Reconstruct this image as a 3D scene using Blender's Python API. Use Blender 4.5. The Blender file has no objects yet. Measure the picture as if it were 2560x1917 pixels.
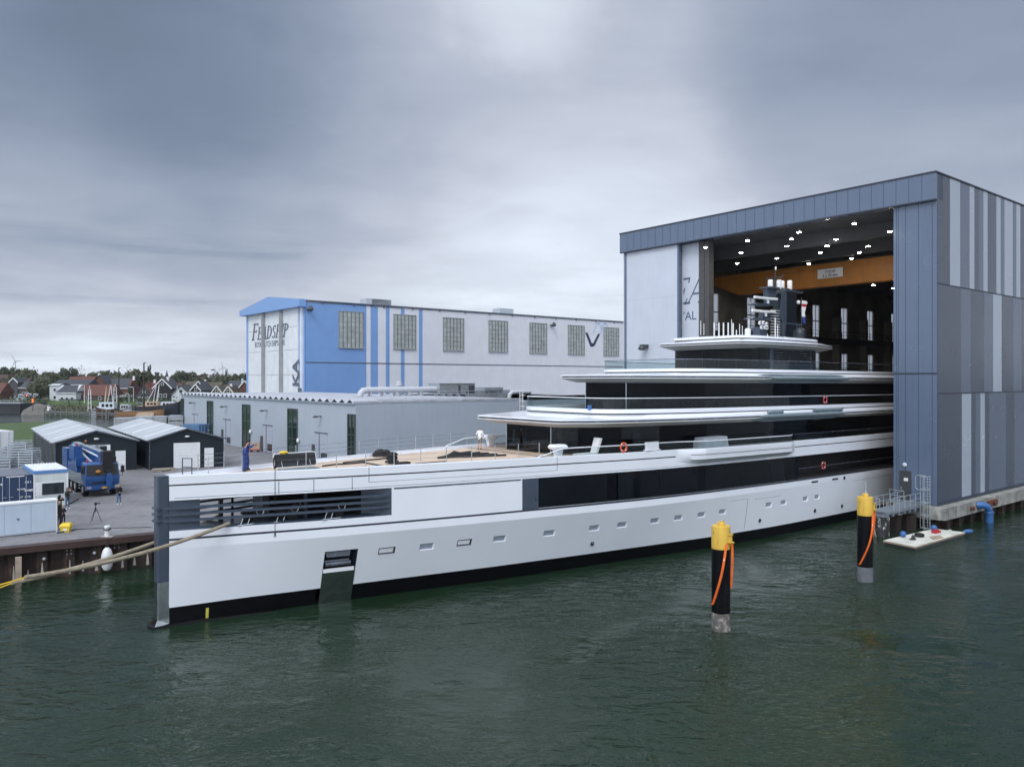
import bpy, bmesh, math, random
from mathutils import Vector, Matrix
random.seed(7)
S = bpy.context.scene
COL = S.collection
# ---------------------------------------------------------------- camera geometry (metres; camera above the origin)
F, CX, HY, H = 1940.0, 1280.0, 948.0, 13.5
L_ = math.hypot(2400, 1940)
UX, UY = 2400 / L_, 1940 / L_          # along the hall and the yacht, away from the camera
VX, VY = -UY, UX                       # across, to the far side
ANG = math.atan2(UY, UX)
C0 = (38.36, 70.0)                     # front right corner of the big hall
B0 = (C0[0] + 14.9 * VX - 62.1 * UX, C0[1] + 14.9 * VY - 62.1 * UY)   # stem of the yacht
QZ = 2.35                              # quay level

def onz(px, py, z):
    d = (z - H) * F / (HY - py)
    return Vector(((px - CX) / F * d, d, z))
def ond(px, py, d):
    return Vector(((px - CX) / F * d, d, H + (HY - py) / F * d))
def kon(O, D, px):
    r = (px - CX) / F
    return (r * O[1] - O[0]) / (D[0] - r * D[1])
def zat(O, D, k, py):
    return H - (py - HY) / F * (O[1] + k * D[1])
def uv(O, x, y):
    return (O[0] + x * UX + y * VX, O[1] + x * UY + y * VY)
def ys(px, py, t):
    """pixel -> (s, z) on the lengthwise plane t of the yacht"""
    rx, rz = (px - CX) / F, (HY - py) / F
    d = (t + B0[0] * UY - B0[1] * UX) / (rx * UY - UX)
    dx, dy = rx * d - B0[0], d - B0[1]
    return dx * UX + dy * UY, H + rz * d

# ---------------------------------------------------------------- materials
MATS = {}
def mat(name, col, rough=0.6, metal=0.0, var=0.12, scale=1.5, bump=0.0, bscale=20.0, emit=0.0, spec=0.5, alpha=1.0, streak=0.0, coat=0.0):
    m = bpy.data.materials.new(name); m.use_nodes = True
    nt = m.node_tree; N = nt.nodes; Lk = nt.links
    b = N['Principled BSDF']
    b.inputs['Roughness'].default_value = rough
    b.inputs['Metallic'].default_value = metal
    b.inputs['Specular IOR Level'].default_value = spec
    b.inputs['Base Color'].default_value = (*col, 1)
    if coat: b.inputs['Coat Weight'].default_value = coat; b.inputs['Coat Roughness'].default_value = 0.08
    if emit:
        b.inputs['Emission Color'].default_value = (*col, 1); b.inputs['Emission Strength'].default_value = emit
    if alpha < 1: b.inputs['Alpha'].default_value = alpha
    tc = N.new('ShaderNodeTexCoord')
    if var:
        nz = N.new('ShaderNodeTexNoise'); nz.inputs['Scale'].default_value = scale; nz.inputs['Detail'].default_value = 6
        Lk.new(tc.outputs['Object'], nz.inputs['Vector'])
        mp = N.new('ShaderNodeMapRange'); mp.inputs[1].default_value = 0.3; mp.inputs[2].default_value = 0.7
        mp.inputs[3].default_value = 1 - var; mp.inputs[4].default_value = 1 + var * 0.6
        Lk.new(nz.outputs[0], mp.inputs[0])
        last = mp.outputs[0]
        if streak:
            mg = N.new('ShaderNodeMapping'); mg.inputs['Scale'].default_value = (2.2, 2.2, 0.12)
            Lk.new(tc.outputs['Object'], mg.inputs[0])
            n2 = N.new('ShaderNodeTexNoise'); n2.inputs['Scale'].default_value = 1.6; n2.inputs['Detail'].default_value = 5
            Lk.new(mg.outputs[0], n2.inputs['Vector'])
            m2 = N.new('ShaderNodeMapRange'); m2.inputs[1].default_value = 0.45; m2.inputs[2].default_value = 0.75
            m2.inputs[3].default_value = 1; m2.inputs[4].default_value = 1 - streak
            Lk.new(n2.outputs[0], m2.inputs[0])
            mm = N.new('ShaderNodeMath'); mm.operation = 'MULTIPLY'
            Lk.new(last, mm.inputs[0]); Lk.new(m2.outputs[0], mm.inputs[1]); last = mm.outputs[0]
        vm = N.new('ShaderNodeVectorMath'); vm.operation = 'SCALE'; vm.inputs[0].default_value = col
        Lk.new(last, vm.inputs['Scale']); Lk.new(vm.outputs[0], b.inputs['Base Color'])
        mr = N.new('ShaderNodeMapRange'); mr.inputs[1].default_value = 0.3; mr.inputs[2].default_value = 0.7
        mr.inputs[3].default_value = max(0.02, rough * 0.85); mr.inputs[4].default_value = min(1, rough * 1.2)
        Lk.new(nz.outputs[0], mr.inputs[0]); Lk.new(mr.outputs[0], b.inputs['Roughness'])
    if bump:
        nb = N.new('ShaderNodeTexNoise'); nb.inputs['Scale'].default_value = bscale; nb.inputs['Detail'].default_value = 4
        Lk.new(tc.outputs['Object'], nb.inputs['Vector'])
        bp = N.new('ShaderNodeBump'); bp.inputs['Strength'].default_value = bump; bp.inputs['Distance'].default_value = 0.05
        Lk.new(nb.outputs[0], bp.inputs['Height']); Lk.new(bp.outputs[0], b.inputs['Normal'])
    MATS[name] = m
    return m
def ribs(m, axis, period, depth=0.03, strength=0.6, sharp=0.5):
    """profiled sheet metal: parallel ribs as bump, period in metres along a local axis"""
    nt = m.node_tree; N = nt.nodes; Lk = nt.links; b = N['Principled BSDF']
    tc = N.new('ShaderNodeTexCoord'); sp = N.new('ShaderNodeSeparateXYZ'); Lk.new(tc.outputs['Object'], sp.inputs[0])
    if axis == 'XY':
        a0 = N.new('ShaderNodeMath'); a0.operation = 'ADD'; Lk.new(sp.outputs[0], a0.inputs[0]); Lk.new(sp.outputs[1], a0.inputs[1]); src = a0.outputs[0]
    else: src = sp.outputs['XYZ'.index(axis)]
    ml = N.new('ShaderNodeMath'); ml.operation = 'MULTIPLY'; ml.inputs[1].default_value = 2 * math.pi / period
    Lk.new(src, ml.inputs[0])
    sn = N.new('ShaderNodeMath'); sn.operation = 'SINE'; Lk.new(ml.outputs[0], sn.inputs[0])
    cl = N.new('ShaderNodeMapRange'); cl.inputs[1].default_value = -sharp; cl.inputs[2].default_value = sharp
    Lk.new(sn.outputs[0], cl.inputs[0])
    bp = N.new('ShaderNodeBump'); bp.inputs['Strength'].default_value = strength; bp.inputs['Distance'].default_value = depth
    Lk.new(cl.outputs[0], bp.inputs['Height']); Lk.new(bp.outputs[0], b.inputs['Normal'])
    return m
def worn(name, col2, scale, lo, hi, stretch=(1, 1, 1)):
    """patches of a second colour (chips, rust, growth) over a painted surface"""
    m = MATS[name]; nt = m.node_tree; N = nt.nodes; Lk = nt.links; b = N['Principled BSDF']
    src = b.inputs['Base Color'].links[0].from_socket
    tc = N.new('ShaderNodeTexCoord'); mp = N.new('ShaderNodeMapping'); mp.inputs['Scale'].default_value = stretch; Lk.new(tc.outputs['Object'], mp.inputs[0])
    nz = N.new('ShaderNodeTexNoise'); nz.inputs['Scale'].default_value = scale; nz.inputs['Detail'].default_value = 9; nz.inputs['Roughness'].default_value = 0.68; Lk.new(mp.outputs[0], nz.inputs['Vector'])
    r = N.new('ShaderNodeMapRange'); r.inputs[1].default_value = lo; r.inputs[2].default_value = hi; Lk.new(nz.outputs[0], r.inputs[0])
    x = N.new('ShaderNodeMix'); x.data_type = 'RGBA'; Lk.new(r.outputs[0], x.inputs[0]); Lk.new(src, x.inputs[6]); x.inputs[7].default_value = (*col2, 1); Lk.new(x.outputs[2], b.inputs['Base Color'])
def glassy(name, tint, rough=0.03, trans=0.6, spec=(0.8, 0.85, 0.9)):
    """clear tinted pane: part of the light passes, part is mirrored at grazing angles"""
    m = bpy.data.materials.new(name); m.use_nodes = True
    nt = m.node_tree; N = nt.nodes; Lk = nt.links
    N.remove(N['Principled BSDF']); out = N['Material Output']
    tr = N.new('ShaderNodeBsdfTransparent'); tr.inputs[0].default_value = (*tint, 1)
    gl = N.new('ShaderNodeBsdfGlossy'); gl.inputs[0].default_value = (*spec, 1); gl.inputs['Roughness'].default_value = rough
    lw = N.new('ShaderNodeLayerWeight'); lw.inputs[0].default_value = 0.5
    p5 = N.new('ShaderNodeMath'); p5.operation = 'POWER'; p5.inputs[1].default_value = 5.0; Lk.new(lw.outputs['Facing'], p5.inputs[0])
    fr = N.new('ShaderNodeMath'); fr.operation = 'MULTIPLY_ADD'; fr.inputs[1].default_value = 0.75; fr.inputs[2].default_value = 0.04; Lk.new(p5.outputs[0], fr.inputs[0])
    mx = N.new('ShaderNodeMixShader'); Lk.new(fr.outputs[0], mx.inputs[0]); Lk.new(tr.outputs[0], mx.inputs[1]); Lk.new(gl.outputs[0], mx.inputs[2])
    Lk.new(mx.outputs[0], out.inputs[0]); MATS[name] = m
    return m

# yacht
mat('yacht_white', (0.79, 0.82, 0.88), 0.16, var=0.03, scale=0.4, coat=0.5, bump=0.03, bscale=0.7)
mat('yacht_trim_white', (0.79, 0.81, 0.86), 0.3, var=0.04, scale=0.8)
mat('yacht_bluegrey', (0.050, 0.068, 0.100), 0.32, var=0.08, scale=1.2)
mat('yacht_navy_line', (0.03, 0.035, 0.06), 0.35, var=0.05)
mat('groove_dark', (0.02, 0.016, 0.016), 0.6, var=0.2, scale=3)
mat('antifouling', (0.003, 0.0035, 0.005), 0.4, var=0.25, scale=1.2, spec=0.2)
mat('polished_steel', (0.42, 0.46, 0.47), 0.14, 1.0, var=0.15, scale=2.0, bump=0.15, bscale=2.5)
mat('stainless', (0.62, 0.65, 0.68), 0.22, 0.9, var=0.06)
mat('black_glass', (0.003, 0.004, 0.007), 0.04, var=0.25, scale=0.25, spec=0.1)
mat('black_glass_b', (0.005, 0.007, 0.011), 0.05, var=0.3, scale=0.4, spec=0.14)
mat('porthole_pane', (0.36, 0.41, 0.49), 0.15, var=0.08, scale=3)
mat('dark_interior', (0.016, 0.016, 0.018), 0.7, var=0.3, scale=1.5)
mat('interior_grey', (0.16, 0.17, 0.18), 0.6, var=0.25, scale=1.5)
mat('slot_grey', (0.13, 0.145, 0.18), 0.25, 0.3, var=0.25, scale=1.5)
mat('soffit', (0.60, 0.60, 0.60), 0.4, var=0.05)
mat('teak', (0.56, 0.44, 0.34), 0.65, var=0.12, scale=1.2)
mat('pad_grey', (0.17, 0.22, 0.25), 0.55, var=0.15, scale=2, bump=0.3, bscale=4)
mat('mast_navy', (0.010, 0.015, 0.024), 0.35, var=0.1)
mat('mast_light', (0.055, 0.075, 0.105), 0.35, var=0.1)
mat('rope_black', (0.016, 0.016, 0.018), 0.85, var=0.3, scale=6, bump=0.6, bscale=30)
mat('tarp_grey', (0.30, 0.33, 0.37), 0.55, var=0.15, scale=2, bump=0.8, bscale=3)
mat('buoy_orange', (0.75, 0.10, 0.03), 0.5, var=0.08)
mat('buoy_red', (0.42, 0.02, 0.03), 0.5, var=0.08)
glassy('rail_glass', (0.78, 0.85, 0.85), trans=.6)
glassy('house_glass', (0.26, 0.29, 0.31))
def frosted(name, col):
    m = bpy.data.materials.new(name); m.use_nodes = True; nt = m.node_tree; N = nt.nodes; Lk = nt.links; N.remove(N['Principled BSDF'])
    a = N.new('ShaderNodeBsdfTranslucent'); a.inputs[0].default_value = (*col, 1); d = N.new('ShaderNodeBsdfDiffuse'); d.inputs[0].default_value = (*col, 1)
    x = N.new('ShaderNodeMixShader'); x.inputs[0].default_value = 0.25; Lk.new(a.outputs[0], x.inputs[1]); Lk.new(d.outputs[0], x.inputs[2]); Lk.new(x.outputs[0], N['Material Output'].inputs[0]); MATS[name] = m
frosted('frosted_pane', (0.85, 0.87, 0.90))
# halls
PS = dict(rough=0.24, var=0.04, scale=0.35, spec=0.6)
mat('hall_front_grey', (0.105, 0.143, 0.218), streak=0.06, **PS)
mat('hall_dark', (0.026, 0.038, 0.070), streak=0.06, **PS)
mat('hall_mid', (0.068, 0.096, 0.150), streak=0.06, **PS)
mat('hall_light', (0.33, 0.38, 0.45), streak=0.06, **PS)
mat('hall_joint', (0.030, 0.040, 0.062), 0.6)
for n_ in ('hall_front_grey', 'hall_dark', 'hall_mid', 'hall_light'): ribs(MATS[n_], 'XY', 0.6, 0.012, 0.12)
mat('hall_white', (0.54, 0.58, 0.66), 0.4, var=0.05, scale=0.4, streak=0.05)
mat('hall_white_grey', (0.42, 0.47, 0.54), 0.4, var=0.06, scale=0.4, streak=0.08)
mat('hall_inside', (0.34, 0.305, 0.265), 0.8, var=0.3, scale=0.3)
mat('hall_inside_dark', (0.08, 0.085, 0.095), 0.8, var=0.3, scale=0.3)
mat('steel_brown', (0.075, 0.075, 0.078), 0.7, var=0.25)
mat('letter_grey', (0.10, 0.12, 0.16), 0.5, var=0.05)
mat('letter_navy', (0.02, 0.03, 0.09), 0.5, var=0.05)
mat('letter_pale', (0.52, 0.60, 0.76), 0.5, var=0.03)
mat('gantry_yellow', (0.42, 0.165, 0.022), 0.5, var=0.15, scale=0.6, streak=0.15)
mat('sign_white', (0.72, 0.73, 0.74), 0.5, var=0.04)
mat('lamp_on', (1.0, 0.88, 0.72), 0.5, var=0, emit=160)
mat('blue_cladding', (0.185, 0.335, 0.63), 0.4, var=0.05, scale=0.3, streak=0.06)
ribs(mat('white_cladding', (0.68, 0.70, 0.76), 0.45, var=0.05, scale=0.3, streak=0.07), 'X', 1.0, 0.02, 0.25)
mat('door_white', (0.70, 0.73, 0.77), 0.5, var=0.08, scale=0.5, streak=0.12)
mat('track_grey', (0.33, 0.34, 0.35), 0.5, var=0.15, scale=1, streak=0.2)
mat('window_frosted', (0.40, 0.43, 0.41), 0.35, var=0.28, scale=0.7)
mat('window_bar', (0.30, 0.32, 0.31), 0.5, var=0.1)
ribs(mat('grey_cladding', (0.36, 0.41, 0.47), 0.4, var=0.05, scale=0.25, streak=0.05), 'XY', 0.9, 0.02, 0.3)
mat('roof_grey', (0.42, 0.44, 0.49), 0.6, var=0.15, scale=0.35)
mat('green_glass', (0.02, 0.045, 0.035), 0.07, var=0.5, scale=0.35)
mat('frame_dark', (0.045, 0.05, 0.055), 0.5, var=0.1)
mat('door_grey', (0.36, 0.40, 0.47), 0.45, var=0.06)
mat('galvanised', (0.42, 0.46, 0.50), 0.4, 0.5, var=0.2, scale=3)
mat('duct_white', (0.46, 0.48, 0.52), 0.45, var=0.1)
# yard
ribs(mat('shed_dark', (0.012, 0.019, 0.026), 0.45, var=0.12, scale=0.5, spec=0.3), 'XY', 0.35, 0.02, 0.3)
mat('shed_roof', (0.42, 0.45, 0.48), 0.5, var=0.12, scale=0.5, streak=0.05)
mat('shed_roof_light', (0.66, 0.70, 0.72), 0.4, var=0.06)
mat('white_paint', (0.72, 0.74, 0.76), 0.5, var=0.08, scale=1.5)
mat('cabin_white', (0.60, 0.64, 0.64), 0.55, var=0.1, scale=1.2, streak=0.08)
mat('cabin_blue', (0.10, 0.22, 0.46), 0.5, var=0.08)
mat('cabinet_blue', (0.48, 0.56, 0.66), 0.45, var=0.05, scale=0.8, streak=0.04)
ribs(mat('container_navy', (0.022, 0.045, 0.11), 0.5, var=0.2, scale=1.0), 'X', 0.45, 0.03, 0.5)
ribs(mat('container_blue', (0.075, 0.16, 0.30), 0.5, var=0.15, scale=1.0), 'XY', 0.45, 0.03, 0.5)
ribs(mat('container_white', (0.62, 0.64, 0.66), 0.5, var=0.1, scale=1.0), 'XY', 0.45, 0.03, 0.3)
mat('truck_blue', (0.013, 0.068, 0.23), 0.3, var=0.08, scale=1.5, coat=0.3)
mat('truck_grey', (0.17, 0.20, 0.22), 0.5, var=0.12)
mat('truck_black', (0.010, 0.010, 0.012), 0.5, var=0.3, scale=3)
mat('rubber', (0.012, 0.012, 0.013), 0.8, var=0.3)
mat('screen_glass', (0.025, 0.035, 0.04), 0.06, var=0.3, scale=0.8)
mat('plate_yellow', (0.62, 0.34, 0.03), 0.5, var=0.05)
mat('bin_yellow', (0.72, 0.50, 0.02), 0.45, var=0.08)
mat('sheet_rust', (0.030, 0.018, 0.015), 0.75, var=0.45, scale=1.3, streak=0.4, bump=0.4, bscale=8)
mat('waling_brown', (0.050, 0.026, 0.024), 0.6, var=0.3, scale=1.5)
mat('weathered_white', (0.40, 0.38, 0.34), 0.8, var=0.3, scale=3)
mat('fender_white', (0.70, 0.72, 0.73), 0.4, var=0.06)
mat('rope_tan', (0.30, 0.255, 0.19), 0.9, var=0.25, scale=4, bump=0.8, bscale=18)
mat('rope_yellow', (0.66, 0.42, 0.03), 0.8, var=0.1)
mat('post_yellow', (0.66, 0.42, 0.06), 0.5, var=0.16, scale=1.0, streak=0.2)
mat('post_black', (0.004, 0.004, 0.006), 0.4, var=0.3, scale=1.0, streak=0.3, spec=0.12)
mat('post_foul', (0.15, 0.135, 0.125), 0.85, var=0.55, scale=3.0, bump=0.6, bscale=10)
mat('post_foul_b', (0.13, 0.14, 0.155), 0.8, var=0.25, scale=2.0)
mat('strap_orange', (0.85, 0.16, 0.02), 0.7, var=0.12, scale=5)
mat('concrete', (0.33, 0.33, 0.31), 0.85, var=0.4, scale=0.8, streak=0.35, bump=0.4, bscale=6)
mat('raft_white', (0.60, 0.60, 0.54), 0.6, var=0.2, scale=1.5)
mat('raft_wood', (0.34, 0.27, 0.20), 0.7, var=0.2)
mat('pipe_blue', (0.035, 0.12, 0.32), 0.4, var=0.1)
mat('rust', (0.13, 0.045, 0.025), 0.85, var=0.4, scale=4)
mat('walkway_grey', (0.16, 0.19, 0.22), 0.6, var=0.15)
mat('timber', (0.40, 0.32, 0.25), 0.8, var=0.25, scale=2)
mat('pallet_grey', (0.30, 0.32, 0.34), 0.8, var=0.3, scale=1.5)
mat('yellow_tape', (0.62, 0.55, 0.08), 0.6, var=0.15)
mat('camera_black', (0.012, 0.012, 0.013), 0.5, var=0.1)
worn('post_yellow', (0.16, 0.06, 0.025), 2.2, .60, .66, (1, 1, .5)); worn('post_black', (0.018, 0.02, 0.022), 1.6, .55, .70, (1.5, 1.5, .25)); worn('post_foul', (0.36, 0.34, 0.31), 3.0, .52, .62)
worn('concrete', (0.10, 0.10, 0.085), 1.1, .50, .68); worn('sheet_rust', (0.10, 0.05, 0.03), 1.5, .55, .70, (1, 1, .4)); worn('cabin_white', (0.38, 0.40, 0.38), 1.2, .55, .75, (1, 1, .3)); worn('container_navy', (0.10, 0.06, 0.045), 2.5, .66, .70); worn('roof_grey', (0.25, 0.26, 0.28), .5, .52, .68); worn('walkway_grey', (0.28, 0.30, 0.32), 2.0, .55, .7)
# people
for n, c in dict(skin=(0.50, 0.30, 0.22), hair_dark=(0.02, 0.014, 0.011), hair_brown=(0.10, 0.055, 0.03), hair_blond=(0.36, 0.24, 0.11), hair_grey=(0.22, 0.17, 0.14),
                 overall_blue=(0.022, 0.055, 0.23), tee_white=(0.72, 0.74, 0.76), shorts_khaki=(0.22, 0.19, 0.15), coat_black=(0.010, 0.010, 0.012), coat_green=(0.030, 0.034, 0.032),
                 jeans=(0.085, 0.14, 0.23), trousers_dark=(0.016, 0.018, 0.026), shoe_white=(0.66, 0.67, 0.68), shoe_brown=(0.07, 0.045, 0.03), phone_black=(0.012, 0.012, 0.014)).items():
    mat(n, c, 0.75, var=0.12, scale=8)
# village
mat('brick_dark', (0.075, 0.058, 0.055), 0.85, var=0.25, scale=0.6)
mat('brick_red', (0.12, 0.055, 0.042), 0.85, var=0.25, scale=0.6)
mat('brick_tan', (0.17, 0.14, 0.10), 0.85, var=0.2, scale=0.8)
mat('house_white', (0.50, 0.53, 0.56), 0.6, var=0.06)
mat('wood_black', (0.012, 0.015, 0.017), 0.7, var=0.25)
mat('gable_grey', (0.055, 0.06, 0.07), 0.7, var=0.2)
mat('tile_red', (0.11, 0.044, 0.034), 0.8, var=0.2, scale=0.7)
mat('tile_bright', (0.16, 0.055, 0.047), 0.8, var=0.15, scale=0.7)
mat('tile_brown', (0.065, 0.04, 0.035), 0.85, var=0.25, scale=0.5)
mat('tile_slate', (0.035, 0.042, 0.055), 0.6, var=0.25, scale=0.6)
mat('tile_olive', (0.085, 0.075, 0.055), 0.9, var=0.3, scale=0.6)
mat('trim_white', (0.72, 0.73, 0.74), 0.5, var=0.05)
mat('pane_dark', (0.02, 0.024, 0.028), 0.1, var=0.3)
mat('bark', (0.05, 0.038, 0.028), 0.9, var=0.3, scale=3)
mat('boat_wood', (0.30, 0.17, 0.085), 0.45, var=0.2, scale=1.0)
mat('boat_wood_dark', (0.06, 0.032, 0.02), 0.5, var=0.2)
mat('boat_navy', (0.016, 0.022, 0.035), 0.4, var=0.2)
mat('boat_deck', (0.45, 0.34, 0.25), 0.6, var=0.15)
mat('sail_cover', (0.55, 0.60, 0.66), 0.7, var=0.12, scale=1)
mat('mast_dark', (0.035, 0.026, 0.020), 0.6, var=0.15)
mat('mast_pale', (0.55, 0.45, 0.30), 0.6, var=0.1)
mat('jetty_wood', (0.16, 0.16, 0.16), 0.85, var=0.3, scale=1.5)
mat('stone_bank', (0.14, 0.13, 0.12), 0.9, var=0.5, scale=1.2, bump=0.6, bscale=3)
mat('lock_wall', (0.035, 0.038, 0.045), 0.8, var=0.35, scale=0.4)
mat('car_dark', (0.02, 0.024, 0.03), 0.25, var=0.1)
mat('car_silver', (0.30, 0.33, 0.37), 0.3, 0.4, var=0.1)
mat('turbine', (0.20, 0.21, 0.225), 0.5, var=0.02)
mat('signal_orange', (0.42, 0.16, 0.02), 0.5, var=0.05)
mat('signal_lit', (1.0, 0.10, 0.04), 0.5, var=0, emit=5)
def leafmat(name, a, b):
    m = mat(name, a, 0.75, var=0)
    nt = m.node_tree; N = nt.nodes; Lk = nt.links
    tc = N.new('ShaderNodeTexCoord'); nz = N.new('ShaderNodeTexNoise'); nz.inputs['Scale'].default_value = 0.35; nz.inputs['Detail'].default_value = 5
    Lk.new(tc.outputs['Object'], nz.inputs['Vector'])
    rp = N.new('ShaderNodeValToRGB'); rp.color_ramp.elements[0].position = 0.35; rp.color_ramp.elements[1].position = 0.68
    rp.color_ramp.elements[0].color = (*a, 1); rp.color_ramp.elements[1].color = (*b, 1)
    Lk.new(nz.outputs[0], rp.inputs[0]); Lk.new(rp.outputs[0], N['Principled BSDF'].inputs['Base Color'])
leafmat('leaf_dark', (0.060, 0.078, 0.050), (0.105, 0.125, 0.078))
leafmat('leaf_mid', (0.080, 0.095, 0.056), (0.14, 0.15, 0.085))
leafmat('leaf_autumn', (0.085, 0.080, 0.058), (0.14, 0.13, 0.085))
leafmat('leaf_far', (0.065, 0.078, 0.068), (0.11, 0.12, 0.098))

# ---------------------------------------------------------------- mesh builder
class MB:
    def __init__(s): s.v = []; s.f = []; s.mi = []; s.m = 0; s.T = None
    def V(s, pts):
        i = len(s.v)
        s.v.extend([tuple(s.T @ Vector(p)) if s.T else tuple(p) for p in pts]); return i
    def face(s, idx): s.f.append(tuple(idx)); s.mi.append(s.m)
    def poly(s, pts): i = s.V(pts); s.face(range(i, i + len(pts)))
    def box(s, x0, x1, y0, y1, z0, z1):
        i = s.V([(x0, y0, z0), (x1, y0, z0), (x1, y1, z0), (x0, y1, z0), (x0, y0, z1), (x1, y0, z1), (x1, y1, z1), (x0, y1, z1)])
        for q in ((3, 2, 1, 0), (4, 5, 6, 7), (0, 1, 5, 4), (1, 2, 6, 5), (2, 3, 7, 6), (3, 0, 4, 7)): s.face([i + a for a in q])
    def prism(s, poly, z0, z1, cap0=True, cap1=True):
        n = len(poly); i = s.V([(p[0], p[1], z0) for p in poly] + [(p[0], p[1], z1) for p in poly])
        for k in range(n): s.face((i + k, i + (k + 1) % n, i + n + (k + 1) % n, i + n + k))
        if cap0: s.face([i + n - 1 - k for k in range(n)])
        if cap1: s.face([i + n + k for k in range(n)])
    def extr(s, poly, d):
        """closed polygon of 3D points pushed along vector d"""
        n = len(poly); d = Vector(d); i = s.V([Vector(p) for p in poly] + [Vector(p) + d for p in poly])
        for k in range(n): s.face((i + k, i + (k + 1) % n, i + n + (k + 1) % n, i + n + k))
        s.face([i + n - 1 - k for k in range(n)]); s.face([i + n + k for k in range(n)])
    def beam(s, p, q, w, h=None):
        h = h or w; p, q = Vector(p), Vector(q); d = (q - p)
        if d.length < 1e-6: return
        d.normalize(); up = Vector((0, 0, 1)) if abs(d.z) < 0.95 else Vector((1, 0, 0))
        a = d.cross(up).normalized() * (w / 2); b = a.cross(d).normalized() * (h / 2)
        s.loft([[p - a - b, p + a - b, p + a + b, p - a + b], [q - a - b, q + a - b, q + a + b, q - a + b]], True, True)
    def tube(s, pts, r, n=8, cap=True, r2=None):
        pts = [Vector(p) for p in pts]; rings = []
        up0 = None
        for k, p in enumerate(pts):
            d = (pts[min(k + 1, len(pts) - 1)] - pts[max(k - 1, 0)]).normalized()
            up = Vector((0, 0, 1)) if abs(d.z) < 0.9 else Vector((1, 0, 0))
            a = d.cross(up).normalized(); b = a.cross(d)
            if up0 is not None and a.dot(up0) < 0: a, b = -a, -b
            up0 = a
            rr = r if r2 is None else r + (r2 - r) * k / (len(pts) - 1)
            rings.append([p + (a * math.cos(t) + b * math.sin(t)) * rr for t in [2 * math.pi * j / n for j in range(n)]])
        s.loft(rings, cap, cap)
    def loft(s, rings, cap0=False, cap1=False, closed=True):
        n = len(rings[0]); base = [s.V(r) for r in rings]
        for a, b in zip(base, base[1:]):
            for k in range(n if closed else n - 1):
                s.face((a + k, a + (k + 1) % n, b + (k + 1) % n, b + k))
        if cap0: s.face([base[0] + n - 1 - k for k in range(n)])
        if cap1: s.face([base[-1] + k for k in range(n)])
    def lathe(s, prof, c=(0, 0, 0), n=20):
        s.loft([[(c[0] + r * math.cos(2 * math.pi * k / n), c[1] + r * math.sin(2 * math.pi * k / n), c[2] + z) for k in range(n)] for r, z in prof], True, True)
    def ball(s, c, r, n=10, m=7):
        rx, ry, rz = r if isinstance(r, (tuple, list)) else (r, r, r)
        s.loft([[(c[0] + rx * math.sin(math.pi * j / m) * math.cos(2 * math.pi * k / n), c[1] + ry * math.sin(math.pi * j / m) * math.sin(2 * math.pi * k / n), c[2] - rz * math.cos(math.pi * j / m)) for k in range(n)] for j in [0.04] + list(range(1, m)) + [m - 0.04]], True, True)
    def torus(s, c, R, r, axis='y', n=24, m=8, sq=1.0):
        rings = []
        for i in range(n):
            t = 2 * math.pi * i / n; ring = []
            for j in range(m):
                p = 2 * math.pi * j / m; rr = R + r * math.cos(p); w = r * math.sin(p) * sq
                a, b = rr * math.cos(t), rr * math.sin(t)
                q = (a, w, b) if axis == 'y' else ((w, a, b) if axis == 'x' else (a, b, w))
                ring.append((c[0] + q[0], c[1] + q[1], c[2] + q[2]))
            rings.append(ring)
        s.loft(rings + [rings[0]])
    def build(s, name, mats, parent=None, smooth=None, loc=None, rot=None):
        me = bpy.data.meshes.new(name); me.from_pydata(s.v, [], s.f)
        if isinstance(mats, str): mats = [mats]
        for m in mats: me.materials.append(MATS[m])
        if len(mats) > 1: me.polygons.foreach_set('material_index', s.mi)
        bm = bmesh.new(); bm.from_mesh(me)
        bmesh.ops.recalc_face_normals(bm, faces=bm.faces)
        if smooth:
            for f in bm.faces: f.smooth = True
            for e in bm.edges:
                if len(e.link_faces) == 2 and e.calc_face_angle(0) > smooth: e.smooth = False
        bm.to_mesh(me); bm.free(); me.update()
        o = bpy.data.objects.new(name, me); COL.objects.link(o)
        if parent: o.parent = parent
        if loc: o.location = loc
        if rot is not None: o.rotation_euler = (0, 0, rot)
        return o
SM = math.radians(38)
def tag(o, label, cat, group=None):
    o['label'] = label; o['category'] = cat
    if group: o['group'] = group
    return o
def thing(name, label, cat, loc=(0, 0, 0), rot=0.0, group=None):
    o = bpy.data.objects.new(name, None); o.empty_display_size = 0.3; COL.objects.link(o)
    o.location = loc; o.rotation_euler = (0, 0, rot)
    return tag(o, label, cat, group)
def struct(o, kind='structure'): o['kind'] = kind; return o
def dup(root, loc, rot=None, label=None, scale=None):
    r = root.copy(); COL.objects.link(r); r.location = loc
    if rot is not None: r.rotation_euler = (0, 0, rot)
    if scale: r.scale = scale if isinstance(scale, (tuple, list)) else (scale,) * 3
    if label: r['label'] = label
    for ch in list(root.children):
        c = ch.copy(); COL.objects.link(c); c.parent = r
        for g in list(ch.children):
            d = g.copy(); COL.objects.link(d); d.parent = c
    return r

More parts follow.
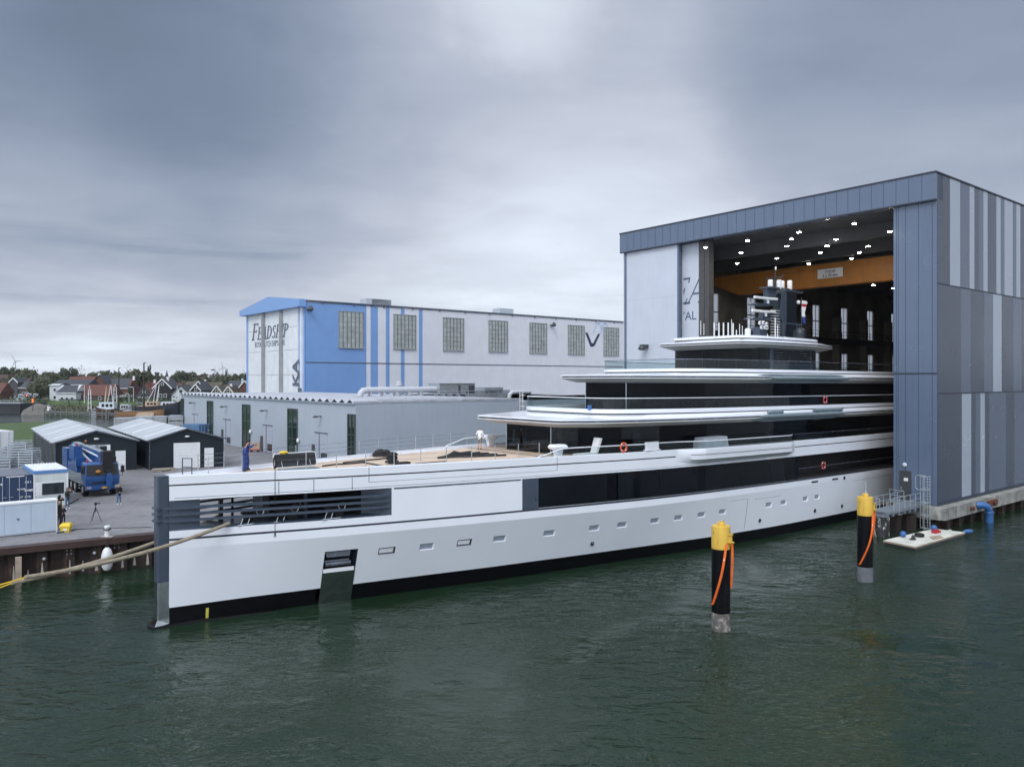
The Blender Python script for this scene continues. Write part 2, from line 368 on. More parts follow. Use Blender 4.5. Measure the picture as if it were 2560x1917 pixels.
# ---------------------------------------------------------------- lettering
def text_mesh(txt, size, extrude=0.01, shear=0.0, xs=1.0, bold=0.0):
    """flat letters in the local x-z plane, baseline at z = 0, starting at x = 0"""
    cu = bpy.data.curves.new('lettering', 'FONT'); cu.body = txt; cu.size = size; cu.extrude = extrude; cu.shear = shear; cu.offset = bold
    cu.resolution_u = 3
    o = bpy.data.objects.new('lettering', cu); COL.objects.link(o)
    dg = bpy.context.evaluated_depsgraph_get(); me = bpy.data.meshes.new_from_object(o.evaluated_get(dg))
    bpy.data.objects.remove(o); bpy.data.curves.remove(cu)
    mb = MB(); vs = [(v.co.x * xs, -v.co.z, v.co.y) for v in me.vertices]
    i = mb.V(vs)
    for p in me.polygons: mb.face([i + k for k in p.vertices])
    bpy.data.meshes.remove(me)
    return mb
def serif_word(word, h, first=1.0, last=1.0, slant=0.22, cond=1.0, th=0.02):
    """slanted roman capitals built from stems, hairlines, bowls and serifs; local x-z plane"""
    mb = MB(); x = 0.0
    st, hl, sf = 0.16, 0.075, 0.055
    def quad(pts, k, ox):
        mb.extr([(ox + (a * cond + slant * b) * k, 0, b * k) for a, b in pts], (0, -th, 0))
    def arc(cx, cz, rx, rz, a0, a1, k, ox, w0, w1, n=10):
        outer = []; inner = []
        for i in range(n + 1):
            a = math.radians(a0 + (a1 - a0) * i / n); m = abs(math.cos(a)); w = w1 + (w0 - w1) * m
            outer.append((cx + rx * math.cos(a), cz + rz * math.sin(a))); inner.append((cx + (rx - w) * math.cos(a), cz + (rz - w * 0.8) * math.sin(a)))
        for i in range(n): quad([outer[i], outer[i + 1], inner[i + 1], inner[i]], k, ox)
    def stem_(a, k, ox, z0=0.0, z1=1.0): 
        quad([(a, z0), (a + st, z0), (a + st, z1), (a, z1)], k, ox)
    def ser(a, z, k, ox, w=st):
        quad([(a - sf * 1.4, z), (a + w + sf * 1.4, z), (a + w + sf * 1.4, z + hl), (a - sf * 1.4, z + hl)], k, ox)
    for n, ch in enumerate(word):
        k = h * (first if n == 0 else last if n == len(word) - 1 else 1.0); ox = x
        if ch in 'FE':
            stem_(.08, k, ox); ser(.08, 0, k, ox); ser(.08, 1 - hl, k, ox)
            quad([(.2, 1 - hl), (.66, 1 - hl), (.66, 1), (.2, 1)], k, ox); quad([(.60, .80), (.66, .80), (.66, 1), (.62, 1)], k, ox)
            quad([(.2, .48), (.5, .48), (.5, .48 + hl), (.2, .48 + hl)], k, ox); quad([(.47, .40), (.51, .40), (.51, .62), (.47, .62)], k, ox)
            if ch == 'E': quad([(.2, 0), (.68, 0), (.68, hl), (.2, hl)], k, ox); quad([(.63, 0), (.68, 0), (.72, .22), (.68, .22)], k, ox)
            w = .74
        elif ch == 'A':
            quad([(.02, 0), (.07, 0), (.42, 1), (.36, 1)], k, ox); quad([(.58, 0), (.58 + st * 1.1, 0), (.47, 1), (.34, 1)], k, ox)
            quad([(.17, .33), (.6, .33), (.6, .33 + hl), (.18, .33 + hl)], k, ox); ser(.0, 0, k, ox, .06); ser(.58, 0, k, ox, .16); w = .82
        elif ch == 'D':
            stem_(.08, k, ox); ser(.08, 0, k, ox); ser(.08, 1 - hl, k, ox); arc(.3, .5, .48, .5, 90, -90, k, ox, st, hl); w = .86
            quad([(.2, 0), (.32, 0), (.32, hl), (.2, hl)], k, ox); quad([(.2, 1 - hl), (.32, 1 - hl), (.32, 1), (.2, 1)], k, ox)
        elif ch == 'S':
            arc(.31, .74, .25, .26, 20, 270, k, ox, st * .8, hl); arc(.31, .26, .27, .26, 90, -160, k, ox, st * .8, hl); w = .66
        elif ch == 'H':
            for a in (.08, .58): stem_(a, k, ox); ser(a, 0, k, ox); ser(a, 1 - hl, k, ox)
            quad([(.2, .48), (.6, .48), (.6, .48 + hl), (.2, .48 + hl)], k, ox); w = .84
        elif ch == 'I': stem_(.08, k, ox); ser(.08, 0, k, ox); ser(.08, 1 - hl, k, ox); w = .34
        elif ch == 'P':
            stem_(.08, k, ox); ser(.08, 0, k, ox); ser(.08, 1 - hl, k, ox); arc(.3, .74, .36, .26, 90, -90, k, ox, st, hl); w = .7
            quad([(.2, .48), (.32, .48), (.32, .48 + hl), (.2, .48 + hl)], k, ox); quad([(.2, 1 - hl), (.32, 1 - hl), (.32, 1), (.2, 1)], k, ox)
        x += w * cond * k
    return mb, x
# ---------------------------------------------------------------- camera
cd = bpy.data.cameras.new('camera'); cam = bpy.data.objects.new('camera', cd); COL.objects.link(cam)
cam.location = (0, 0, H); cam.rotation_euler = (math.radians(90), 0, 0)
cd.sensor_width = 36; cd.lens = 36 * F / 2560; cd.shift_y = -(958.5 - HY) / 2560; cd.clip_start = 0.5; cd.clip_end = 12000
S.camera = cam
S.view_settings.view_transform = 'Standard'; S.view_settings.look = 'None'; S.view_settings.exposure = 0.0; S.view_settings.gamma = 1
# ---------------------------------------------------------------- daylight through an overcast sky
SUN_AZ = Vector((-0.38, -0.92, 0)).normalized(); SUN_EL = math.radians(48)
sund = Vector((SUN_AZ.x * math.cos(SUN_EL), SUN_AZ.y * math.cos(SUN_EL), math.sin(SUN_EL)))
sl = bpy.data.lights.new('sun', 'SUN'); so = bpy.data.objects.new('sun', sl); COL.objects.link(so)
sl.energy = 1.5; sl.angle = math.radians(25); sl.color = (1.0, 0.985, 0.965)
so.rotation_euler = (-sund).to_track_quat('-Z', 'Y').to_euler()
W = bpy.data.worlds.new('World'); S.world = W; W.use_nodes = True
nt = W.node_tree; N = nt.nodes; Lk = nt.links
bg = N['Background']; bg.inputs[1].default_value = 0.1
sky = N.new('ShaderNodeTexSky'); sky.sky_type = 'NISHITA'; sky.sun_disc = False
sky.sun_elevation = SUN_EL; sky.sun_rotation = math.atan2(sund.x, sund.y)
tc = N.new('ShaderNodeTexCoord')
def vm(op, a, b=None, sc=None):
    n = N.new('ShaderNodeVectorMath'); n.operation = op
    for i, x in enumerate((a, b)):
        if x is None: continue
        if isinstance(x, (tuple, Vector)): n.inputs[i].default_value = tuple(x)
        else: Lk.new(x, n.inputs[i])
    if sc is not None:
        if isinstance(sc, (int, float)): n.inputs['Scale'].default_value = sc
        else: Lk.new(sc, n.inputs['Scale'])
    return n.outputs['Value'] if op in ('DOT_PRODUCT', 'LENGTH') else n.outputs[0]
def ma(op, a, b=0.0, clamp=False):
    n = N.new('ShaderNodeMath'); n.operation = op; n.use_clamp = clamp
    for i, x in enumerate((a, b)):
        if isinstance(x, (int, float)): n.inputs[i].default_value = x
        else: Lk.new(x, n.inputs[i])
    return n.outputs[0]
def rng(x, a, b, c, d, smooth=True):
    n = N.new('ShaderNodeMapRange'); n.interpolation_type = 'SMOOTHSTEP' if smooth else 'LINEAR'
    Lk.new(x, n.inputs[0])
    for i, q in enumerate((a, b, c, d)): n.inputs[i + 1].default_value = q
    return n.outputs[0]
D = vm('NORMALIZE', tc.outputs['Generated'])
sp = N.new('ShaderNodeSeparateXYZ'); Lk.new(D, sp.inputs[0])
zz = ma('MAXIMUM', sp.outputs[2], 0.0)
inv = ma('DIVIDE', 1.0, ma('ADD', zz, 0.10))
proj = vm('SCALE', D, sc=inv)
mpn = N.new('ShaderNodeMapping'); mpn.inputs['Scale'].default_value = (1.0, 1.0, 0.0); Lk.new(proj, mpn.inputs[0]); proj = mpn.outputs[0]
def noise(vec, sc, det=6, rough=0.55, dist=0.0):
    n = N.new('ShaderNodeTexNoise'); n.inputs['Scale'].default_value = sc; n.inputs['Detail'].default_value = det
    n.inputs['Roughness'].default_value = rough; n.inputs['Distortion'].default_value = dist; Lk.new(vec, n.inputs['Vector']); return n
n_big = noise(proj, 0.42, 4, 0.5, 0.4); n_mid = noise(proj, 1.3, 6, 0.55, 0.3)
mps = N.new('ShaderNodeMapping'); mps.inputs['Scale'].default_value = (1.2, 1.2, 16.0); Lk.new(D, mps.inputs[0])
n_str = noise(mps.outputs[0], 1.8, 5, 0.55, 0.3)
wob = vm('ADD', D, vm('SCALE', vm('SUBTRACT', noise(D, 2.6, 6, 0.6).outputs['Color'], (0.5, 0.5, 0.5)), sc=0.22))
wob = vm('NORMALIZE', wob)
def blob(px, py, r0, r1):
    d = Vector(((px - CX) / F, 1, (HY - py) / F)).normalized()
    return rng(vm('DOT_PRODUCT', wob, d), math.cos(math.radians(r1)), math.cos(math.radians(r0)), 0, 1)
# brightness of the cloud layer: paler towards the horizon and towards the hidden sun
el = rng(zz, 0.0, 0.36, 1.0, 0.0, False)
base = ma('ADD', 0.53, ma('MULTIPLY', ma('POWER', el, 1.1), 0.36))
base = ma('MULTIPLY', base, rng(n_big.outputs[0], 0.30, 0.70, 0.84, 1.14))
base = ma('MULTIPLY', base, rng(n_mid.outputs[0], 0.30, 0.70, 0.93, 1.08))
for px, py, r0, r1, k in ((2350, 120, 0, 17, -0.36), (200, 330, 1, 24, -0.27), (560, 430, 1, 18, -0.14), (40, 40, 3, 22, -0.20), (1310, -70, 0, 8, 0.45), (1640, 160, 2, 13, 0.04), (60, 780, 1, 15, 0.24), (1500, 720, 1, 16, 0.16), (560, 30, 3, 13, -0.10)):
    base = ma('MULTIPLY', base, ma('ADD', 1.0, ma('MULTIPLY', blob(px, py, r0, r1), k)))
lowmask = ma('MULTIPLY', rng(zz, 0.02, 0.10, 0, 1), rng(zz, 0.13, 0.22, 1, 0))
streak = ma('MULTIPLY', rng(n_str.outputs[0], 0.50, 0.66, 0, 1), lowmask)
base = ma('MULTIPLY', base, ma('SUBTRACT', 1.0, ma('MULTIPLY', streak, 0.20)))
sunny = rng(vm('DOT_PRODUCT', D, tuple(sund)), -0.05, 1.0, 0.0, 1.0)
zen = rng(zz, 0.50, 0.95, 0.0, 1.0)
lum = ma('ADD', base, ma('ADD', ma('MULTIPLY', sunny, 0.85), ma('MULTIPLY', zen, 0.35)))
cr = N.new('ShaderNodeValToRGB'); Lk.new(lum, cr.inputs[0])
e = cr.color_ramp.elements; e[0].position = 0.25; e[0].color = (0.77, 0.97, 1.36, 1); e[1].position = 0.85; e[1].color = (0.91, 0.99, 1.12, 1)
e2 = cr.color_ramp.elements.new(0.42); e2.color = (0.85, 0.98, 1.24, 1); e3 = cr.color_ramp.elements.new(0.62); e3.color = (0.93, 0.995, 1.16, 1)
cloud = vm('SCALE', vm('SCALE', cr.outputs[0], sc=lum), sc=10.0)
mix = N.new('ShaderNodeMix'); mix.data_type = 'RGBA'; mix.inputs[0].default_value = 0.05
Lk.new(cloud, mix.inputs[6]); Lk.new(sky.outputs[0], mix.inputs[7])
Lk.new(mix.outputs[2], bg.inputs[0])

# ---------------------------------------------------------------- water
def water_mat():
    m = bpy.data.materials.new('water'); m.use_nodes = True; nt = m.node_tree; N = nt.nodes; Lk = nt.links
    b = N['Principled BSDF']; b.inputs['Roughness'].default_value = 0.04; b.inputs['IOR'].default_value = 1.33
    tc = N.new('ShaderNodeTexCoord')
    def nz(sc, det, rough, scl, rot, dist=0.0):
        mp = N.new('ShaderNodeMapping'); mp.inputs['Scale'].default_value = scl; mp.inputs['Rotation'].default_value = (0, 0, rot); Lk.new(tc.outputs['Object'], mp.inputs[0])
        n = N.new('ShaderNodeTexNoise'); n.inputs['Scale'].default_value = sc; n.inputs['Detail'].default_value = det; n.inputs['Roughness'].default_value = rough; n.inputs['Distortion'].default_value = dist
        Lk.new(mp.outputs[0], n.inputs['Vector']); return n.outputs[0]
    def mr(x, a, b_, c, d):
        n = N.new('ShaderNodeMapRange'); n.interpolation_type = 'SMOOTHSTEP'; Lk.new(x, n.inputs[0])
        for i, q in enumerate((a, b_, c, d)): n.inputs[i + 1].default_value = q
        return n.outputs[0]
    def mul(a, b_, op='MULTIPLY'):
        n = N.new('ShaderNodeMath'); n.operation = op
        for i, x in enumerate((a, b_)):
            if isinstance(x, (int, float)): n.inputs[i].default_value = x
            else: Lk.new(x, n.inputs[i])
        return n.outputs[0]
    swell = nz(0.30, 2, 0.5, (0.75, 1.25, 1), 0.30, 0.8)
    rip = nz(0.95, 3, 0.55, (0.75, 1.3, 1), -0.15, 1.2)
    fine = nz(3.2, 3, 0.6, (0.8, 1.2, 1), 0.5, 1.0)
    patch = mr(nz(0.055, 3, 0.5, (1, 1, 1), 0.4, 1.0), 0.38, 0.62, 0.22, 1.75)
    patch2 = mr(nz(0.11, 3, 0.5, (1, 1, 1), 1.4, 1.0), 0.38, 0.62, 0.25, 1.6)
    h = mul(mul(swell, 0.15), mul(mul(mul(rip, 0.13), patch), mul(mul(fine, 0.030), patch2), 'ADD'), 'ADD')
    bp = N.new('ShaderNodeBump'); bp.inputs['Strength'].default_value = 1.0; bp.inputs['Distance'].default_value = 1.0
    Lk.new(h, bp.inputs['Height']); Lk.new(bp.outputs[0], b.inputs['Normal'])
    cm = N.new('ShaderNodeMix'); cm.data_type = 'RGBA'; cm.inputs[6].default_value = (0.0075, 0.0205, 0.0085, 1); cm.inputs[7].default_value = (0.0115, 0.0265, 0.0150, 1)
    Lk.new(patch, cm.inputs[0]); Lk.new(cm.outputs[2], b.inputs['Base Color'])
    MATS['water'] = m
water_mat()
w = MB(); w.poly([(-3000, -200, 0), (3000, -200, 0), (3000, 4500, 0), (-3000, 4500, 0)])
struct(w.build('water', 'water'))

# ---------------------------------------------------------------- the land
def paving():
    m = mat('paving', (0.20, 0.20, 0.215), 0.8, var=0)
    nt = m.node_tree; N = nt.nodes; Lk = nt.links; b = N['Principled BSDF']
    tc = N.new('ShaderNodeTexCoord'); mp = N.new('ShaderNodeMapping'); mp.inputs['Rotation'].default_value = (0, 0, -ANG + 0.42); Lk.new(tc.outputs['Object'], mp.inputs[0])
    br = N.new('ShaderNodeTexBrick'); br.inputs['Scale'].default_value = 1.0; br.inputs['Brick Width'].default_value = 1.6; br.inputs['Row Height'].default_value = 0.42
    br.inputs['Mortar Size'].default_value = 0.018; br.inputs['Color1'].default_value = (0.185, 0.183, 0.195, 1); br.inputs['Color2'].default_value = (0.215, 0.212, 0.222, 1); br.inputs['Mortar'].default_value = (0.10, 0.10, 0.105, 1)
    Lk.new(mp.outputs[0], br.inputs['Vector'])
    nz = N.new('ShaderNodeTexNoise'); nz.inputs['Scale'].default_value = 0.22; nz.inputs['Detail'].default_value = 8; nz.inputs['Roughness'].default_value = 0.62; Lk.new(tc.outputs['Object'], nz.inputs['Vector'])
    mr = N.new('ShaderNodeMapRange'); mr.inputs[1].default_value = 0.3; mr.inputs[2].default_value = 0.7; mr.inputs[3].default_value = 0.74; mr.inputs[4].default_value = 1.16; Lk.new(nz.outputs[0], mr.inputs[0])
    vs = N.new('ShaderNodeVectorMath'); vs.operation = 'SCALE'; n3 = N.new('ShaderNodeTexNoise'); n3.inputs['Scale'].default_value = 0.55; n3.inputs['Detail'].default_value = 9; n3.inputs['Roughness'].default_value = 0.7; n3.inputs['Distortion'].default_value = 0.8; Lk.new(tc.outputs['Object'], n3.inputs['Vector'])
    m3 = N.new('ShaderNodeMapRange'); m3.inputs[1].default_value = 0.52; m3.inputs[2].default_value = 0.66; m3.inputs[3].default_value = 1.0; m3.inputs[4].default_value = 0.70; Lk.new(n3.outputs[0], m3.inputs[0])
    mm3 = N.new('ShaderNodeMath'); mm3.operation = 'MULTIPLY'; Lk.new(mr.outputs[0], mm3.inputs[0]); Lk.new(m3.outputs[0], mm3.inputs[1])
    Lk.new(br.outputs[0], vs.inputs[0]); Lk.new(mm3.outputs[0], vs.inputs['Scale']); Lk.new(vs.outputs[0], b.inputs['Base Color'])
paving()
def grassm(name, a, b2):
    m = mat(name, a, 0.9, var=0, bump=0.7, bscale=6); nt = m.node_tree; N = nt.nodes; Lk = nt.links
    tc = N.new('ShaderNodeTexCoord'); nz = N.new('ShaderNodeTexNoise'); nz.inputs['Scale'].default_value = 0.25; nz.inputs['Detail'].default_value = 8; nz.inputs['Roughness'].default_value = 0.65; Lk.new(tc.outputs['Object'], nz.inputs['Vector'])
    rp = N.new('ShaderNodeValToRGB'); rp.color_ramp.elements[0].position = 0.35; rp.color_ramp.elements[1].position = 0.65; rp.color_ramp.elements[0].color = (*a, 1); rp.color_ramp.elements[1].color = (*b2, 1)
    Lk.new(nz.outputs[0], rp.inputs[0]); Lk.new(rp.outputs[0], N['Principled BSDF'].inputs['Base Color'])
grassm('grass', (0.030, 0.062, 0.014), (0.058, 0.105, 0.026)); grassm('field', (0.05, 0.07, 0.025), (0.11, 0.10, 0.06))
QE0, QE1 = Vector((-33.9, 51.4)), Vector((-26.2, 56.3))     # quay edge
qd = (QE1 - QE0).normalized()
HL = Vector(uv(C0, -0.4, 27.2))
kq = (HL - QE0).dot(qd); QEH = QE0 + qd * (kq)
quay_poly = [tuple(QE0 - qd * 70), tuple(QE0), tuple(QE1), tuple(QEH), tuple(HL), uv(C0, -0.4, 38.6), uv(C0, 112, 38.6), (230, 520), (-40, 520), (-60, 300), (-70, 215), (-80, 176), (-90, 170), (-101, 186), (-118, 204), (-127, 193), (-420, 186), (-420, 20)]
g = MB(); g.prism(quay_poly, -1.5, QZ, cap0=False)
struct(g.build('quay', 'paving'))
g = MB()
gp = [(-420, 120), (-150, 122), (-98, 124), (-84, 130), (-75, 150), (-76.5, 168), (-89, 167), (-101, 184), (-118, 202), (-127, 191.5), (-420, 184)]
cx_, cy_ = -105, 165
rings = [[(x, y, QZ + 0.004) for x, y in gp], [(cx_ + (x - cx_) * .93, cy_ + (y - cy_) * .93, QZ + .35) for x, y in gp], [(cx_ + (x - cx_) * .72, cy_ + (y - cy_) * .72, QZ + .65) for x, y in gp]]
g.loft(rings, False, True); struct(g.build('grass_bank', 'grass', smooth=SM))
# far shore and country behind it
g = MB()
fs = [(-400, 306), (-150, 309), (-118, 300), (-96, 296), (-60, 292), (60, 292)]
bk = [(-420, 322), (-152, 322), (-122, 318), (-98, 318), (-62, 318), (60, 318)]
g.loft([[(x, y, -1) for x, y in fs], [(x, y, .7) for x, y in fs], [(x, y, 4.0) for x, y in bk], [(x * 1.0, 345, 4.2) for x, y in bk]], closed=False)
struct(g.build('far_bank', 'grass', smooth=SM))
g = MB(); g.poly([(-2800, 344.9, 4.19), (2800, 344.9, 4.19), (4200, 4400, 6), (-4200, 4400, 6)])
struct(g.build('countryside', 'field'))
g = MB(); g.poly([(-300, 345, 4.205), (-60, 345, 4.205), (-60, 372, 4.21), (-300, 372, 4.21)]); struct(g.build('village_street', 'paving'))

# ---------------------------------------------------------------- the air: pale even haze
hz = MB(); hz.box(-4600, 4600, -260, 4700, -3, 95)
ho_ = hz.build('haze', []); struct(ho_, 'stuff')
hm = bpy.data.materials.new('haze'); hm.use_nodes = True; nt = hm.node_tree; nt.nodes.remove(nt.nodes['Principled BSDF'])
pv = nt.nodes.new('ShaderNodeVolumePrincipled'); pv.inputs['Color'].default_value = (0.86, 0.90, 0.96, 1); pv.inputs['Density'].default_value = 0.00006; pv.inputs['Anisotropy'].default_value = 0.2
nt.links.new(pv.outputs[0], nt.nodes['Material Output'].inputs['Volume']); ho_.data.materials.append(hm)
# ================================================================= the yacht (local x = aft along the ship, y = to the far side)
yacht = thing('motor_yacht', 'very long white motor yacht with tiered decks leaving the big hall', 'yacht', (B0[0], B0[1], 0), ANG)
BD = [(0, .40), (4, 1.45), (8, 2.6), (12, 3.55), (16, 4.42), (20, 5.2), (24, 5.9), (28, 6.5), (32, 7.05), (36, 7.4), (40, 7.65), (50, 7.9), (60, 7.9), (70, 7.75), (80, 7.5), (94, 7.2)]
BB = [(0, .36), (4, .95), (8, 1.75), (12, 2.55), (16, 3.35), (20, 4.15), (24, 4.8), (28, 5.4), (32, 5.95), (36, 6.5), (40, 7.0), (50, 7.6), (60, 7.7), (70, 7.6), (80, 7.4), (94, 7.1)]
def spl(T, x):
    if x <= T[0][0]: return T[0][1]
    if x >= T[-1][0]: return T[-1][1]
    k = max(i for i in range(len(T)) if T[i][0] <= x); k = min(k, len(T) - 2)
    sl = [(T[i + 1][1] - T[i][1]) / (T[i + 1][0] - T[i][0]) for i in range(len(T) - 1)]
    def m(i):
        if i == 0: return sl[0]
        if i == len(T) - 1: return sl[-1]
        a, b = sl[i - 1], sl[i]
        return 0 if a * b <= 0 else 2 * a * b / (a + b)
    h = T[k + 1][0] - T[k][0]; u = (x - T[k][0]) / h
    return (1 + 2 * u) * (1 - u) ** 2 * T[k][1] + u * (1 - u) ** 2 * h * m(k) + u * u * (3 - 2 * u) * T[k + 1][1] + u * u * (u - 1) * h * m(k + 1)
ZK = 4.2
def trim(s): return .0045 * max(0, s - 22)
def ht(s, z):
    d = spl(BD, s); b = spl(BB, s)
    return d if z >= ZK else b + (d - b) * (z - 1) / (ZK - 1)
def P(s, t, z): return (s, -t, z - trim(s))
def hp(s, z, side=1, off=0.0): return P(s, side * (ht(s, z) + off), z)
PORTS = [(12.3, 1.05, .42, 1), (14.87, .95, .43, 0), (17.39, 1.0, .42, 1), (19.91, .95, .43, 0), (23.73, .95, .43, 0), (27.49, .92, .43, 0), (29.99, .92, .43, 0), (33.12, .92, .43, 0), (35.56, .90, .43, 0), (38.07, .9, .43, 0), (40.54, .88, .43, 0), (46.61, .9, .43, 0), (48.78, .9, .43, 0), (52.23, .85, .42, 0), (54.17, .85, .42, 0)]
PK0, PK1, PKZ = 8.55, 10.5, 3.28
def stations(a, b, step, extra=()):
    n = max(1, round((b - a) / step)); st = [a + (b - a) * i / n for i in range(n + 1)] + [x for x in extra if a < x < b]
    st = sorted(st); out = [st[0]]
    for x in st[1:]:
        if x - out[-1] > 1e-4: out.append(x)
    return out
PE = [PK0, PK1] + [x for p in PORTS for x in (p[0] - p[1] / 2, p[0] + p[1] / 2)]
def hgrid(mb, st, rows, side, skip=None, off=0.0):
    base = {}
    for i, s in enumerate(st):
        for j, z in enumerate(rows): base[i, j] = mb.V([hp(s, z, side, off)])
    for i in range(len(st) - 1):
        for j in range(len(rows) - 1):
            if skip and skip((st[i] + st[i + 1]) / 2, (rows[j] + rows[j + 1]) / 2): continue
            mb.face((base[i, j], base[i + 1, j], base[i + 1, j + 1], base[i, j + 1]))
def near_skip(s, z):
    if PK0 < s < PK1 and z < PKZ: return True
    return any(abs(s - p[0]) < p[1] / 2 and 2.74 < z < 3.17 for p in PORTS)
hull = MB()
ST = stations(.35, 94, .75, PE); SF = stations(.35, 94, 1.2)
hgrid(hull, ST, [1.0, 1.6, 2.2, 2.74, 3.17, PKZ, 3.75, ZK], 1, near_skip)
hgrid(hull, SF, [1.0, 2.2, 3.2, ZK], -1)
for sd in (1, -1):
    q = stations(.35, 94, .75)
    hgrid(hull, q, [ZK, 4.67], sd); hgrid(hull, stations(.35, 12.4, .7), [4.79, 5.2], sd)
    hgrid(hull, stations(12.4, 21.3, .8), [4.79, 6.85], sd); hgrid(hull, q, [6.86, 7.655], sd)
    hgrid(hull, stations(22.55, 94, .8), [4.79, 4.83], sd)
for z in (1.0, 4.0, 6.9):     # transom
    pass
hull.poly([hp(94, 1, 1), hp(94, ZK, 1), hp(94, 7.6, 1), hp(94, 7.6, -1), hp(94, ZK, -1), hp(94, 1, -1)])
hull.build('hull', 'yacht_white', yacht, SM)
b = MB()
for sd in (1, -1): hgrid(b, stations(.35, 94, 1.0), [-1.2, 0, 1.0], sd, (lambda s, z: PK0 < s < PK1) if sd == 1 else None)
b.poly([hp(94, -1.2, 1), hp(94, 1.0, 1), hp(94, 1.0, -1), hp(94, -1.2, -1)])
b.build('hull_bottom', 'antifouling', yacht, SM)
b = MB()
for sd in (1, -1): hgrid(b, stations(.35, 94, .8), [4.67, 4.79], sd, off=-.012)
b.build('hull_stripe', 'yacht_navy_line', yacht, SM)
b = MB()
for sd in (1, -1): hgrid(b, stations(.35, 94, .8), [7.65, 7.735], sd, off=-.06)
b.build('hull_groove', 'groove_dark', yacht, SM)
b = MB(); q = stations(.35, 94, .75)
for sd in (1, -1):
    pr = []
    for s in q:
        t = ht(s, 8); w_ = min(.3, t * .6)
        pr.append([P(s, sd * (t - .07), 7.73), P(s, sd * t, 7.735), P(s, sd * t, 8.2), P(s, sd * (t - .03), 8.23), P(s, sd * (t - w_), 8.23), P(s, sd * (t - w_), 7.98)])
    b.loft(pr, True, True)
b.build('bulwark', 'yacht_white', yacht, SM)
# panel seams on the upper strake
b = MB()
for px in (695, 770.5, 884): 
    pass
for s in (5.9, 7.8, 10.0): b.extr([hp(s, 6.9, 1, .004), hp(s + .035, 6.9, 1, .004), hp(s + .035, 7.63, 1, .004), hp(s, 7.63, 1, .004)], (0, -.004, 0))
sl_ = stations(.6, 46, .8)
hgrid(b, sl_, [6.97, 6.995], 1, off=.004)
hgrid(b, stations(11.0, 24.0, .8), [7.28, 7.30], 1, off=.004)
hgrid(b, stations(44.6, 48.2, .8), [3.60, 3.62], 1, off=.004); hgrid(b, stations(60.5, 70, .8), [3.92, 3.94], 1, off=.004); hgrid(b, stations(41.5, 43.6, .8), [3.75, 3.77], 1, off=.004)
for s, z0, z1 in ((11.0, 7.28, 8.2), (24.0, 7.28, 8.2), (44.6, 3.6, 4.6), (43.6, 1.2, 3.75)): b.extr([hp(s, z0, 1, .004), hp(s + .03, z0, 1, .004), hp(s + .03, z1, 1, .004), hp(s, z1, 1, .004)], (0, -.004, 0))
b.build('panel_seam', 'slot_grey', yacht)
# stem
b = MB(); hw = .40
b.prism([(-.22, -hw + .05), (-.17, -hw), (.36, -hw - .012), (.36, hw + .012), (-.17, hw), (-.22, hw - .05)], 2.44, 8.21)
b.build('stem_post', 'yacht_bluegrey', yacht, SM)
b = MB()
b.prism([(-.225, -hw + .05), (-.175, -hw - .003), (.37, -hw - .015), (.37, hw + .015), (-.175, hw + .003), (-.225, hw - .05)], .42, 2.44)
b.loft([[(-.225, -hw + .05, .42), (.37, -hw - .015, .42), (.37, hw + .015, .42), (-.225, hw - .05, .42)], [(-.40, -hw - .03, .06), (.37, -hw - .03, .16), (.37, hw + .03, .16), (-.40, hw + .03, .06)]], True, True)
b.build('stem_shoe', 'polished_steel', yacht, SM)
b = MB(); b.loft([[(-.62, -.1, .1), (-.5, -.5, .1), (1.5, -.62, .14), (6, -1.35, .02), (6, 1.3, .02), (1.5, .6, .14), (-.5, .5, .1), (-.62, .1, .1)], [(-.75, -.1, -.4), (-.55, -.62, -.4), (1.5, -.8, -.4), (6, -1.4, -.4), (6, 1.3, -.4), (1.5, .8, -.4), (-.55, .62, -.4), (-.75, .1, -.4)]], True, True)
b.build('forefoot', 'antifouling', yacht, SM)
b = MB(); b.extr([hp(2.25, .12, 1, .006), hp(2.40, .12, 1, .006), hp(2.40, .70, 1, .006), hp(2.25, .70, 1, .006)], (0, -.004, 0)); b.build('draught_mark', 'yellow_tape', yacht)
b = MB(); b.box(-.232, -.16, -.415, -.2, 4.2, 4.33); b.build('stem_marker', 'yellow_tape', yacht)
# portholes
for s, w_, h_, cov in PORTS:
    z0, z1 = 2.74, 3.17; s0, s1 = s - w_ / 2, s + w_ / 2; d = .10
    fr = MB()
    o4 = [hp(s0, z0), hp(s1, z0), hp(s1, z1), hp(s0, z1)]; i4 = [hp(s0 + .03, z0 + .05, 1, -d), hp(s1 - .07, z0 + .05, 1, -d), hp(s1 - .07, z1 - .02, 1, -d), hp(s0 + .03, z1 - .02, 1, -d)]
    fr.loft([o4, i4]); po = fr.build('porthole', 'yacht_trim_white' if not cov else 'frame_dark', yacht)
    pn = MB(); e = 0 if not cov else .05
    pn.poly([hp(s0 + .02 + e, z0 + .04 + e, 1, -d + .01 + e), hp(s1 - .06 - e, z0 + .04 + e, 1, -d + .01 + e), hp(s1 - .06 - e, z1 - .01 - e, 1, -d + .01 + e), hp(s0 + .02 + e, z1 - .01 - e, 1, -d + .01 + e)])
    pn.build('pane', 'porthole_pane' if not cov else 'yacht_trim_white', po)
    if cov:
        lp = MB(); lp.extr([hp(s0, z0 - .07, 1, .012), hp(s1 - .02, z0 - .07, 1, .012), hp(s1 - .02, z0 - .005, 1, .012), hp(s0, z0 - .005, 1, .012)], (0, .02, 0)); lp.build('sill', 'yacht_trim_white', po)
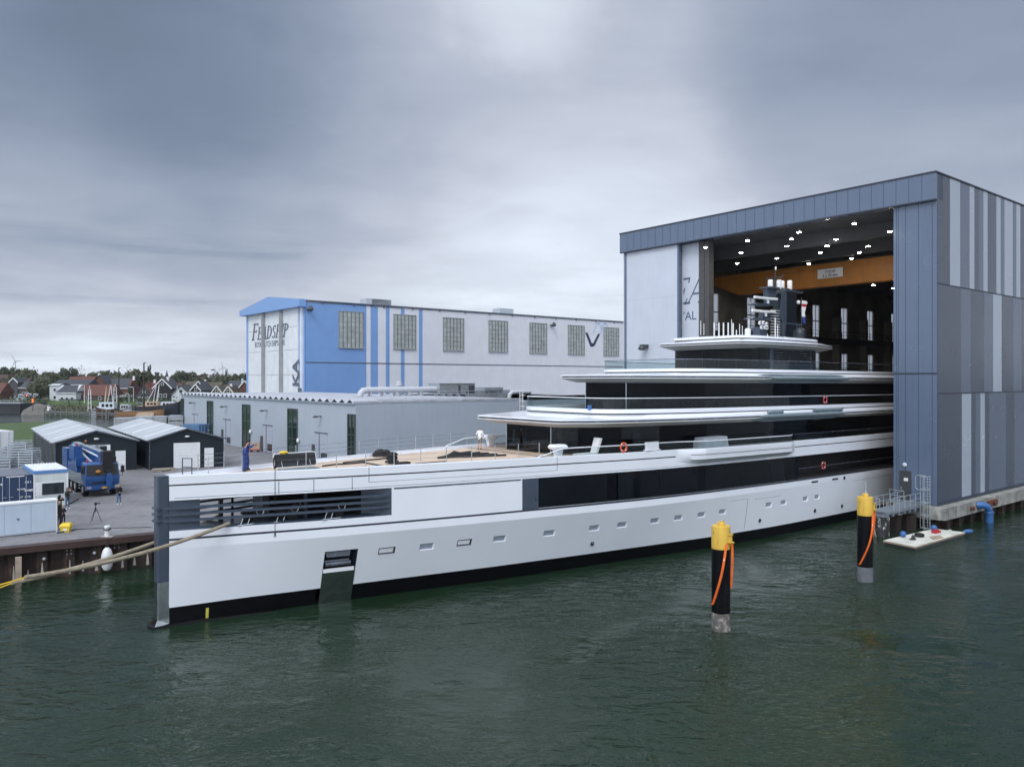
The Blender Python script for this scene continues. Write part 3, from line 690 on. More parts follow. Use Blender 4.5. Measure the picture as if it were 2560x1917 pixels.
for s, z, r in ((27.67, 1.78, .17), (45.57, 1.73, .17), (53.94, 1.73, .18), (58.69, 1.69, .18), (58.83, 4.34, .17)):
    y = -ht(s, z); b = MB(); b.torus((s, y - .01, z - trim(s)), r * .75, r * .28, 'y', 18, 6)
    ho = b.build('hull_outlet', 'mast_navy', yacht, SM)
    b = MB(); b.lathe([(r * .6, 0), (r * .6, .02)], (0, 0, 0), 14); b.T = None
    c = MB(); c.extr([(s + r * .62 * math.cos(a), y - .006, z - trim(s) + r * .62 * math.sin(a)) for a in [2 * math.pi * k / 14 for k in range(14)]], (0, -.006, 0)); c.build('outlet_hole', 'dark_interior', ho)
for s, z in ((53.64, 4.39), (57.21, 4.36)):
    b = MB(); b.extr([hp(s + a, z + c, 1, .004) for a, c in ((-.55, -.08), (.45, -.08), (.55, 0), (.45, .08), (-.55, .08), (-.62, 0))], (0, -.006, 0)); b.build('fairlead_slot', 'dark_interior', yacht)
# anchor pocket
b = MB(); d = .75
o4 = [hp(PK0, 1.95), hp(PK1, 1.95), hp(PK1, PKZ), hp(PK0, PKZ)]; i4 = [hp(PK0 + .1, 1.95, 1, -d), hp(PK1 - .1, 1.95, 1, -d), hp(PK1 - .1, PKZ - .1, 1, -d), hp(PK0 + .1, PKZ - .1, 1, -d)]
b.loft([o4, i4], False, True); ap = b.build('anchor_pocket', 'mast_navy', yacht)
b = MB(); hgrid(b, stations(PK0, PK1, .65), [-.9, 0, 1.0, 1.93], 1, off=.012); b.build('chafe_plate', 'polished_steel', ap, SM)
b = MB()
for zz_, off, h_ in ((2.98, -.30, .30), (2.48, -.34, .24)):
    b.loft([[hp(PK0 + .3, zz_ - h_ / 2, 1, off), hp(PK1 - .3, zz_ - h_ / 2, 1, off), hp(PK1 - .22, zz_ + h_ / 2, 1, off - .15), hp(PK0 + .22, zz_ + h_ / 2, 1, off - .15)], [hp(PK0 + .3, zz_ - h_ / 2, 1, off - .3), hp(PK1 - .3, zz_ - h_ / 2, 1, off - .3), hp(PK1 - .22, zz_ + h_ / 2, 1, off - .4), hp(PK0 + .22, zz_ + h_ / 2, 1, off - .4)]], True, True)
b.tube([hp(PK0 + .2, 2.42, 1, -.22), hp(PK1 - .25, 2.42, 1, -.22)], .14, 10)
b.build('anchor', 'slot_grey', ap, SM)
b = MB(); b.extr([hp(PK0 + .05, 1.94, 1, .02), hp(PK1 - .08, 1.94, 1, .02), hp(PK1 - .08, 2.16, 1, -.02), hp(PK0 + .05, 2.16, 1, -.02)], (0, .12, 0)); b.build('anchor_roller', 'yacht_trim_white', ap)
# open mooring deck in the bow
b = MB(); q = stations(.35, 12.4, .7)
fl = [P(s, ht(s, 5.2) - .004, 5.2) for s in q] + [P(s, -ht(s, 5.2) + .004, 5.2) for s in reversed(q)]
b.poly(fl); b.loft([[P(s, ht(s, 5.2) - .0, 5.2), P(s, ht(s, 5.2) - .55 * min(1, ht(s, 5) / 3), 5.32)] for s in q], closed=False)
b.build('mooring_deck', 'yacht_bluegrey', yacht)
b = MB(); b.poly([P(s, ht(s, 5.2) - .02, 6.855) for s in q] + [P(s, -ht(s, 5.2) + .02, 6.855) for s in reversed(q)]); b.build('mooring_deckhead', 'yacht_bluegrey', yacht)
b = MB()
b.loft([[P(12.4, ht(12.4, 5), 5.2), P(12.4, ht(12.4, 5), 6.85)], [P(10.9, ht(10.9, 5) - .75, 5.2), P(10.9, ht(10.9, 5) - .75, 6.85)]], closed=False)
b.build('recess_reveal', 'yacht_bluegrey', yacht); b = MB()
b.loft([[P(.35, ht(.35, 5) - .02, 5.2), P(.35, ht(.35, 5) - .02, 6.86)], [P(1.9, ht(1.9, 5) - .16, 5.2), P(1.9, ht(1.9, 5) - .16, 6.86)], [P(1.95, 0, 5.2), P(1.95, 0, 6.86)]], closed=False)
b.loft([[P(.35, -ht(.35, 5) + .02, 5.2), P(.35, -ht(.35, 5) + .02, 6.86)], [P(1.9, -ht(1.9, 5) + .16, 5.2), P(1.9, -ht(1.9, 5) + .16, 6.86)]], closed=False)
b.build('recess_reveal', 'yacht_bluegrey', yacht)
b = MB()
b.poly([P(10.9, ht(10.9, 5) - .75, 5.2), P(10.9, ht(10.9, 5) - .75, 6.85), P(10.9, -3.3, 6.85), P(10.9, -3.3, 5.2)])
b.poly([P(6.4, -ht(6.4, 5) + .35, 5.2), P(6.4, -ht(6.4, 5) + .35, 6.85), P(12.4, -ht(12.4, 5) + .35, 6.85), P(12.4, -ht(12.4, 5) + .35, 5.2)])
b.poly([P(6.4, -ht(6.4, 5) + .35, 5.2), P(6.4, -ht(6.4, 5) + .35, 6.85), P(6.4, -.6, 6.85), P(6.4, -.6, 5.2)])
b.build('mooring_bulkhead', 'dark_interior', yacht)
for s, t, w_, mt in ((3.6, -.95, .22, 'mast_navy'), (4.35, -1.15, .12, 'dark_interior'), (5.25, .5, .42, 'slot_grey'), (7.9, 1.2, .16, 'yacht_bluegrey')):
    b = MB(); b.box(s - w_ / 2, s + w_ / 2, -t - w_ / 2, -t + w_ / 2, 5.2, 6.85); b.build('deck_pillar', mt, yacht)
def pipe_along(mb, s0, s1, z, off, r, n=24):
    mb.tube([P(s0 + (s1 - s0) * k / n, ht(s0 + (s1 - s0) * k / n, 5) + off, z) for k in range(n + 1)], r, 6)
for z in (6.44, 6.09, 5.74):
    b = MB(); q = stations(.1, 12.3, .7)
    path = [P(s, ht(s, 5) - .03, z) for s in reversed(q)] + [P(-.2, .45, z), P(-.3, .36, z), P(-.3, -.36, z), P(-.2, -.45, z)] + [P(s, -ht(s, 5) + .03, z) for s in q]
    rings = []
    for k, p in enumerate(path):
        p = Vector(p); rings.append([p + Vector((0, .07, -.065)), p + Vector((0, .07, .065)), p + Vector((0, -.07, .05)), p + Vector((0, -.07, -.08))] if abs(p.y) > .44 else [p + Vector((.07, 0, -.065)), p + Vector((.07, 0, .065)), p + Vector((-.07, 0, .05)), p + Vector((-.07, 0, -.08))])
    # each half is lofted on its own so that the rings never turn over
    m_ = len(q); near = rings[:m_ + 1]; far = rings[-m_ - 1:]
    b.loft(near, True, True)
    b.loft([[Vector((v.x, v.y, v.z)) for v in r] for r in far], True, True)
    b.beam(P(-.25, .47, z - .005), P(-.25, -.47, z - .005), .12, .125)
    b.build('rubbing_bar', 'yacht_bluegrey', yacht)
rnd = random.Random(3)
for s, t in ((4.4, 1.0), (6.35, 1.35), (8.9, 2.3), (7.4, .2)):
    b = MB(); z0 = 5.32
    b.lathe([(.30, 0), (.30, .06), (.16, .1), (.16, .42), (.32, .48), (.32, .56), (.1, .6)], (s, -t, z0), 14)
    b.box(s + .3, s + .85, -t - .25, -t + .25, z0, z0 + .55)
    wn = b.build('mooring_winch', 'dark_interior', yacht, SM)
    b = MB()
    for a in (-.35, .05): b.tube([(s + a - .12, -t - .42, z0 - .05), (s + a + .03, -t - .42, z0 + .34), (s + a + .2, -t - .42, z0 + .34)],   .022, 6)
    b.tube([(s - .65, -t - .45, z0 - .07), (s + .55, -t - .45, z0 - .07)], .03, 6); b.torus((s + .7, -t - .3, z0 + .6), .22, .02, 'y', 14, 5)
    b.build('fairlead', 'stainless', wn, SM)
# blue-grey panel and black window bands
b = MB()
for sd in (1, -1): b = MB(); hgrid(b, stations(21.3, 22.55, .6), [4.79, 6.85], sd, off=-.01); b.build('side_panel', 'yacht_bluegrey', yacht)
we = [22.55, 28.3, 29.25, 33.2, 37.4, 38.2, 42.4, 46.6, 48.8, 51.0]
for i in range(len(we) - 1):
    b = MB(); hgrid(b, stations(we[i] + .01, we[i + 1] - .01, .9), [4.83, 6.86], 1, off=-.05 - (.12 if i in (1,) else 0)); b.build('window_pane', 'black_glass' if i in (1, 4, 8) else 'black_glass_b', yacht, SM)
b = MB(); hgrid(b, stations(22.55, 94, 1.2), [4.83, 6.86], -1, off=-.05); b.build('window_band', 'black_glass', yacht, SM)
b = MB()
b.loft([[P(s, ht(s, 5) - .02, 4.83), P(s, ht(s, 5) - 1.7, 4.84), P(s, ht(s, 5) - 1.7, 6.84), P(s, ht(s, 5) - .02, 6.855)] for s in stations(51.0, 94, 1.5)], closed=False)
b.poly([P(51, ht(51, 5) - .06, 4.83), P(51, ht(51, 5) - 1.7, 4.83), P(51, ht(51, 5) - 1.7, 6.85), P(51, ht(51, 5) - .06, 6.85)])
b.build('side_gallery', 'dark_interior', yacht)
b = MB(); b.tube([P(s, ht(s, 5) - .12, 5.72) for s in stations(51.05, 94, 1.5)], .03, 6)
b.build('gallery_rail', 'slot_grey', yacht)
b = MB(); b.tube([P(s, ht(s, 5) + .012, 4.815) for s in stations(22.55, 94, 1.0)], .022, 6); b.build('rubbing_strake', 'stainless', yacht)
b = MB(); hgrid(b, stations(12.55, 21.2, .8), [6.76, 6.85], 1, off=.006); b.build('shadow_slot', 'slot_grey', yacht)
# foredeck
q = stations(.4, 94, .9)
def dk(s): return max(.02, ht(s, 8) - min(.3, ht(s, 8) * .6) + .01)
b = MB(); qa = [s for s in q if s <= 3.4]; b.loft([[P(s, dk(s), 8.0), P(s, -dk(s), 8.0)] for s in qa], closed=False); b.build('bow_plate', 'yacht_trim_white', yacht)
b = MB(); qa = [s for s in q if s >= 2.6]; b.loft([[P(s, max(.02, dk(s) - .22), 8.012), P(s, -max(.02, dk(s) - .22), 8.012)] for s in qa], closed=False); b.build('teak_deck', 'teak', yacht)
b = MB(); qa = [s for s in q if s >= 3]; 
for sd in (1, -1): b.loft([[P(s, sd * dk(s), 8.02), P(s, sd * (dk(s) - .24), 8.02)] for s in qa], closed=False)
b.build('waterway', 'yacht_trim_white', yacht)
b = MB(); b.box(24.55, 24.68, -5.3, 5.3, 8.016 - trim(24), 8.03 - trim(24)); b.box(12.6, 13.0, -1.6, 1.2, 8.018, 8.026); b.build('deck_seam', 'groove_dark', yacht)
# railing of the foredeck
RX = [521, 605, 685, 765, 841, 914, 985, 1052, 1116, 1179, 1238, 1296, 1348]
def near_s(px):
    lo, hi = 0.0, 80.0
    for _ in range(40):
        m_ = (lo + hi) / 2; w_ = uv(B0, m_, -(ht(m_, 8) - .12)); 
        if CX + F * w_[0] / w_[1] < px: lo = m_
        else: hi = m_
    return lo
def far_s(px):
    lo, hi = 0.0, 60.0
    for _ in range(40):
        m_ = (lo + hi) / 2; w_ = uv(B0, m_, (ht(m_, 8) - .12))
        if CX + F * w_[0] / w_[1] < px: lo = m_
        else: hi = m_
    return lo
def stanchion(s, t, h=.95):
    b = MB(); b.tube([P(s, t, 8.22), P(s, t, 8.22 + h)], .026, 6); b.ball(P(s, t, 8.22 + h), .035, 6, 4); b.tube([P(s, t, 8.2), P(s, t, 8.26)], .05, 6)
    b.build('stanchion', 'stainless', yacht, SM)
ns = [near_s(x) for x in RX]
for s in ns: stanchion(s, ht(s, 8) - .12)
fsx = [495, 560, 621, 682, 740, 819, 848, 898, 946, 993, 1039, 1082, 1126, 1167]
fss = [far_s(x) for x in fsx]
for s in fss: stanchion(s, -(ht(s, 8) - .12))
b = MB()
for h in (.34, .62, .92):
    b.tube([P(s, ht(s, 8) - .12, 8.22 + h) for s in ns], .007, 4); b.tube([P(s, -(ht(s, 8) - .12), 8.22 + h) for s in fss], .010, 4)
b.build('railing_wire', 'slot_grey', yacht)
b = MB()
for s in (1.15, 1.55): b.tube([P(s, .1 if s < 1.3 else .45, 8.22), P(s, .1 if s < 1.3 else .45, 9.12)], .03, 6)
for h in (.4, .88): b.tube([P(1.15, .1, 8.22 + h), P(1.55, .45, 8.22 + h)], .03, 6)
b.build('bow_gate', 'yacht_bluegrey', yacht)
# open hatch on the foredeck
hs = near_s(770); ht_ = 1.55
b = MB(); sA, sB = 6.35, 9.05
def rr(s0, s1, z0, z1, r, t, tilt):
    pts = []
    for cs, cz, a0 in ((s1 - r, z1 - r, 0), (s0 + r, z1 - r, 90), (s0 + r, z0 + r, 180), (s1 - r, z0 + r, 270)):
        for k in range(5):
            a = math.radians(a0 + 22.5 * k); z = cz + r * math.sin(a); pts.append((cs + r * math.cos(a), -t + (z - z0) * tilt, z))
    return pts
b.extr(rr(sA, sB, 8.2, 9.05, .13, .3, .22), (0, .09, 0)); hl = b.build('deck_hatch', 'yacht_trim_white', yacht, SM)
b = MB(); b.extr(rr(sA + .04, sB - .04, 8.24, 9.01, .12, .3, .22), (0, -.012, 0)); b.build('hatch_lining', 'dark_interior', hl)
b = MB()
for s in (sA + .45, sB - .45): b.tube([(s, -.55, 8.05), (s, -.12, 8.72)], .02, 6)
b.tube([(7.7, -.5, 8.3), (7.9, -.15, 8.6)], .02, 6); b.build('hatch_strut', 'stainless', hl)
b = MB(); b.box(sA + .2, sB - .2, -1.1, -.3, 8.02, 8.14); b.build('hatch_coaming', 'pad_grey', hl)

# ---------------------------------------------------------------- superstructure
R1 = [(24.9, 0), (24.9, 4.4), (25.2, 4.95), (28, 6.45), (31.5, 7.25), (36, 7.8), (44, 8.05), (62, 8.05), (80, 7.6), (93, 6.4), (93, 0)]
K1 = [(29.6, 0), (29.6, 3.4), (30.0, 4.5), (31.2, 5.4), (33.5, 6.1), (37, 6.85), (44, 7.35), (62, 7.5), (80, 7.1), (92, 6.0), (92, 0)]
H1 = [(26.4, 0), (26.4, 2.6), (26.6, 2.85), (28.6, 3.9), (31.5, 4.9), (36, 5.9), (44, 6.4), (62, 6.5), (80, 6.3), (90, 5.6), (90, 0)]
R2 = [(33.2, 0), (33.2, 3.6), (33.4, 4.05), (37, 5.8), (40, 6.7), (44, 7.3), (50, 7.65), (62, 7.7), (80, 7.2), (92, 6), (92, 0)]
K2 = [(38.8, 0), (38.8, 3.6), (39.2, 4.5), (40.5, 5.4), (42.5, 6.0), (46, 6.6), (51, 7.0), (62, 7.1), (80, 6.7), (91, 5.5), (91, 0)]
H2 = [(34.8, 0), (34.8, 2.3), (35, 2.55), (37, 3.6), (39.5, 4.7), (43, 5.5), (50, 6.0), (62, 6.1), (80, 5.9), (89, 5.2), (89, 0)]
R3 = [(46.8, 0), (46.8, 4.3), (47, 4.7), (49, 5.5), (52, 5.8), (55, 5.85), (58, 5.7), (61, 5.0), (63.5, 4.2), (63.9, 3.6), (63.9, 0)]
K3 = [(48.0, 0), (48.0, 3.6), (48.5, 4.0), (50, 4.5), (52, 4.65), (55, 4.65), (57, 4.6), (59, 4.45), (60.6, 4.2), (60.9, 3.8), (60.9, 0)]
H3 = [(49.3, 0), (49.3, 4.3), (49.5, 4.7), (50.2, 4.9), (51.1, 5.0), (53, 5.0), (55, 5.0), (57, 5.0), (59.0, 5.0), (59.2, 4.7), (59.2, 0)]
def dens(o, k=4, lin=False):
    """round the outline by inserting points on a smooth curve"""
    pts = o[1:-1]; out = [o[0]]
    for i in range(len(pts) - 1):
        p0, p1, p2, p3 = pts[max(i - 1, 0)], pts[i], pts[i + 1], pts[min(i + 2, len(pts) - 1)]
        for j in range(k):
            u = j / k
            # monotone blend, close to the straight line
            x = p1[0] + (p2[0] - p1[0]) * u; m1 = (p2[1] - p0[1]) / max(.3, p2[0] - p0[0]); m2 = (p3[1] - p1[1]) / max(.3, p3[0] - p1[0]); h = p2[0] - p1[0]
            if h < .6 or i == 0 or lin: y = p1[1] + (p2[1] - p1[1]) * u
            else: y = (1 + 2 * u) * (1 - u) ** 2 * p1[1] + u * (1 - u) ** 2 * h * m1 + u * u * (3 - 2 * u) * p2[1] + u * u * (u - 1) * h * m2
            out.append((x, y))
    out.append(pts[-1]); out.append(o[-1]); return out
def ring(o, z, off=0.0, ds=0.0):
    n = len(o); s0, s1 = o[0][0], o[-1][0]; pts = []
    for s, t in o:
        f = max(0, 1 - (s - s0) / 4.0); bk_ = max(0, 1 - (s1 - s) / 4.0)
        pts.append((s + ds * f - ds * bk_, max(0, t - off) if t else 0, z))
    return [P(*p) for p in pts] + [P(p[0], -p[1], p[2]) for p in reversed(pts[1:-1])]
def level(n, R, K, Hh, z, zfloor, glassm):
    R, K, Hh = dens(R, 4, True), dens(K), dens(Hh, 4, True)
    soff, lip0, lip1, sl1, top0, foot, ktop = z
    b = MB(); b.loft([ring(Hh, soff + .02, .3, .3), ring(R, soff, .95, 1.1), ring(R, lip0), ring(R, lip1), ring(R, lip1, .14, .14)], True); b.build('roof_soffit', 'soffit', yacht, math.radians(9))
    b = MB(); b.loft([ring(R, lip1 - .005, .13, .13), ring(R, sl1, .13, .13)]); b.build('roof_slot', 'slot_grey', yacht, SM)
    b = MB(); b.loft([ring(R, sl1 - .005, .15, .15), ring(R, sl1, 0.02, .02), ring(R, top0, .03, .03), ring(K, foot, -.04, -.04), ring(K, foot, .25, .25)], False, True); b.build('roof_top', 'yacht_white', yacht, math.radians(9))
    b = MB(); b.loft([ring(K, foot - .01, .05, .05), ring(K, foot + .085, .05, .05)]); b.build('bulwark_groove', 'groove_dark', yacht)
    b = MB(); b.loft([ring(K, foot + .08, .06, .06), ring(K, foot + .085), ring(K, ktop - .03), ring(K, ktop, .03, .03), ring(K, ktop, .24, .24), ring(K, foot + .1, .25, .25)], False, n == 3); b.build('deck_bulwark', 'yacht_white', yacht, SM)
    if n < 3:
        b = MB(); b.poly(ring(K, foot + .14, .2, .2)); b.build('upper_deck', 'interior_grey', yacht)
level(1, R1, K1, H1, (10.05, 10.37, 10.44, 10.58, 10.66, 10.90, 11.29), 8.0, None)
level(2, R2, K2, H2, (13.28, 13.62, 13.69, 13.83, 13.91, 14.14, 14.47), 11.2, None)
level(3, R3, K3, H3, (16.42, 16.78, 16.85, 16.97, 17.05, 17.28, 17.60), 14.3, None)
def glasshouse(Hh, z0, z1, cuts, front_mat, side_mats, mull):
    """panes between cut points; cuts = running index positions along the near outline"""
    o = dens(Hh)
    for sd in (1, -1):
        path = [(s, sd * t) for s, t in o]
        segs = []; cur = [path[0]]; acc = 0
        for a, c in zip(path, path[1:]):
            L = math.dist(a, c); cur.append(c); acc += L
            if acc > cuts[min(len(segs), len(cuts) - 1)]: segs.append(cur); cur = [c]; acc = 0
        if len(cur) > 1: segs.append(cur)
        for k, sg in enumerate(segs):
            b = MB(); b.loft([[P(s, t, z0), P(s, t, z1)] for s, t in sg], closed=False)
            b.build('window_pane', front_mat if k < 2 else side_mats[k % len(side_mats)], yacht, SM)
            if k < mull:
                s, t = sg[-1]; m_ = MB(); m_.tube([P(s - .03, t + sd * .03, z0), P(s - .03, t + sd * .03, z1)], .03, 6); m_.build('mullion', 'stainless', yacht)
glasshouse(H1, 7.98, 10.07, [2.5, 1.6, 3.2, 3.4, 3.6, 5, 5, 6, 8], 'house_glass', ['house_glass', 'black_glass', 'black_glass_b'], 1)
glasshouse(H2, 11.0, 13.3, [2.2, 3.2, 3.0, 6, 6, 7, 8], 'black_glass', ['black_glass', 'black_glass_b'], 1)
# top house: glazed front half, louvred aft half
o3 = dens(H3)
for sd in (1, -1):
    b = MB(); b.loft([[P(s, sd * t, 14.2), P(s, sd * t, 16.44)] for s, t in o3 if s <= 51.11], closed=False); b.build('window_pane', 'black_glass_b', yacht, SM)
    b = MB(); b.loft([[P(s, sd * (t - .12), 14.2), P(s, sd * (t - .12), 16.44)] for s, t in o3 if s > 51.0], closed=False); b.build('deckhouse_wall', 'dark_interior', yacht)
    b = MB(); b.box(50.95, 51.5, min(-sd * 5.03, -sd * 4.6), max(-sd * 5.03, -sd * 4.6), 14.2 - trim(51), 16.43 - trim(51)); b.build('deckhouse_pillar', 'mast_light', yacht)
    for k in range(9):
        z = 14.42 + k * .235; b = MB(); th_ = .13 if k < 3 else .05
        b.box(51.5, 57.9 if k > 2 else 58.3, -sd * 5.02 - .04, -sd * 5.02 + .04, z - trim(55), z + th_ - trim(55)); b.build('louvre_bar', 'mast_light' if k < 3 else 'slot_grey', yacht)
    b = MB(); b.box(57.85, 57.97, -sd * 5.02 - .03, -sd * 5.02 + .03, 14.2 - trim(57), 16.43 - trim(57)); b.build('louvre_post', 'slot_grey', yacht)
for t in (-3.1, -1.2, .7, 2.6):
    b = MB(); b.box(49.27, 49.3, -t - .03, -t + .03, 14.2 - trim(49), 16.4 - trim(49)); b.build('window_bar', 'mast_navy', yacht)
for t0_, t1_ in ((-2.62, -2.05), (-.75, -.25), (2.2, 2.62)):
    b = MB(); b.box(26.42, 26.6, -t1_, -t0_, 8.0 - trim(26), 10.06 - trim(26)); b.build('window_frame', 'black_glass', yacht)
b = MB(); b.box(26.43, 26.6, -2.6, 2.6, 9.62 - trim(26), 10.06 - trim(26)); b.box(26.43, 26.6, -2.6, 2.6, 8.0 - trim(26), 8.26 - trim(26)); b.build('window_frame', 'black_glass', yacht)
b = MB(); b.loft([[P(s, t - .05, z0), P(s, t - .05, z0 + .4)] for s, t in dens(H1) if 26.5 < s < 40 for z0 in (9.62,)], closed=False); b.build('window_frame', 'black_glass', yacht)
# what is seen through the glass of the lowest house
b = MB(); b.poly([P(26.6, 2.7, 8.03), P(44, 6.2, 8.03), P(44, -6.2, 8.03), P(26.6, -2.7, 8.03)]); b.build('saloon_floor', 'teak', yacht)
b = MB(); b.box(29.2, 44, -3.4, 3.6, 8.04, 10.0); b.build('saloon_core', 'dark_interior', yacht)
for s, t, w_, d_, h_, m_ in ((28.9, 1.2, .7, .5, 1.5, 'boat_wood'), (29.7, 2.8, .25, .25, 2.0, 'soffit'), (28.2, -.9, .9, .6, .7, 'interior_grey'), (30.2, 3.6, .5, .12, 1.8, 'interior_grey'), (33, 5.0, .9, .05, 1.3, 'slot_grey'), (35.2, 5.3, .12, .12, 2, 'soffit')):
    b = MB(); b.box(s - w_ / 2, s + w_ / 2, -t - d_ / 2, -t + d_ / 2, 8.04, 8.04 + h_); b.build('saloon_fitting', m_, yacht)
# balustrades
def balus(o, z0, zr, s0, s1, name_r='handrail', off=.12, sides=(1, -1)):
    for sd in sides:
        pts = [(s, sd * max(.0, t - off)) for s, t in dens(o) if s0 <= s <= s1]
        b = MB(); b.loft([[P(s, t, z0), P(s, t, zr)] for s, t in pts], closed=False); b.build('glass_balustrade', 'rail_glass', yacht)
        b = MB(); b.tube([P(s, t, zr) for s, t in pts], .032, 6); b.build(name_r, 'yacht_trim_white' if zr < 13 else 'slot_grey', yacht)
K1b = [(s, t) for s, t in K1]; balus(K1b, 11.28, 12.12, 29, 90); balus(K2, 14.46, 15.24, 38, 90)
for sd in (1, -1):
    HS = [22.6, 22.75, 23.1, 24.6] + [24.6 + (31.85 - 24.6) * k / 6 for k in range(1, 7)]
    HZ = [8.22, 8.3, 8.36, 8.74] + [8.76] * 6
    b = MB(); b.tube([P(s, sd * (ht(s, 8) - .12), z) for s, z in zip(HS, HZ)], .04, 8); b.build('handrail', 'yacht_trim_white', yacht, SM)
    b = MB(); b.loft([[P(s, sd * (ht(s, 8) - .12), 8.2), P(s, sd * (ht(s, 8) - .12), z)] for s, z in zip(HS, HZ)], closed=False); b.build('glass_balustrade', 'rail_glass', yacht)
def bal_o(s):
    a = max(0, min(1, (s - 35.0) / 2.6)); c = max(0, min(1, (50.2 - s) / 1.3)); a = a * a * (3 - 2 * a); c = c * c * (3 - 2 * c)
    return .62 * a * c
HS = stations(33.3, 50.1, .6) ; b = MB(); b.tube([P(s, ht(s, 8) - .12 + bal_o(s), 8.80) for s in HS], .035, 8); b.build('handrail', 'yacht_trim_white', yacht, SM)
b = MB(); b.loft([[P(s, ht(s, 8) - .12 + bal_o(s), 8.2), P(s, ht(s, 8) - .12 + bal_o(s), 8.80)] for s in HS], closed=False); b.build('glass_balustrade', 'rail_glass', yacht)
HS = stations(50.5, 92, 1.0); b = MB(); b.tube([P(s, ht(s, 8) - .15, 8.80) for s in HS], .022, 6); b.build('handrail', 'slot_grey', yacht, SM)
b = MB(); b.loft([[P(s, ht(s, 8) - .15, 8.2), P(s, ht(s, 8) - .15, 8.80)] for s in HS], closed=False); b.build('glass_balustrade', 'rail_glass', yacht)
b = MB(); pr = []
for s in stations(34.9, 50.3, .3):
    t = ht(s, 8); o_ = bal_o(s)
    pr.append([P(s, t - .3, 8.235), P(s, t + o_ - .02, 8.24), P(s, t + o_ + .004, 8.21), P(s, t + o_ + .004, 7.80), P(s, t + o_ * .98 + .004, 7.74), P(s, t + o_ * .96 + .004, 7.42), P(s, t + .004, 7.02 + .25 * (1 - o_ / .62)), P(s, t - .02, 7.0)])
b.loft(pr, True, True); wb = b.build('wing_balcony', 'yacht_white', yacht, SM)
b = MB(); b.loft([[P(s, ht(s, 8) + bal_o(s) + .008, 7.765), P(s, ht(s, 8) + bal_o(s) + .008, 7.80)] for s in stations(36.2, 49.2, .4)], closed=False); b.build('balcony_groove', 'groove_dark', wb)
b = MB(); b.box(31.95, 33.2, -ht(32.5, 8) + .03, -ht(32.5, 8) + .32, 8.22, 8.85); b.box(31.8, 33.35, -ht(32.5, 8) + .0, -ht(32.5, 8) + .36, 8.22, 8.29); b.build('boarding_gate', 'yacht_trim_white', yacht)
for sd in (1, -1):
    sA = 24.75 if sd == 1 else far_s(1212)
    b = MB(); t = sd * (ht(sA, 8) - .85)
    b.loft([[P(sA - .5, t - .35, 8.65), P(sA + .5, t - .35, 8.65), P(sA + .5, t + .35, 8.65), P(sA - .5, t + .35, 8.65)], [P(sA - .6, t - .4, 8.82), P(sA + .6, t - .4, 8.82), P(sA + .6, t + .4, 8.82), P(sA - .6, t + .4, 8.82)], [P(sA - .5, t - .3, 8.98), P(sA + .45, t - .3, 8.98), P(sA + .45, t + .3, 8.98), P(sA - .5, t + .3, 8.98)]], True, True)
    b.loft([[P(sA - .2, t - .15, 8.03), P(sA + .2, t - .15, 8.03), P(sA + .2, t + .15, 8.03), P(sA - .2, t + .15, 8.03)], [P(sA - .3, t - .25, 8.65), P(sA + .3, t - .25, 8.65), P(sA + .3, t + .25, 8.65), P(sA - .3, t + .25, 8.65)]], True, True)
    b.build('wing_console', 'yacht_trim_white', yacht, SM)
# grey fender pads round the widest part of the roofs
def pad(o, z, s0, s1, r, off):
    o = dens(o); b = MB(); rings = []; n = 16
    for k in range(n + 1):
        s = s0 + (s1 - s0) * k / n; i = max(j for j in range(len(o)) if o[j][0] <= s); i = min(i, len(o) - 2)
        t = o[i][1] + (o[i + 1][1] - o[i][1]) * (s - o[i][0]) / max(1e-6, o[i + 1][0] - o[i][0]); e = math.sin(math.pi * min(1, max(.03, min(k, n - k) / 2.2)) / 2)
        c = Vector(P(s, t + off, z)); rings.append([c + Vector((0, math.cos(a) * r * 1.1 * e, math.sin(a) * r * e)) for a in [2 * math.pi * j / 8 for j in range(8)]])
    b.loft(rings, True, True); b.build('fender_pad', 'pad_grey', yacht, SM)
pad(R2, 13.98, 45.5, 59.5, .10, -.1); pad(R2, 13.72, 46.8, 60.5, .16, .05); pad(R2, 13.42, 46.0, 60.0, .15, -.35)
pad(R1, 10.82, 46.0, 48.4, .19, -.1); pad(R1, 10.85, 53.0, 58.6, .17, -.1); pad(R1, 10.50, 44.5, 59.0, .2, .05); pad(R1, 10.20, 44.0, 58.5, .17, -.35)
# ---------------------------------------------------------------- mast and antennas
T5 = trim(58)
b = MB()
b.extr([P(60.3, .5, 17.5), P(62.9, .5, 17.5), P(62.9, .5, 23.1), P(60.9, .5, 23.1), P(60.1, .5, 22.2), P(60.1, .5, 20.4), P(60.4, .5, 19.6)], (0, 1.0, 0)); b.build('mast_fin', 'mast_navy', yacht)
b = MB()
b.extr([P(60.0, .56, 22.6), P(60.9, .56, 23.12), P(60.9, .56, 20.0), P(60.5, .56, 17.5), P(60.25, .56, 17.5), P(60.25, .56, 19.6), P(59.6, .56, 20.2), P(59.8, .56, 21.2)], (0, -.06, 0)); b.build('mast_cheek', 'mast_light', yacht)
b = MB(); b.extr([P(56.3, .4, 18.9), P(57.7, .4, 18.9), P(57.3, .4, 17.4), P(56.5, .4, 17.4)], (0, .8, 0))
b.extr([P(58.0, .3, 22.9), P(59.6, .3, 22.9), P(59.2, .3, 21.2), P(58.2, .3, 21.2)], (0, .6, 0)); b.extr([P(57.3, .3, 20.4), P(58.5, .3, 20.4), P(58.3, .3, 19.7), P(57.0, .3, 19.7)], (0, .6, 0)); b.build('mast_leg', 'mast_light', yacht)
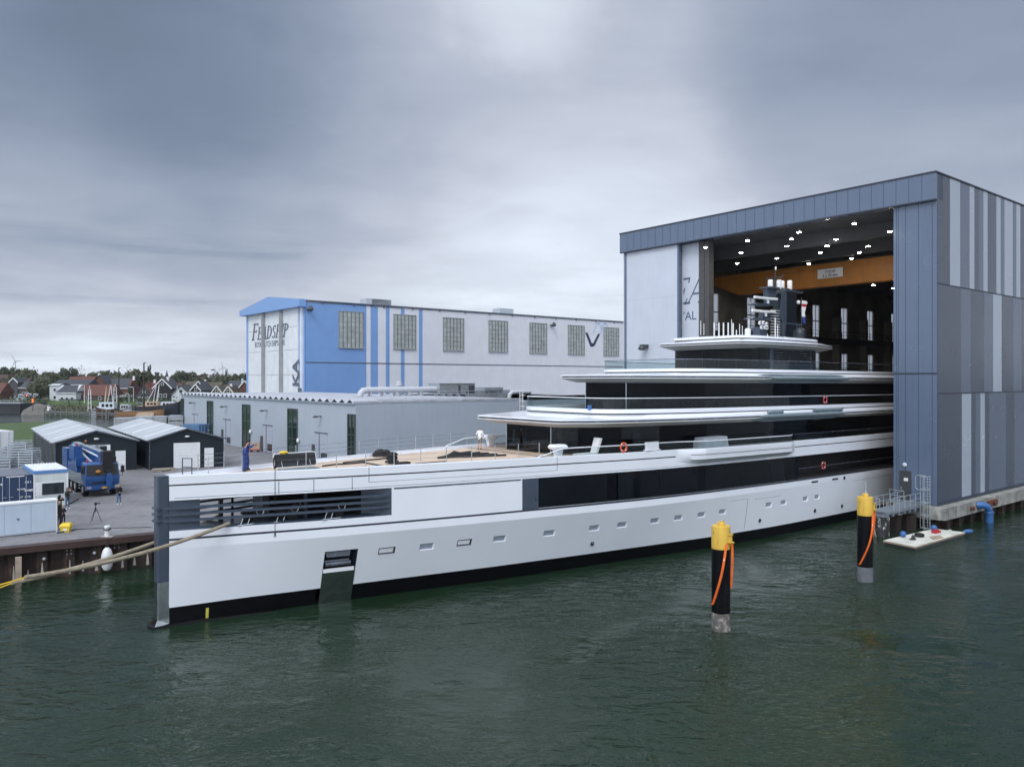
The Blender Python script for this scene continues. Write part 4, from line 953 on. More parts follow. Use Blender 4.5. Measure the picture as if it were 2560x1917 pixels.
for s0, s1, z in ((57.7, 60.4, 22.92), (55.6, 58.4, 21.1), (55.0, 58.2, 19.62), (60.9, 64.2, 22.8), (61.0, 64.0, 19.4)):
    b = MB(); w_ = .55; b.extr([P(s0, w_, z), P(s1, w_, z - .0), P(s1, w_, z + .18), P(s0 + .3, w_, z + .16), P(s0, w_, z + .05)], (0, 2 * w_, 0)); b.build('mast_platform', 'mast_light' if z > 19 else 'mast_navy', yacht)
b = MB()
for k in range(12):
    z = 17.6 + k * .28; b.box(58.3, 60.0, -.42, -.36, z - T5, z + .05 - T5)
b.build('mast_ladder', 'white_paint', yacht)
for s0, s1, z in ((54.6, 59.3, 21.75), (54.2, 58.9, 20.42)):
    b = MB(); b.tube([P(s0, 1.0, z - .05), P((s0 + s1) / 2, .75, z), P(s1, .5, z + .1)], .13, 8); b.ball(P(s0, 1.0, z - .05), .13, 8, 5); b.tube([P((s0 + s1) / 2 + .6, .6, z - .45), P((s0 + s1) / 2 + .6, .6, z)], .12, 8); b.build('radar_scanner', 'trim_white', yacht, SM)
for s, t in ((59.9, .35), (59.2, -.2), (61.9, .35), (61.5, -.3)):
    b = MB(); b.lathe([(.24, 0), (.26, .1), (.26, .85), (.2, .95)], P(s, t, 23.05 if s > 61 else 22.95), 10); b.build('antenna_drum', 'trim_white', yacht, SM)
b = MB(); b.tube([P(59.6, 0, 22.9), P(59.85, 0, 25.0)], .12, 8, r2=.06); b.tube([P(59.4, 1.1, 24.1), P(59.9, -1.1, 24.1)], .06, 6); b.tube([P(59.4, 1.1, 24.1), P(59.4, 1.1, 24.45)], .05, 6); b.tube([P(59.9, -1.1, 24.1), P(59.9, -1.1, 24.45)], .05, 6)
b.build('mast_pole', 'mast_navy', yacht, SM)
b = MB(); b.lathe([(.08, 0), (.08, .28), (.05, .32)], P(59.86, 0, 24.98), 8); b.build('masthead_light', 'trim_white', yacht)
for a, c in ((0, 0), (.55, .04), (1.15, -.06), (.3, -.42), (.85, -.4), (1.2, -.44)):
    b = MB(); p = P(55.9 + a, .75, 19.25 + c); b.ball(p, .2, 10, 6); lb = b.build('search_light', 'trim_white', yacht, SM)
    b = MB(); b.ball((p[0] - .05, p[1] - .12, p[2]), .11, 8, 5); b.build('lens', 'frame_dark', lb, SM)
for s, z in ((63.3, 21.8), (64.7, 21.8)):
    b = MB(); b.ball(P(s, .5, z), .22, 10, 6); b.build('search_light', 'trim_white', yacht, SM)
for s, t, r, h in ((ys(1872, 830, -1.3)[0], -1.3, .72, 1.5), (ys(2000, 830, 2.9)[0], 2.9, .68, 1.55)):
    b = MB(); b.lathe([(r * .9, 0), (r, .15), (r, h - r)] + [(r * math.cos(a), h - r + r * math.sin(a)) for a in (.3, .6, .9, 1.2, 1.45)], P(s, t, 17.3), 16); b.build('satellite_dome', 'mast_navy', yacht, SM)
b = MB(); b.lathe([(.26, 0), (.28, .05), (.28, 1.15), (.22, 1.25)], P(ys(1869.5, 830, 1.2)[0], 1.2, 17.3), 12); b.build('antenna_drum', 'trim_white', yacht, SM)
for px, h, r in ((1751.8, 1.3, .035), (1759.8, 1.05, .03), (1785.5, 1.25, .07), (1797.3, 1.25, .07), (1808.7, 1.28, .07), (1820.5, 1.32, .07), (1828.8, 1.65, .03), (1832.5, 1.32, .075), (1841, .7, .05), (1849, 1.3, .035), (1855.8, 1.15, .03), (1872.5, 1.9, .04), (1918.7, .55, .04), (1938, 2.2, .05), (1944, 1.5, .04), (1995, .95, .05)):
    s, _ = ys(px, 840, 1.6); b = MB(); b.tube([P(s, 1.6, 17.58), P(s, 1.6, 17.58 + h)], r, 6); b.build('whip_antenna', 'trim_white', yacht)
b = MB(); 
for s in (62.8, 63.3, 63.7): b.tube([P(s, .6, 17.5), P(s, .6, 19.4)], .05, 6)
b.build('aft_strut', 'mast_light', yacht)
# ================================================================= the big assembly hall (local x into the hall, y across to the far side)
hall = thing('shipyard_hall', 'huge grey steel hall with striped side wall around the yacht stern', 'hall', (C0[0], C0[1], 0), ANG)
HW, HLn, ZB, ZF, ZT = 38.4, 112.0, 2.35, 29.75, 32.1
def hx(px): return kon(C0, (UX, UY), px)
# front: pillar, fascia, white wall, sliding leaf
b = MB(); b.box(0, 1.6, 0.02, 3.9, ZB - .25, ZF); b.m = 1
for y in (.42, 1.62, 2.78, 3.45, 3.62): b.box(-.012, 0, y, y + .035, ZB, ZF - .02)
b.box(-.03, 0, 0, 3.9, 13.95, 14.1); b.build('front_pillar', ['hall_front_grey', 'hall_joint'], hall)
b = MB(); b.box(-.35, 1.2, -.0, HW + .15, ZF, ZT); b.m = 1
for k in range(1, 33): b.box(-.362, -.35, k * 1.165, k * 1.165 + .035, ZF + .06, ZT - .08)
b.build('fascia', ['hall_front_grey', 'hall_joint'], hall)
b = MB(); b.box(-.42, .1, -.08, HW + .2, ZT, ZT + .14); b.box(-.38, -.2, 0, HW + .1, ZF - .12, ZF); b.box(-.06, HLn, -.08, .1, ZT, ZT + .14); b.build('roof_edge', 'hall_joint', hall)
b = MB(); b.box(0, .5, 29.5, 37.7, ZB, ZF - .12); b.build('front_wall', 'hall_white', hall)
b = MB()
for z in (12.2, 17.8, 23.5): b.box(-.01, 0, 29.5, 37.7, z, z + .03)
b.build('wall_seam', 'hall_white_grey', hall)
b = MB(); b.box(-.1, .6, 37.7, 38.0, ZB, ZF); b.box(-.05, .4, 29.3, 29.5, ZB, ZF - .12); b.build('corner_trim', 'hall_front_grey', hall)
b = MB(); b.box(.2, .8, 38.0, HW, ZB, ZF); b.build('corner_panel', 'hall_white', hall)
leaf = MB(); leaf.box(.9, 1.3, 26.9, 29.6, ZB, ZF - .1); lf = leaf.build('sliding_door', 'hall_white', hall)
b = MB(); b.box(.7, 1.5, 25.4, 26.9, ZB, ZF - .1); b.box(.6, .7, 26.1, 26.25, ZB, ZF - .2); b.box(.6, .7, 25.4, 25.55, ZB, ZF - .2); b.build('door_post', 'steel_brown', hall)
b = MB(); b.box(.86, .9, 26.95, 28.9, 18.3, 18.36); b.build('door_seam', 'letter_grey', lf)
# visible rest of the lettering on the parked leaf: letters are cut by the leaf's edges
EH, EC = 3.15, 1.0
ltr, _ = serif_word('FEA', EH, first=1.35, last=1.0, slant=.24, cond=EC)
yE = kon(uv(C0, .885, 0), (VX, VY), 1727) + .74 * EC * EH * 1.35 + (.72 * EC + .20) * EH
def put_letters(mb, name, parent, m, org, xdir, up=(0, 0, 1), clip=None):
    T = Matrix(((xdir[0], 0, up[0], org[0]), (xdir[1], 0, up[1], org[1]), (xdir[2], 0, up[2], org[2]), (0, 0, 0, 1)))
    nrm = Vector(xdir).cross(Vector(up)); T.col[1] = Vector((-nrm.x, -nrm.y, -nrm.z, 0))
    mb.v = [tuple(T @ Vector(v)) for v in mb.v]
    o = mb.build(name, m, parent)
    if clip:
        bm = bmesh.new(); bm.from_mesh(o.data)
        for co, no in clip:
            bmesh.ops.bisect_plane(bm, geom=bm.verts[:] + bm.edges[:] + bm.faces[:], plane_co=co, plane_no=no, clear_outer=True)
        bm.to_mesh(o.data); bm.free()
    return o
# the leaf runs from y = 29.3 (left in the picture) to y = 26.9: reading direction is -y
put_letters(ltr, 'lettering', lf, 'hall_front_grey', (.885, yE, 22.5), (0, -1, 0), clip=[((0, 29.3, 0), (0, 1, 0)), ((0, 26.92, 0), (0, -1, 0))])
t2 = text_mesh('ROYAL', 1.42, .01, xs=1.0, bold=.01); wR = max(v[0] for v in t2.v)
put_letters(t2, 'lettering', lf, 'hall_front_grey', (.885, kon(uv(C0, .885, 0), (VX, VY), 1740.5) + wR, 20.6), (0, -1, 0), clip=[((0, 29.3, 0), (0, 1, 0)), ((0, 26.92, 0), (0, -1, 0))])
# side wall in three tiers of vertical stripes
JX = .0
tiers = [(ZB + .02, 12.15, [(2404.6, 1), (2428, 3), (2439, 1), (2451, 2), (2462, 3), (2473.4, 1), (2515, 2), (2536, 1), (2575, 2), (2600, 1)]),
         (12.25, 22.1, [(2402.8, 1), (2426.3, 2), (2460.7, 1), (2482.8, 2), (2504, 3), (2534, 1), (2554, 2), (2590, 1)]),
         (22.2, ZT, [(2375, 1), (2400.4, 3), (2424, 2), (2436, 3), (2448, 1), (2458.6, 2), (2469, 3), (2491, 1), (2501.5, 3), (2511.4, 2), (2531.7, 3), (2541, 2), (2550.8, 3), (2580, 1)])]
rnd = random.Random(5)
for z0, z1, seq in tiers:
    x = 0.0; b = MB(); segs = []
    for px, c in seq:
        x1 = hx(px); segs.append((x, x1, c)); x = x1
    while x < HLn:
        x1 = min(HLn, x + rnd.choice((1.2, 2.4, 3.6))); c = rnd.choice((1, 1, 2, 3, 2)); segs.append((x, x1, c)); x = x1
    for x0, x1, c in segs:
        b.m = c - 1; b.poly([(x0, 0, z0), (x1, 0, z0), (x1, 0, z1), (x0, 0, z1)])
    b.build('side_wall', ['hall_dark', 'hall_mid', 'hall_light'], hall)
b = MB(); b.box(.05, HLn, .02, .2, ZB, ZT - .02)
for z in (12.15, 22.1): b.box(.0, HLn, -.03, .02, z, z + .1)
b.box(0, HLn, -.05, .02, ZB - .3, ZB + .02); b.build('side_wall_joint', 'hall_joint', hall)
# concrete base under the side wall
base = MB()
base.prism([(-.9, 4.2), (-.9, -.45), (-.55, -.95), (HLn, -.95), (HLn, .6), (.4, .6), (.4, 4.2)], .95, 2.05)
fb = thing('quay_beam', 'weathered concrete beam on piles under the striped hall wall', 'quay wall', (C0[0], C0[1], 0), ANG)
base.build('beam', 'concrete', fb)
b = MB()
for k in range(40): b.box(.6 + k * 2.6, 1.3 + k * 2.6, -.6, .4, -2, .95)
b.build('pile', 'sheet_rust', fb)
b = MB(); b.box(-.5, HLn, -.1, .5, -2, .7); b.build('sheet_pile', 'sheet_rust', fb)
for x, r, z in ((kon(uv(C0, 0, -.95), (UX, UY), 2427), .16, 1.5), (kon(uv(C0, 0, -.95), (UX, UY), 2469.5), .30, 1.55), (kon(uv(C0, 0, -.95), (UX, UY), 2483), .30, 1.55)):
    b = MB(); b.tube([(x, -.9, z), (x, -1.25, z)], r, 14); b.torus((x, -1.22, z), r * 1.05, .05, 'y', 16, 6); b.build('pipe_stub', 'rust', fb, SM)
xb = kon(uv(C0, 0, -.95), (UX, UY), 2443)
b = MB(); b.tube([(xb, -.9, 1.62), (xb + .2, -1.35, 1.66), (xb + .55, -1.6, 1.5), (xb + .75, -1.7, 1.1), (xb + .78, -1.72, .2), (xb + .78, -1.72, -.5)], .33, 14); b.torus((xb + .77, -1.71, .95), .36, .06, 'z', 16, 6)
ob = b.build('drain_pipe', 'pipe_blue', smooth=SM, loc=(C0[0], C0[1], 0), rot=ANG); tag(ob, 'blue elbow pipe hanging from the concrete beam into the water', 'pipe')
# hall interior
b = MB()
b.box(2, HLn, HW - .05, HW, 2.3, 6.5)
wins = [8.5 + k * 9.2 for k in range(11)]; prev = 1.6
for k, x in enumerate(wins):
    b.box(prev, x, HW - .3, HW, 6.5, 29.8); b.box(x, x + 2.2, HW - .3, HW, 17.9, 20.4); b.box(x, x + 2.2, HW - .3, HW, 25.8, 29.8); prev = x + 2.2
b.box(prev, HLn, HW - .3, HW, 6.5, 29.8); b.box(HLn - .5, HLn, 0.3, HW, 0, 29.8); b.box(1.6, HLn, .3, .5, 0, 29.8)
b.build('inner_wall', 'hall_inside', hall)
for x in wins:
    for z0, z1 in ((6.5, 17.9), (20.4, 25.8)):
        p = MB(); p.poly([(x, HW - .1, z0), (x + 2.2, HW - .1, z0), (x + 2.2, HW - .1, z1), (x, HW - .1, z1)]); pw = p.build('side_window', 'frosted_pane', hall)
        p = MB(); n = int((z1 - z0) / 2.6)
        for j in range(n + 1): z = z0 + j * (z1 - z0) / (n + .001); p.box(x, x + 2.2, HW - .24, HW - .15, z, z + .16)
        p.box(x + 1.05, x + 1.15, HW - .2, HW - .15, z0, z1); p.build('window_bar', 'steel_brown', pw)
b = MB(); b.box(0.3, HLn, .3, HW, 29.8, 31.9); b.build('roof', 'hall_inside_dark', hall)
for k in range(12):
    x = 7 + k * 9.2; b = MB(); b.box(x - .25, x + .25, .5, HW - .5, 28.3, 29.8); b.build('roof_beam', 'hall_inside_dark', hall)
for k in range(11):
    x = 6.0 + k * 9.2; b = MB(); b.box(x - .45, x + .45, HW - 1.5, HW - .3, 2.3, 24.0); b.build('wall_column', 'hall_inside', hall)
b = MB(); b.box(2, HLn, HW - 2.6, HW - .3, 19.4, 20.2)
for z in (20.8, 21.3): b.box(2, HLn, HW - 2.6, HW - 2.52, z, z + .07)
for k in range(45): b.box(2.5 + k * 2.4, 2.56 + k * 2.4, HW - 2.6, HW - 2.54, 20.2, 21.35)
b.build('gallery', 'steel_brown', hall)
b = MB(); b.box(2, HLn, HW - 5, HW - .4, 1.9, 2.3); b.build('dock_floor', 'concrete', hall)
inv_ = hall.matrix_basis.inverted()
LP = [(1764, 618), (1869, 601), (1853, 631), (1843, 658), (1998, 580), (1978.6, 597), (1967, 615), (1942.5, 645), (2089.5, 597.5), (2067.6, 614), (2051, 631), (2022, 659), (2136, 558.5), (2170, 615), (2147.6, 631), (2129.5, 646), (2224.5, 578), (2183, 712), (2233, 720)]
lamp0 = None
M_h = Matrix.Translation((C0[0], C0[1], 0)) @ Matrix.Rotation(ANG, 4, 'Z'); Mi = M_h.inverted()
for px, py in LP:
    z = 28.05 if py < 700 else 24.2
    p = Mi @ onz(px, py, z)
    b = MB(); b.lathe([(.04, .3), (.06, .2), (.17, .04), (.19, 0), (.19, -.02)], p, 12); lo = b.build('hall_lamp', 'frame_dark', hall, SM)
    b = MB(); b.lathe([(.18, 0), (.18, -.03)], (p.x, p.y, p.z - .03), 12); b.build('lamp_glass', 'lamp_on', lo)
# gantry crane
cr_ = thing('gantry_crane', 'yellow overhead gantry crane with a white plate spanning the open hall', 'crane', (*uv(C0, 17.1, 0), 0), ANG)
b = MB()
b.extr([(0, 1.2, 25.1), (0, 33.0, 25.1), (0, 36.8, 26.6), (0, 36.8, 27.9), (0, 1.2, 27.9)], (1.2, 0, 0)); b.build('girder', 'gantry_yellow', cr_)
b = MB(); b.box(-.12, 0, 1.2, 36.8, 27.05, 27.2); b.box(-.1, 1.3, 1.2, 33, 25.02, 25.1); b.build('girder_flange', 'gantry_yellow', cr_)
b = MB(); b.extr([(3.2, 1.2, 25.4), (3.2, 33.0, 25.4), (3.2, 36.8, 26.6), (3.2, 36.8, 27.9), (3.2, 1.2, 27.9)], (1.0, 0, 0)); b.build('girder', 'gantry_yellow', cr_)
b = MB()
for z in (28.45, 29.0): b.box(-.5, -.45, 1.2, 36.5, z, z + .05)
for k in range(20): b.box(-.5, -.45, 1.5 + k * 1.84, 1.55 + k * 1.84, 27.9, 29.05)
b.box(-.55, 0, 1.2, 36.5, 27.86, 27.9); b.build('crane_walkway', 'steel_brown', cr_)
ctr = uv(C0, 17.1, 0); k0 = kon(ctr, (VX, VY), 2046); k1 = kon(ctr, (VX, VY), 2109)
zb_ = zat(ctr, (VX, VY), k0, 698); zt_ = zat(ctr, (VX, VY), k0, 675.5)
b = MB(); b.box(-.2, -.13, k1, k0, zb_, zt_); sg = b.build('load_plate', 'sign_white', cr_)
wd = k0 - k1; hh = zt_ - zb_
l1, wl = serif_word('FEADSHIP', hh * .26, first=1.3, last=1.0, slant=.22, cond=.78)
put_letters(l1, 'lettering', sg, 'letter_grey', (-.215, k0 - (wd - wl) / 2, zb_ + hh * .56), (0, -1, 0))
l2 = text_mesh('2 x 25 ton', hh * .42, .01, xs=1.0, bold=.012); mx_ = max(v[0] for v in l2.v)
put_letters(l2, 'lettering', sg, 'letter_grey', (-.215, k0 - (wd - mx_) / 2, zb_ + hh * .13), (0, -1, 0))
# hall door with its lamp
ox = -.012; OC = uv(C0, ox, 0)
ya, yb = kon(OC, (VX, VY), 2278.5), kon(OC, (VX, VY), 2248.5)
b = MB(); b.box(-.03, .02, ya, yb, ZB - .05, 5.0); hd = b.build('side_door', 'frame_dark', hall)
b = MB(); yc = kon(OC, (VX, VY), 2265); b.box(-.04, -.03, yc - .19, yc + .19, 4.05, 4.35); b.build('door_notice', 'sign_white', hd)
b = MB(); b.box(-.1, -.03, yb - .25, yb - .12, 3.35, 3.40); b.box(-.07, -.03, yb - .2, yb - .15, 3.2, 3.5); b.build('handle', 'stainless', hd)
yl = kon(OC, (VX, VY), 2262.5); b = MB(); b.ball((-.08, yl, 5.55), (.14, .21, .21), 12, 7); b.build('bulkhead_lamp', 'sail_cover', hall, SM)
OW = uv(C0, 0, 0); yv = kon(OW, (VX, VY), 1617)
b = MB(); b.box(-1.0, 0, yv - .3, yv + .3, 17.4, 17.8); b.lathe([(.2, .35), (.45, .1), (.5, -.1), (.3, -.25)], (-.9, yv, 17.35), 10); b.build('flood_lamp', 'frame_dark', hall, SM)
# walkway, ladder and dolphin at the corner
gw = thing('steel_walkway', 'grey steel walkway with handrails leading from the hall door to a mooring post', 'walkway', (C0[0], C0[1], 0), ANG)
b = MB(); b.box(-7.6, -.95, .98, 2.5, 2.1, 2.2)
for k in range(7): b.box(-7.5 + k * 1.05, -7.38 + k * 1.05, .9, 2.55, 1.72, 2.1)
b.box(-7.6, -.95, .96, 1.04, 1.95, 2.12); b.box(-1.2, 0.02, .9, 3.8, 2.05, 2.28); b.build('walkway_deck', 'walkway_grey', gw)
for y in (1.0, 2.5):
    b = MB()
    for z in (2.75, 3.25): b.tube([(-7.5 if y > 2 else -6.2, y, z), (-1.0, y, z)], .03, 6)
    for k in range(6): x = (-7.5 if y > 2 else -6.2) + k * (6.5 if y > 2 else 5.2) / 5; b.tube([(x, y, 2.2), (x, y, 3.25)], .03, 6)
    b.build('handrail', 'galvanised', gw, SM)
b = MB()
for z in (2.75, 3.25): b.tube([(-7.5, 2.5, z), (-7.5, 1.6, z)], .03, 6); b.tube([(-1.0, 2.5, z), (-1.0, 3.8, z)], .03, 6)
b.tube([(-1, 3.8, 2.2), (-1, 3.8, 3.25)], .03, 6); b.tube([(-7.5, 1.6, 2.2), (-7.5, 1.6, 3.25)], .03, 6); b.build('handrail', 'galvanised', gw, SM)
ld = thing('cage_ladder', 'galvanised caged ladder going down to the water at the hall corner', 'ladder', (*uv(C0, -1.25, .35), 0), ANG)
b = MB()
for y in (-.25, .25): b.tube([(0, y, -.3), (0, y, 4.9)], .035, 6)
for k in range(19): b.tube([(0, -.25, -.1 + k * .26), (0, .25, -.1 + k * .26)], .02, 5)
b.tube([(0, .25, 4.85), (0, .8, 4.85), (0, 1.0, 4.7), (0, 1.0, 3.7), (0, .8, 3.55), (0, .25, 3.55)], .035, 6); b.build('ladder_frame', 'galvanised', ld, SM)
for z in (.25, 1.4, 2.55, 3.7, 4.85):
    b = MB(); b.tube([(0, -.25, z)] + [(-.40 + .40 * math.cos(a) - .0, -.38 * math.sin(a) * 1.0 - .0, z) for a in [math.pi * k / 10 * 2 * .9 + .35 for k in range(11)]] + [(0, .25, z)], .028, 5); b.build('cage_hoop', 'galvanised', ld, SM)
b = MB()
for a in (.9, 2.2, 3.14, 4.1, 5.4): b.tube([(-.40 + .40 * math.cos(a), -.38 * math.sin(a), .25), (-.40 + .40 * math.cos(a), -.38 * math.sin(a), 4.85)], .02, 5)
b.build('cage_bar', 'galvanised', ld, SM)
dp = MB(); dp.lathe([(.68, -2), (.68, .1), (.66, .15), (.66, 1.66), (.6, 1.7)], (0, 0, 0), 20)
def dolphin_mat():
    m = mat('dolphin_black', (0.014, 0.013, 0.014), 0.6, var=0); nt = m.node_tree; N = nt.nodes; Lk = nt.links
    tc = N.new('ShaderNodeTexCoord'); mp = N.new('ShaderNodeMapping'); mp.inputs['Scale'].default_value = (2.2, 2.2, .8); Lk.new(tc.outputs['Object'], mp.inputs[0])
    nz = N.new('ShaderNodeTexNoise'); nz.inputs['Scale'].default_value = 1.2; nz.inputs['Detail'].default_value = 8; nz.inputs['Roughness'].default_value = .7; Lk.new(mp.outputs[0], nz.inputs['Vector'])
    rp = N.new('ShaderNodeValToRGB'); rp.color_ramp.elements[0].position = .54; rp.color_ramp.elements[1].position = .6; rp.color_ramp.elements[0].color = (.014, .013, .014, 1); rp.color_ramp.elements[1].color = (.5, .5, .48, 1)
    Lk.new(nz.outputs[0], rp.inputs[0]); Lk.new(rp.outputs[0], N['Principled BSDF'].inputs['Base Color'])
dolphin_mat()
o = dp.build('dolphin_pile', 'dolphin_black', smooth=SM, loc=(*uv(C0, -6.9, 1.75), 0), rot=ANG); tag(o, 'short black pile with scuffed white patches under the steel walkway', 'pile')
for x, y, w_ in ((-3.6, 2.2, 1.3), (-1.9, 1.6, 1.2)):
    b = MB(); b.lathe([(w_ / 2, -2), (w_ / 2, 1.3)], (0, 0, 0), 8); o = b.build('steel_pile', 'sheet_rust', smooth=SM, loc=(*uv(C0, x, y), 0), rot=ANG); tag(o, 'rusty brown tube pile behind the raft, %s the caged ladder' % ('farther from' if x < -3 else 'right beside'), 'pile', 'rusty piles at the hall corner')
# ================================================================= the blue and white hall
D2 = 175.0; O2 = ((763 - CX) / F * D2, D2)
bh = thing('blue_hall', 'older white hall with a blue gable end, blue stripes and big frosted windows', 'hall', (O2[0], O2[1], 0), ANG)
W2 = 35.6; E2, RG = 31.2, 33.2; L2 = 190.0
def bx(px): return kon(O2, (UX, UY), px)
def bz(px, py): return zat(O2, (UX, UY), bx(px), py)
blue_to = bx(916)
b = MB(); b.box(0, .1, 0, W2, QZ, E2 - 1.0); b.build('gable_wall', 'blue_cladding', bh)
segs = [(0, bx(916), 1), (bx(916), bx(926.4), 0), (bx(926.4), bx(945), 1), (bx(945), bx(964.6), 0), (bx(964.6), bx(974), 1), (bx(974), bx(1002), 0), (bx(1002), bx(1011.5), 1), (bx(1011.5), bx(1047), 0), (bx(1047), bx(1056.5), 1), (bx(1056.5), L2, 0)]
b = MB()
for x0, x1, c in segs: b.m = c; b.box(x0, x1, 0, .3, QZ, E2)
b.build('long_wall', ['white_cladding', 'blue_cladding'], bh)
b = MB(); zl = bz(763, 905.5); b.box(0, L2, -.06, 0, zl - .12, zl + .12); b.box(0, L2, -.25, .1, E2, E2 + .22)
for k in range(24): b.box(4 + k * 8, 4.25 + k * 8, -.3, 0, E2 - .5, E2)
b.build('gutter', 'letter_grey', bh)
b = MB(); b.extr([(0, 0, E2 + .2), (0, W2 / 2, RG), (0, W2, E2 + .2), (0, W2, E2 - .4), (0, 0, E2 - .4)], (L2, 0, 0)); b.build('roof', 'white_cladding', bh)
b = MB(); b.extr([(-1.6, -.4, E2 + .3), (-1.6, W2 / 2, RG + .25), (-1.6, W2 + 1.7, E2 + .1), (-1.6, W2 + 1.7, E2 - 1.25), (-1.6, W2 - 1, E2 - 1.3), (-1.6, 2.0, E2 - 1.35), (-1.6, -.4, E2 - 1.35)], (1.6, 0, 0)); b.build('gable_fascia', 'blue_cladding', bh)
OG = uv(O2, -.4, 0)
def gy(px): return kon(OG, (VX, VY), px)
y0, y1, y2, y3 = gy(744.5), gy(708), gy(664), gy(621)
for a, c in ((y0, y1), (y1, y2), (y2, y3)):
    b = MB(); b.box(-.4, 0, a, c, QZ, E2 - 1.3); dl = b.build('hall_door_leaf', 'door_white', bh)
    b = MB()
    for z in (14.5, 20.3, 25.6): b.box(-.42, -.4, a + .3, c - .3, z, z + .1)
    b.build('leaf_seam', 'track_grey', dl)
for y in (gy(705.5), gy(661)):
    b = MB(); b.box(-1.0, -.4, y - .55, y + .55, QZ, E2 - 1.3); b.box(-1.15, -1.0, y - .15, y + .15, QZ, E2 - 1.5); b.build('door_track', 'track_grey', bh)
b = MB(); b.box(-.42, 0, gy(754), gy(750), QZ, E2 - 1.3); b.build('door_frame', 'door_white', bh)
b = MB(); b.box(-.3, 0, gy(626) , gy(618.5) + 1, QZ, E2 - 1.3); b.build('corner_post', 'blue_cladding', bh)
zA = zat(OG, (VX, VY), gy(632), 851); zB_ = zat(OG, (VX, VY), gy(640), 808)
fw, wl = serif_word('FEADSHIP', (zB_ - zA) * .74, first=1.32, last=1.0, slant=.22, cond=.9, th=.06)
sc_ = (gy(630) - gy(719)) / wl; fw.v = [(v[0] * sc_, v[1], v[2]) for v in fw.v]
put_letters(fw, 'lettering', bh, 'letter_grey', (-.42, gy(630), zA), (0, -1, 0))
t3 = text_mesh('ROYAL DUTCH SHIPYARDS', 2.0, .03); mx_ = max(v[0] for v in t3.v); k_ = (gy(637.5) - gy(712)) / mx_; t3.v = [(v[0] * k_, v[1], v[2]) for v in t3.v]
put_letters(t3, 'lettering', bh, 'letter_grey', (-.42, gy(637.5), zat(OG, (VX, VY), gy(640), 869)), (0, -1, 0))
t4 = text_mesh('KA', 4.6, .05, bold=.10); zk = zat(OG, (VX, VY), gy(750), 970)
put_letters(t4, 'lettering', bh, 'letter_grey', (-.5, gy(747), zk + .3), (0, 0, 1), (0, 1, 0))
b = MB(); yk = gy(750); b.box(-.55, -.42, yk - .9, yk + .9, zk - 1.3, zk); b.build('sign_foot', 'letter_grey', bh)
for (xa, xb_, ya, yb) in ((847, 907.5, 778, 868), (984, 1038.5, 786, 871), (1108, 1158.5, 794, 875), (1222, 1268, 801, 878), (1324, 1366, 807, 881.5), (1420, 1460, 813, 884.5), (1509, 1546, 818.5, 887)):
    x0, x1 = bx(xa), bx(xb_); z1, z0 = bz(xa, ya), bz(xa, yb)
    b = MB(); b.box(x0, x1, -.08, 0, z0, z1); wn = b.build('hall_window', 'window_frosted', bh)
    b = MB()
    for k in range(7): x = x0 + (x1 - x0) * k / 6; b.box(x - .07, x + .07, -.16, -.08, z0, z1)
    b.build('mullion', 'letter_grey', wn)
    b = MB()
    for k in range(8): z = z0 + (z1 - z0) * k / 7; b.box(x0, x1, -.14, -.08, z - .07, z + .07)
    b.build('transom', 'track_grey', wn)
    b = MB(); b.box(x0 - .15, x1 + .15, -.3, 0, z0 - .22, z0 - .02); b.box(x0 - .12, x0 - .01, -.2, 0, z0, z1); b.box(x1 + .01, x1 + .12, -.2, 0, z0, z1); b.box(x0 - .12, x1 + .12, -.2, 0, z1, z1 + .12); b.build('sill', 'track_grey', wn)
zv = bz(1470, 845); xv = bx(1463)
b = MB()
for pts in ([(0, 0), (.8, 0), (2.3, -2.7), (2.9, -2.7), (2.5, -3.6), (1.9, -3.6)], [(2.3, -2.7), (2.9, -2.7), (4.6, -.2), (5.4, -.2), (3.3, -3.4), (2.5, -3.6)]): b.extr([(xv + x * 1.15, -.02, zv + 1.6 + z * 1.15) for x, z in pts], (0, -.05, 0))
b.build('wall_emblem', 'letter_navy', bh)
b = MB()
for k in range(2):
    for pts in ([(0, 0), (.7, 0), (2.2, 2.4), (2.9, 2.4), (2.6, 3.1), (1.9, 3.1)], [(2.2, 2.4), (2.9, 2.4), (4.5, 0), (5.2, 0), (3.2, 3.0), (2.6, 3.1)]): b.extr([(xv + 2.9 + k * 2.9 + x * 1.0, -.02, zv + 1.6 + z * 1.15) for x, z in pts], (0, -.04, 0))
b.build('wall_emblem', 'letter_pale', bh)
for px, py in ((765, 774), (1374, 813)):
    x, z = bx(px) + .6, bz(px, py); b = MB(); b.box(x - .5, x + .5, -1.2, -.05, z - .15, z + .15); b.lathe([(.25, .9), (.7, .1), (.3, -.3)], (x, -1.2, z - .1), 10); b.build('flood_lamp', 'frame_dark', bh, SM)
for px, w_ in ((975, 5.5), (962, 7.0), (1300, 5.0)):
    x = bx(px); b = MB(); b.box(x, x + w_, 9, 12.5, E2 + .6, E2 + 2.6); b.build('roof_unit', 'galvanised', bh)
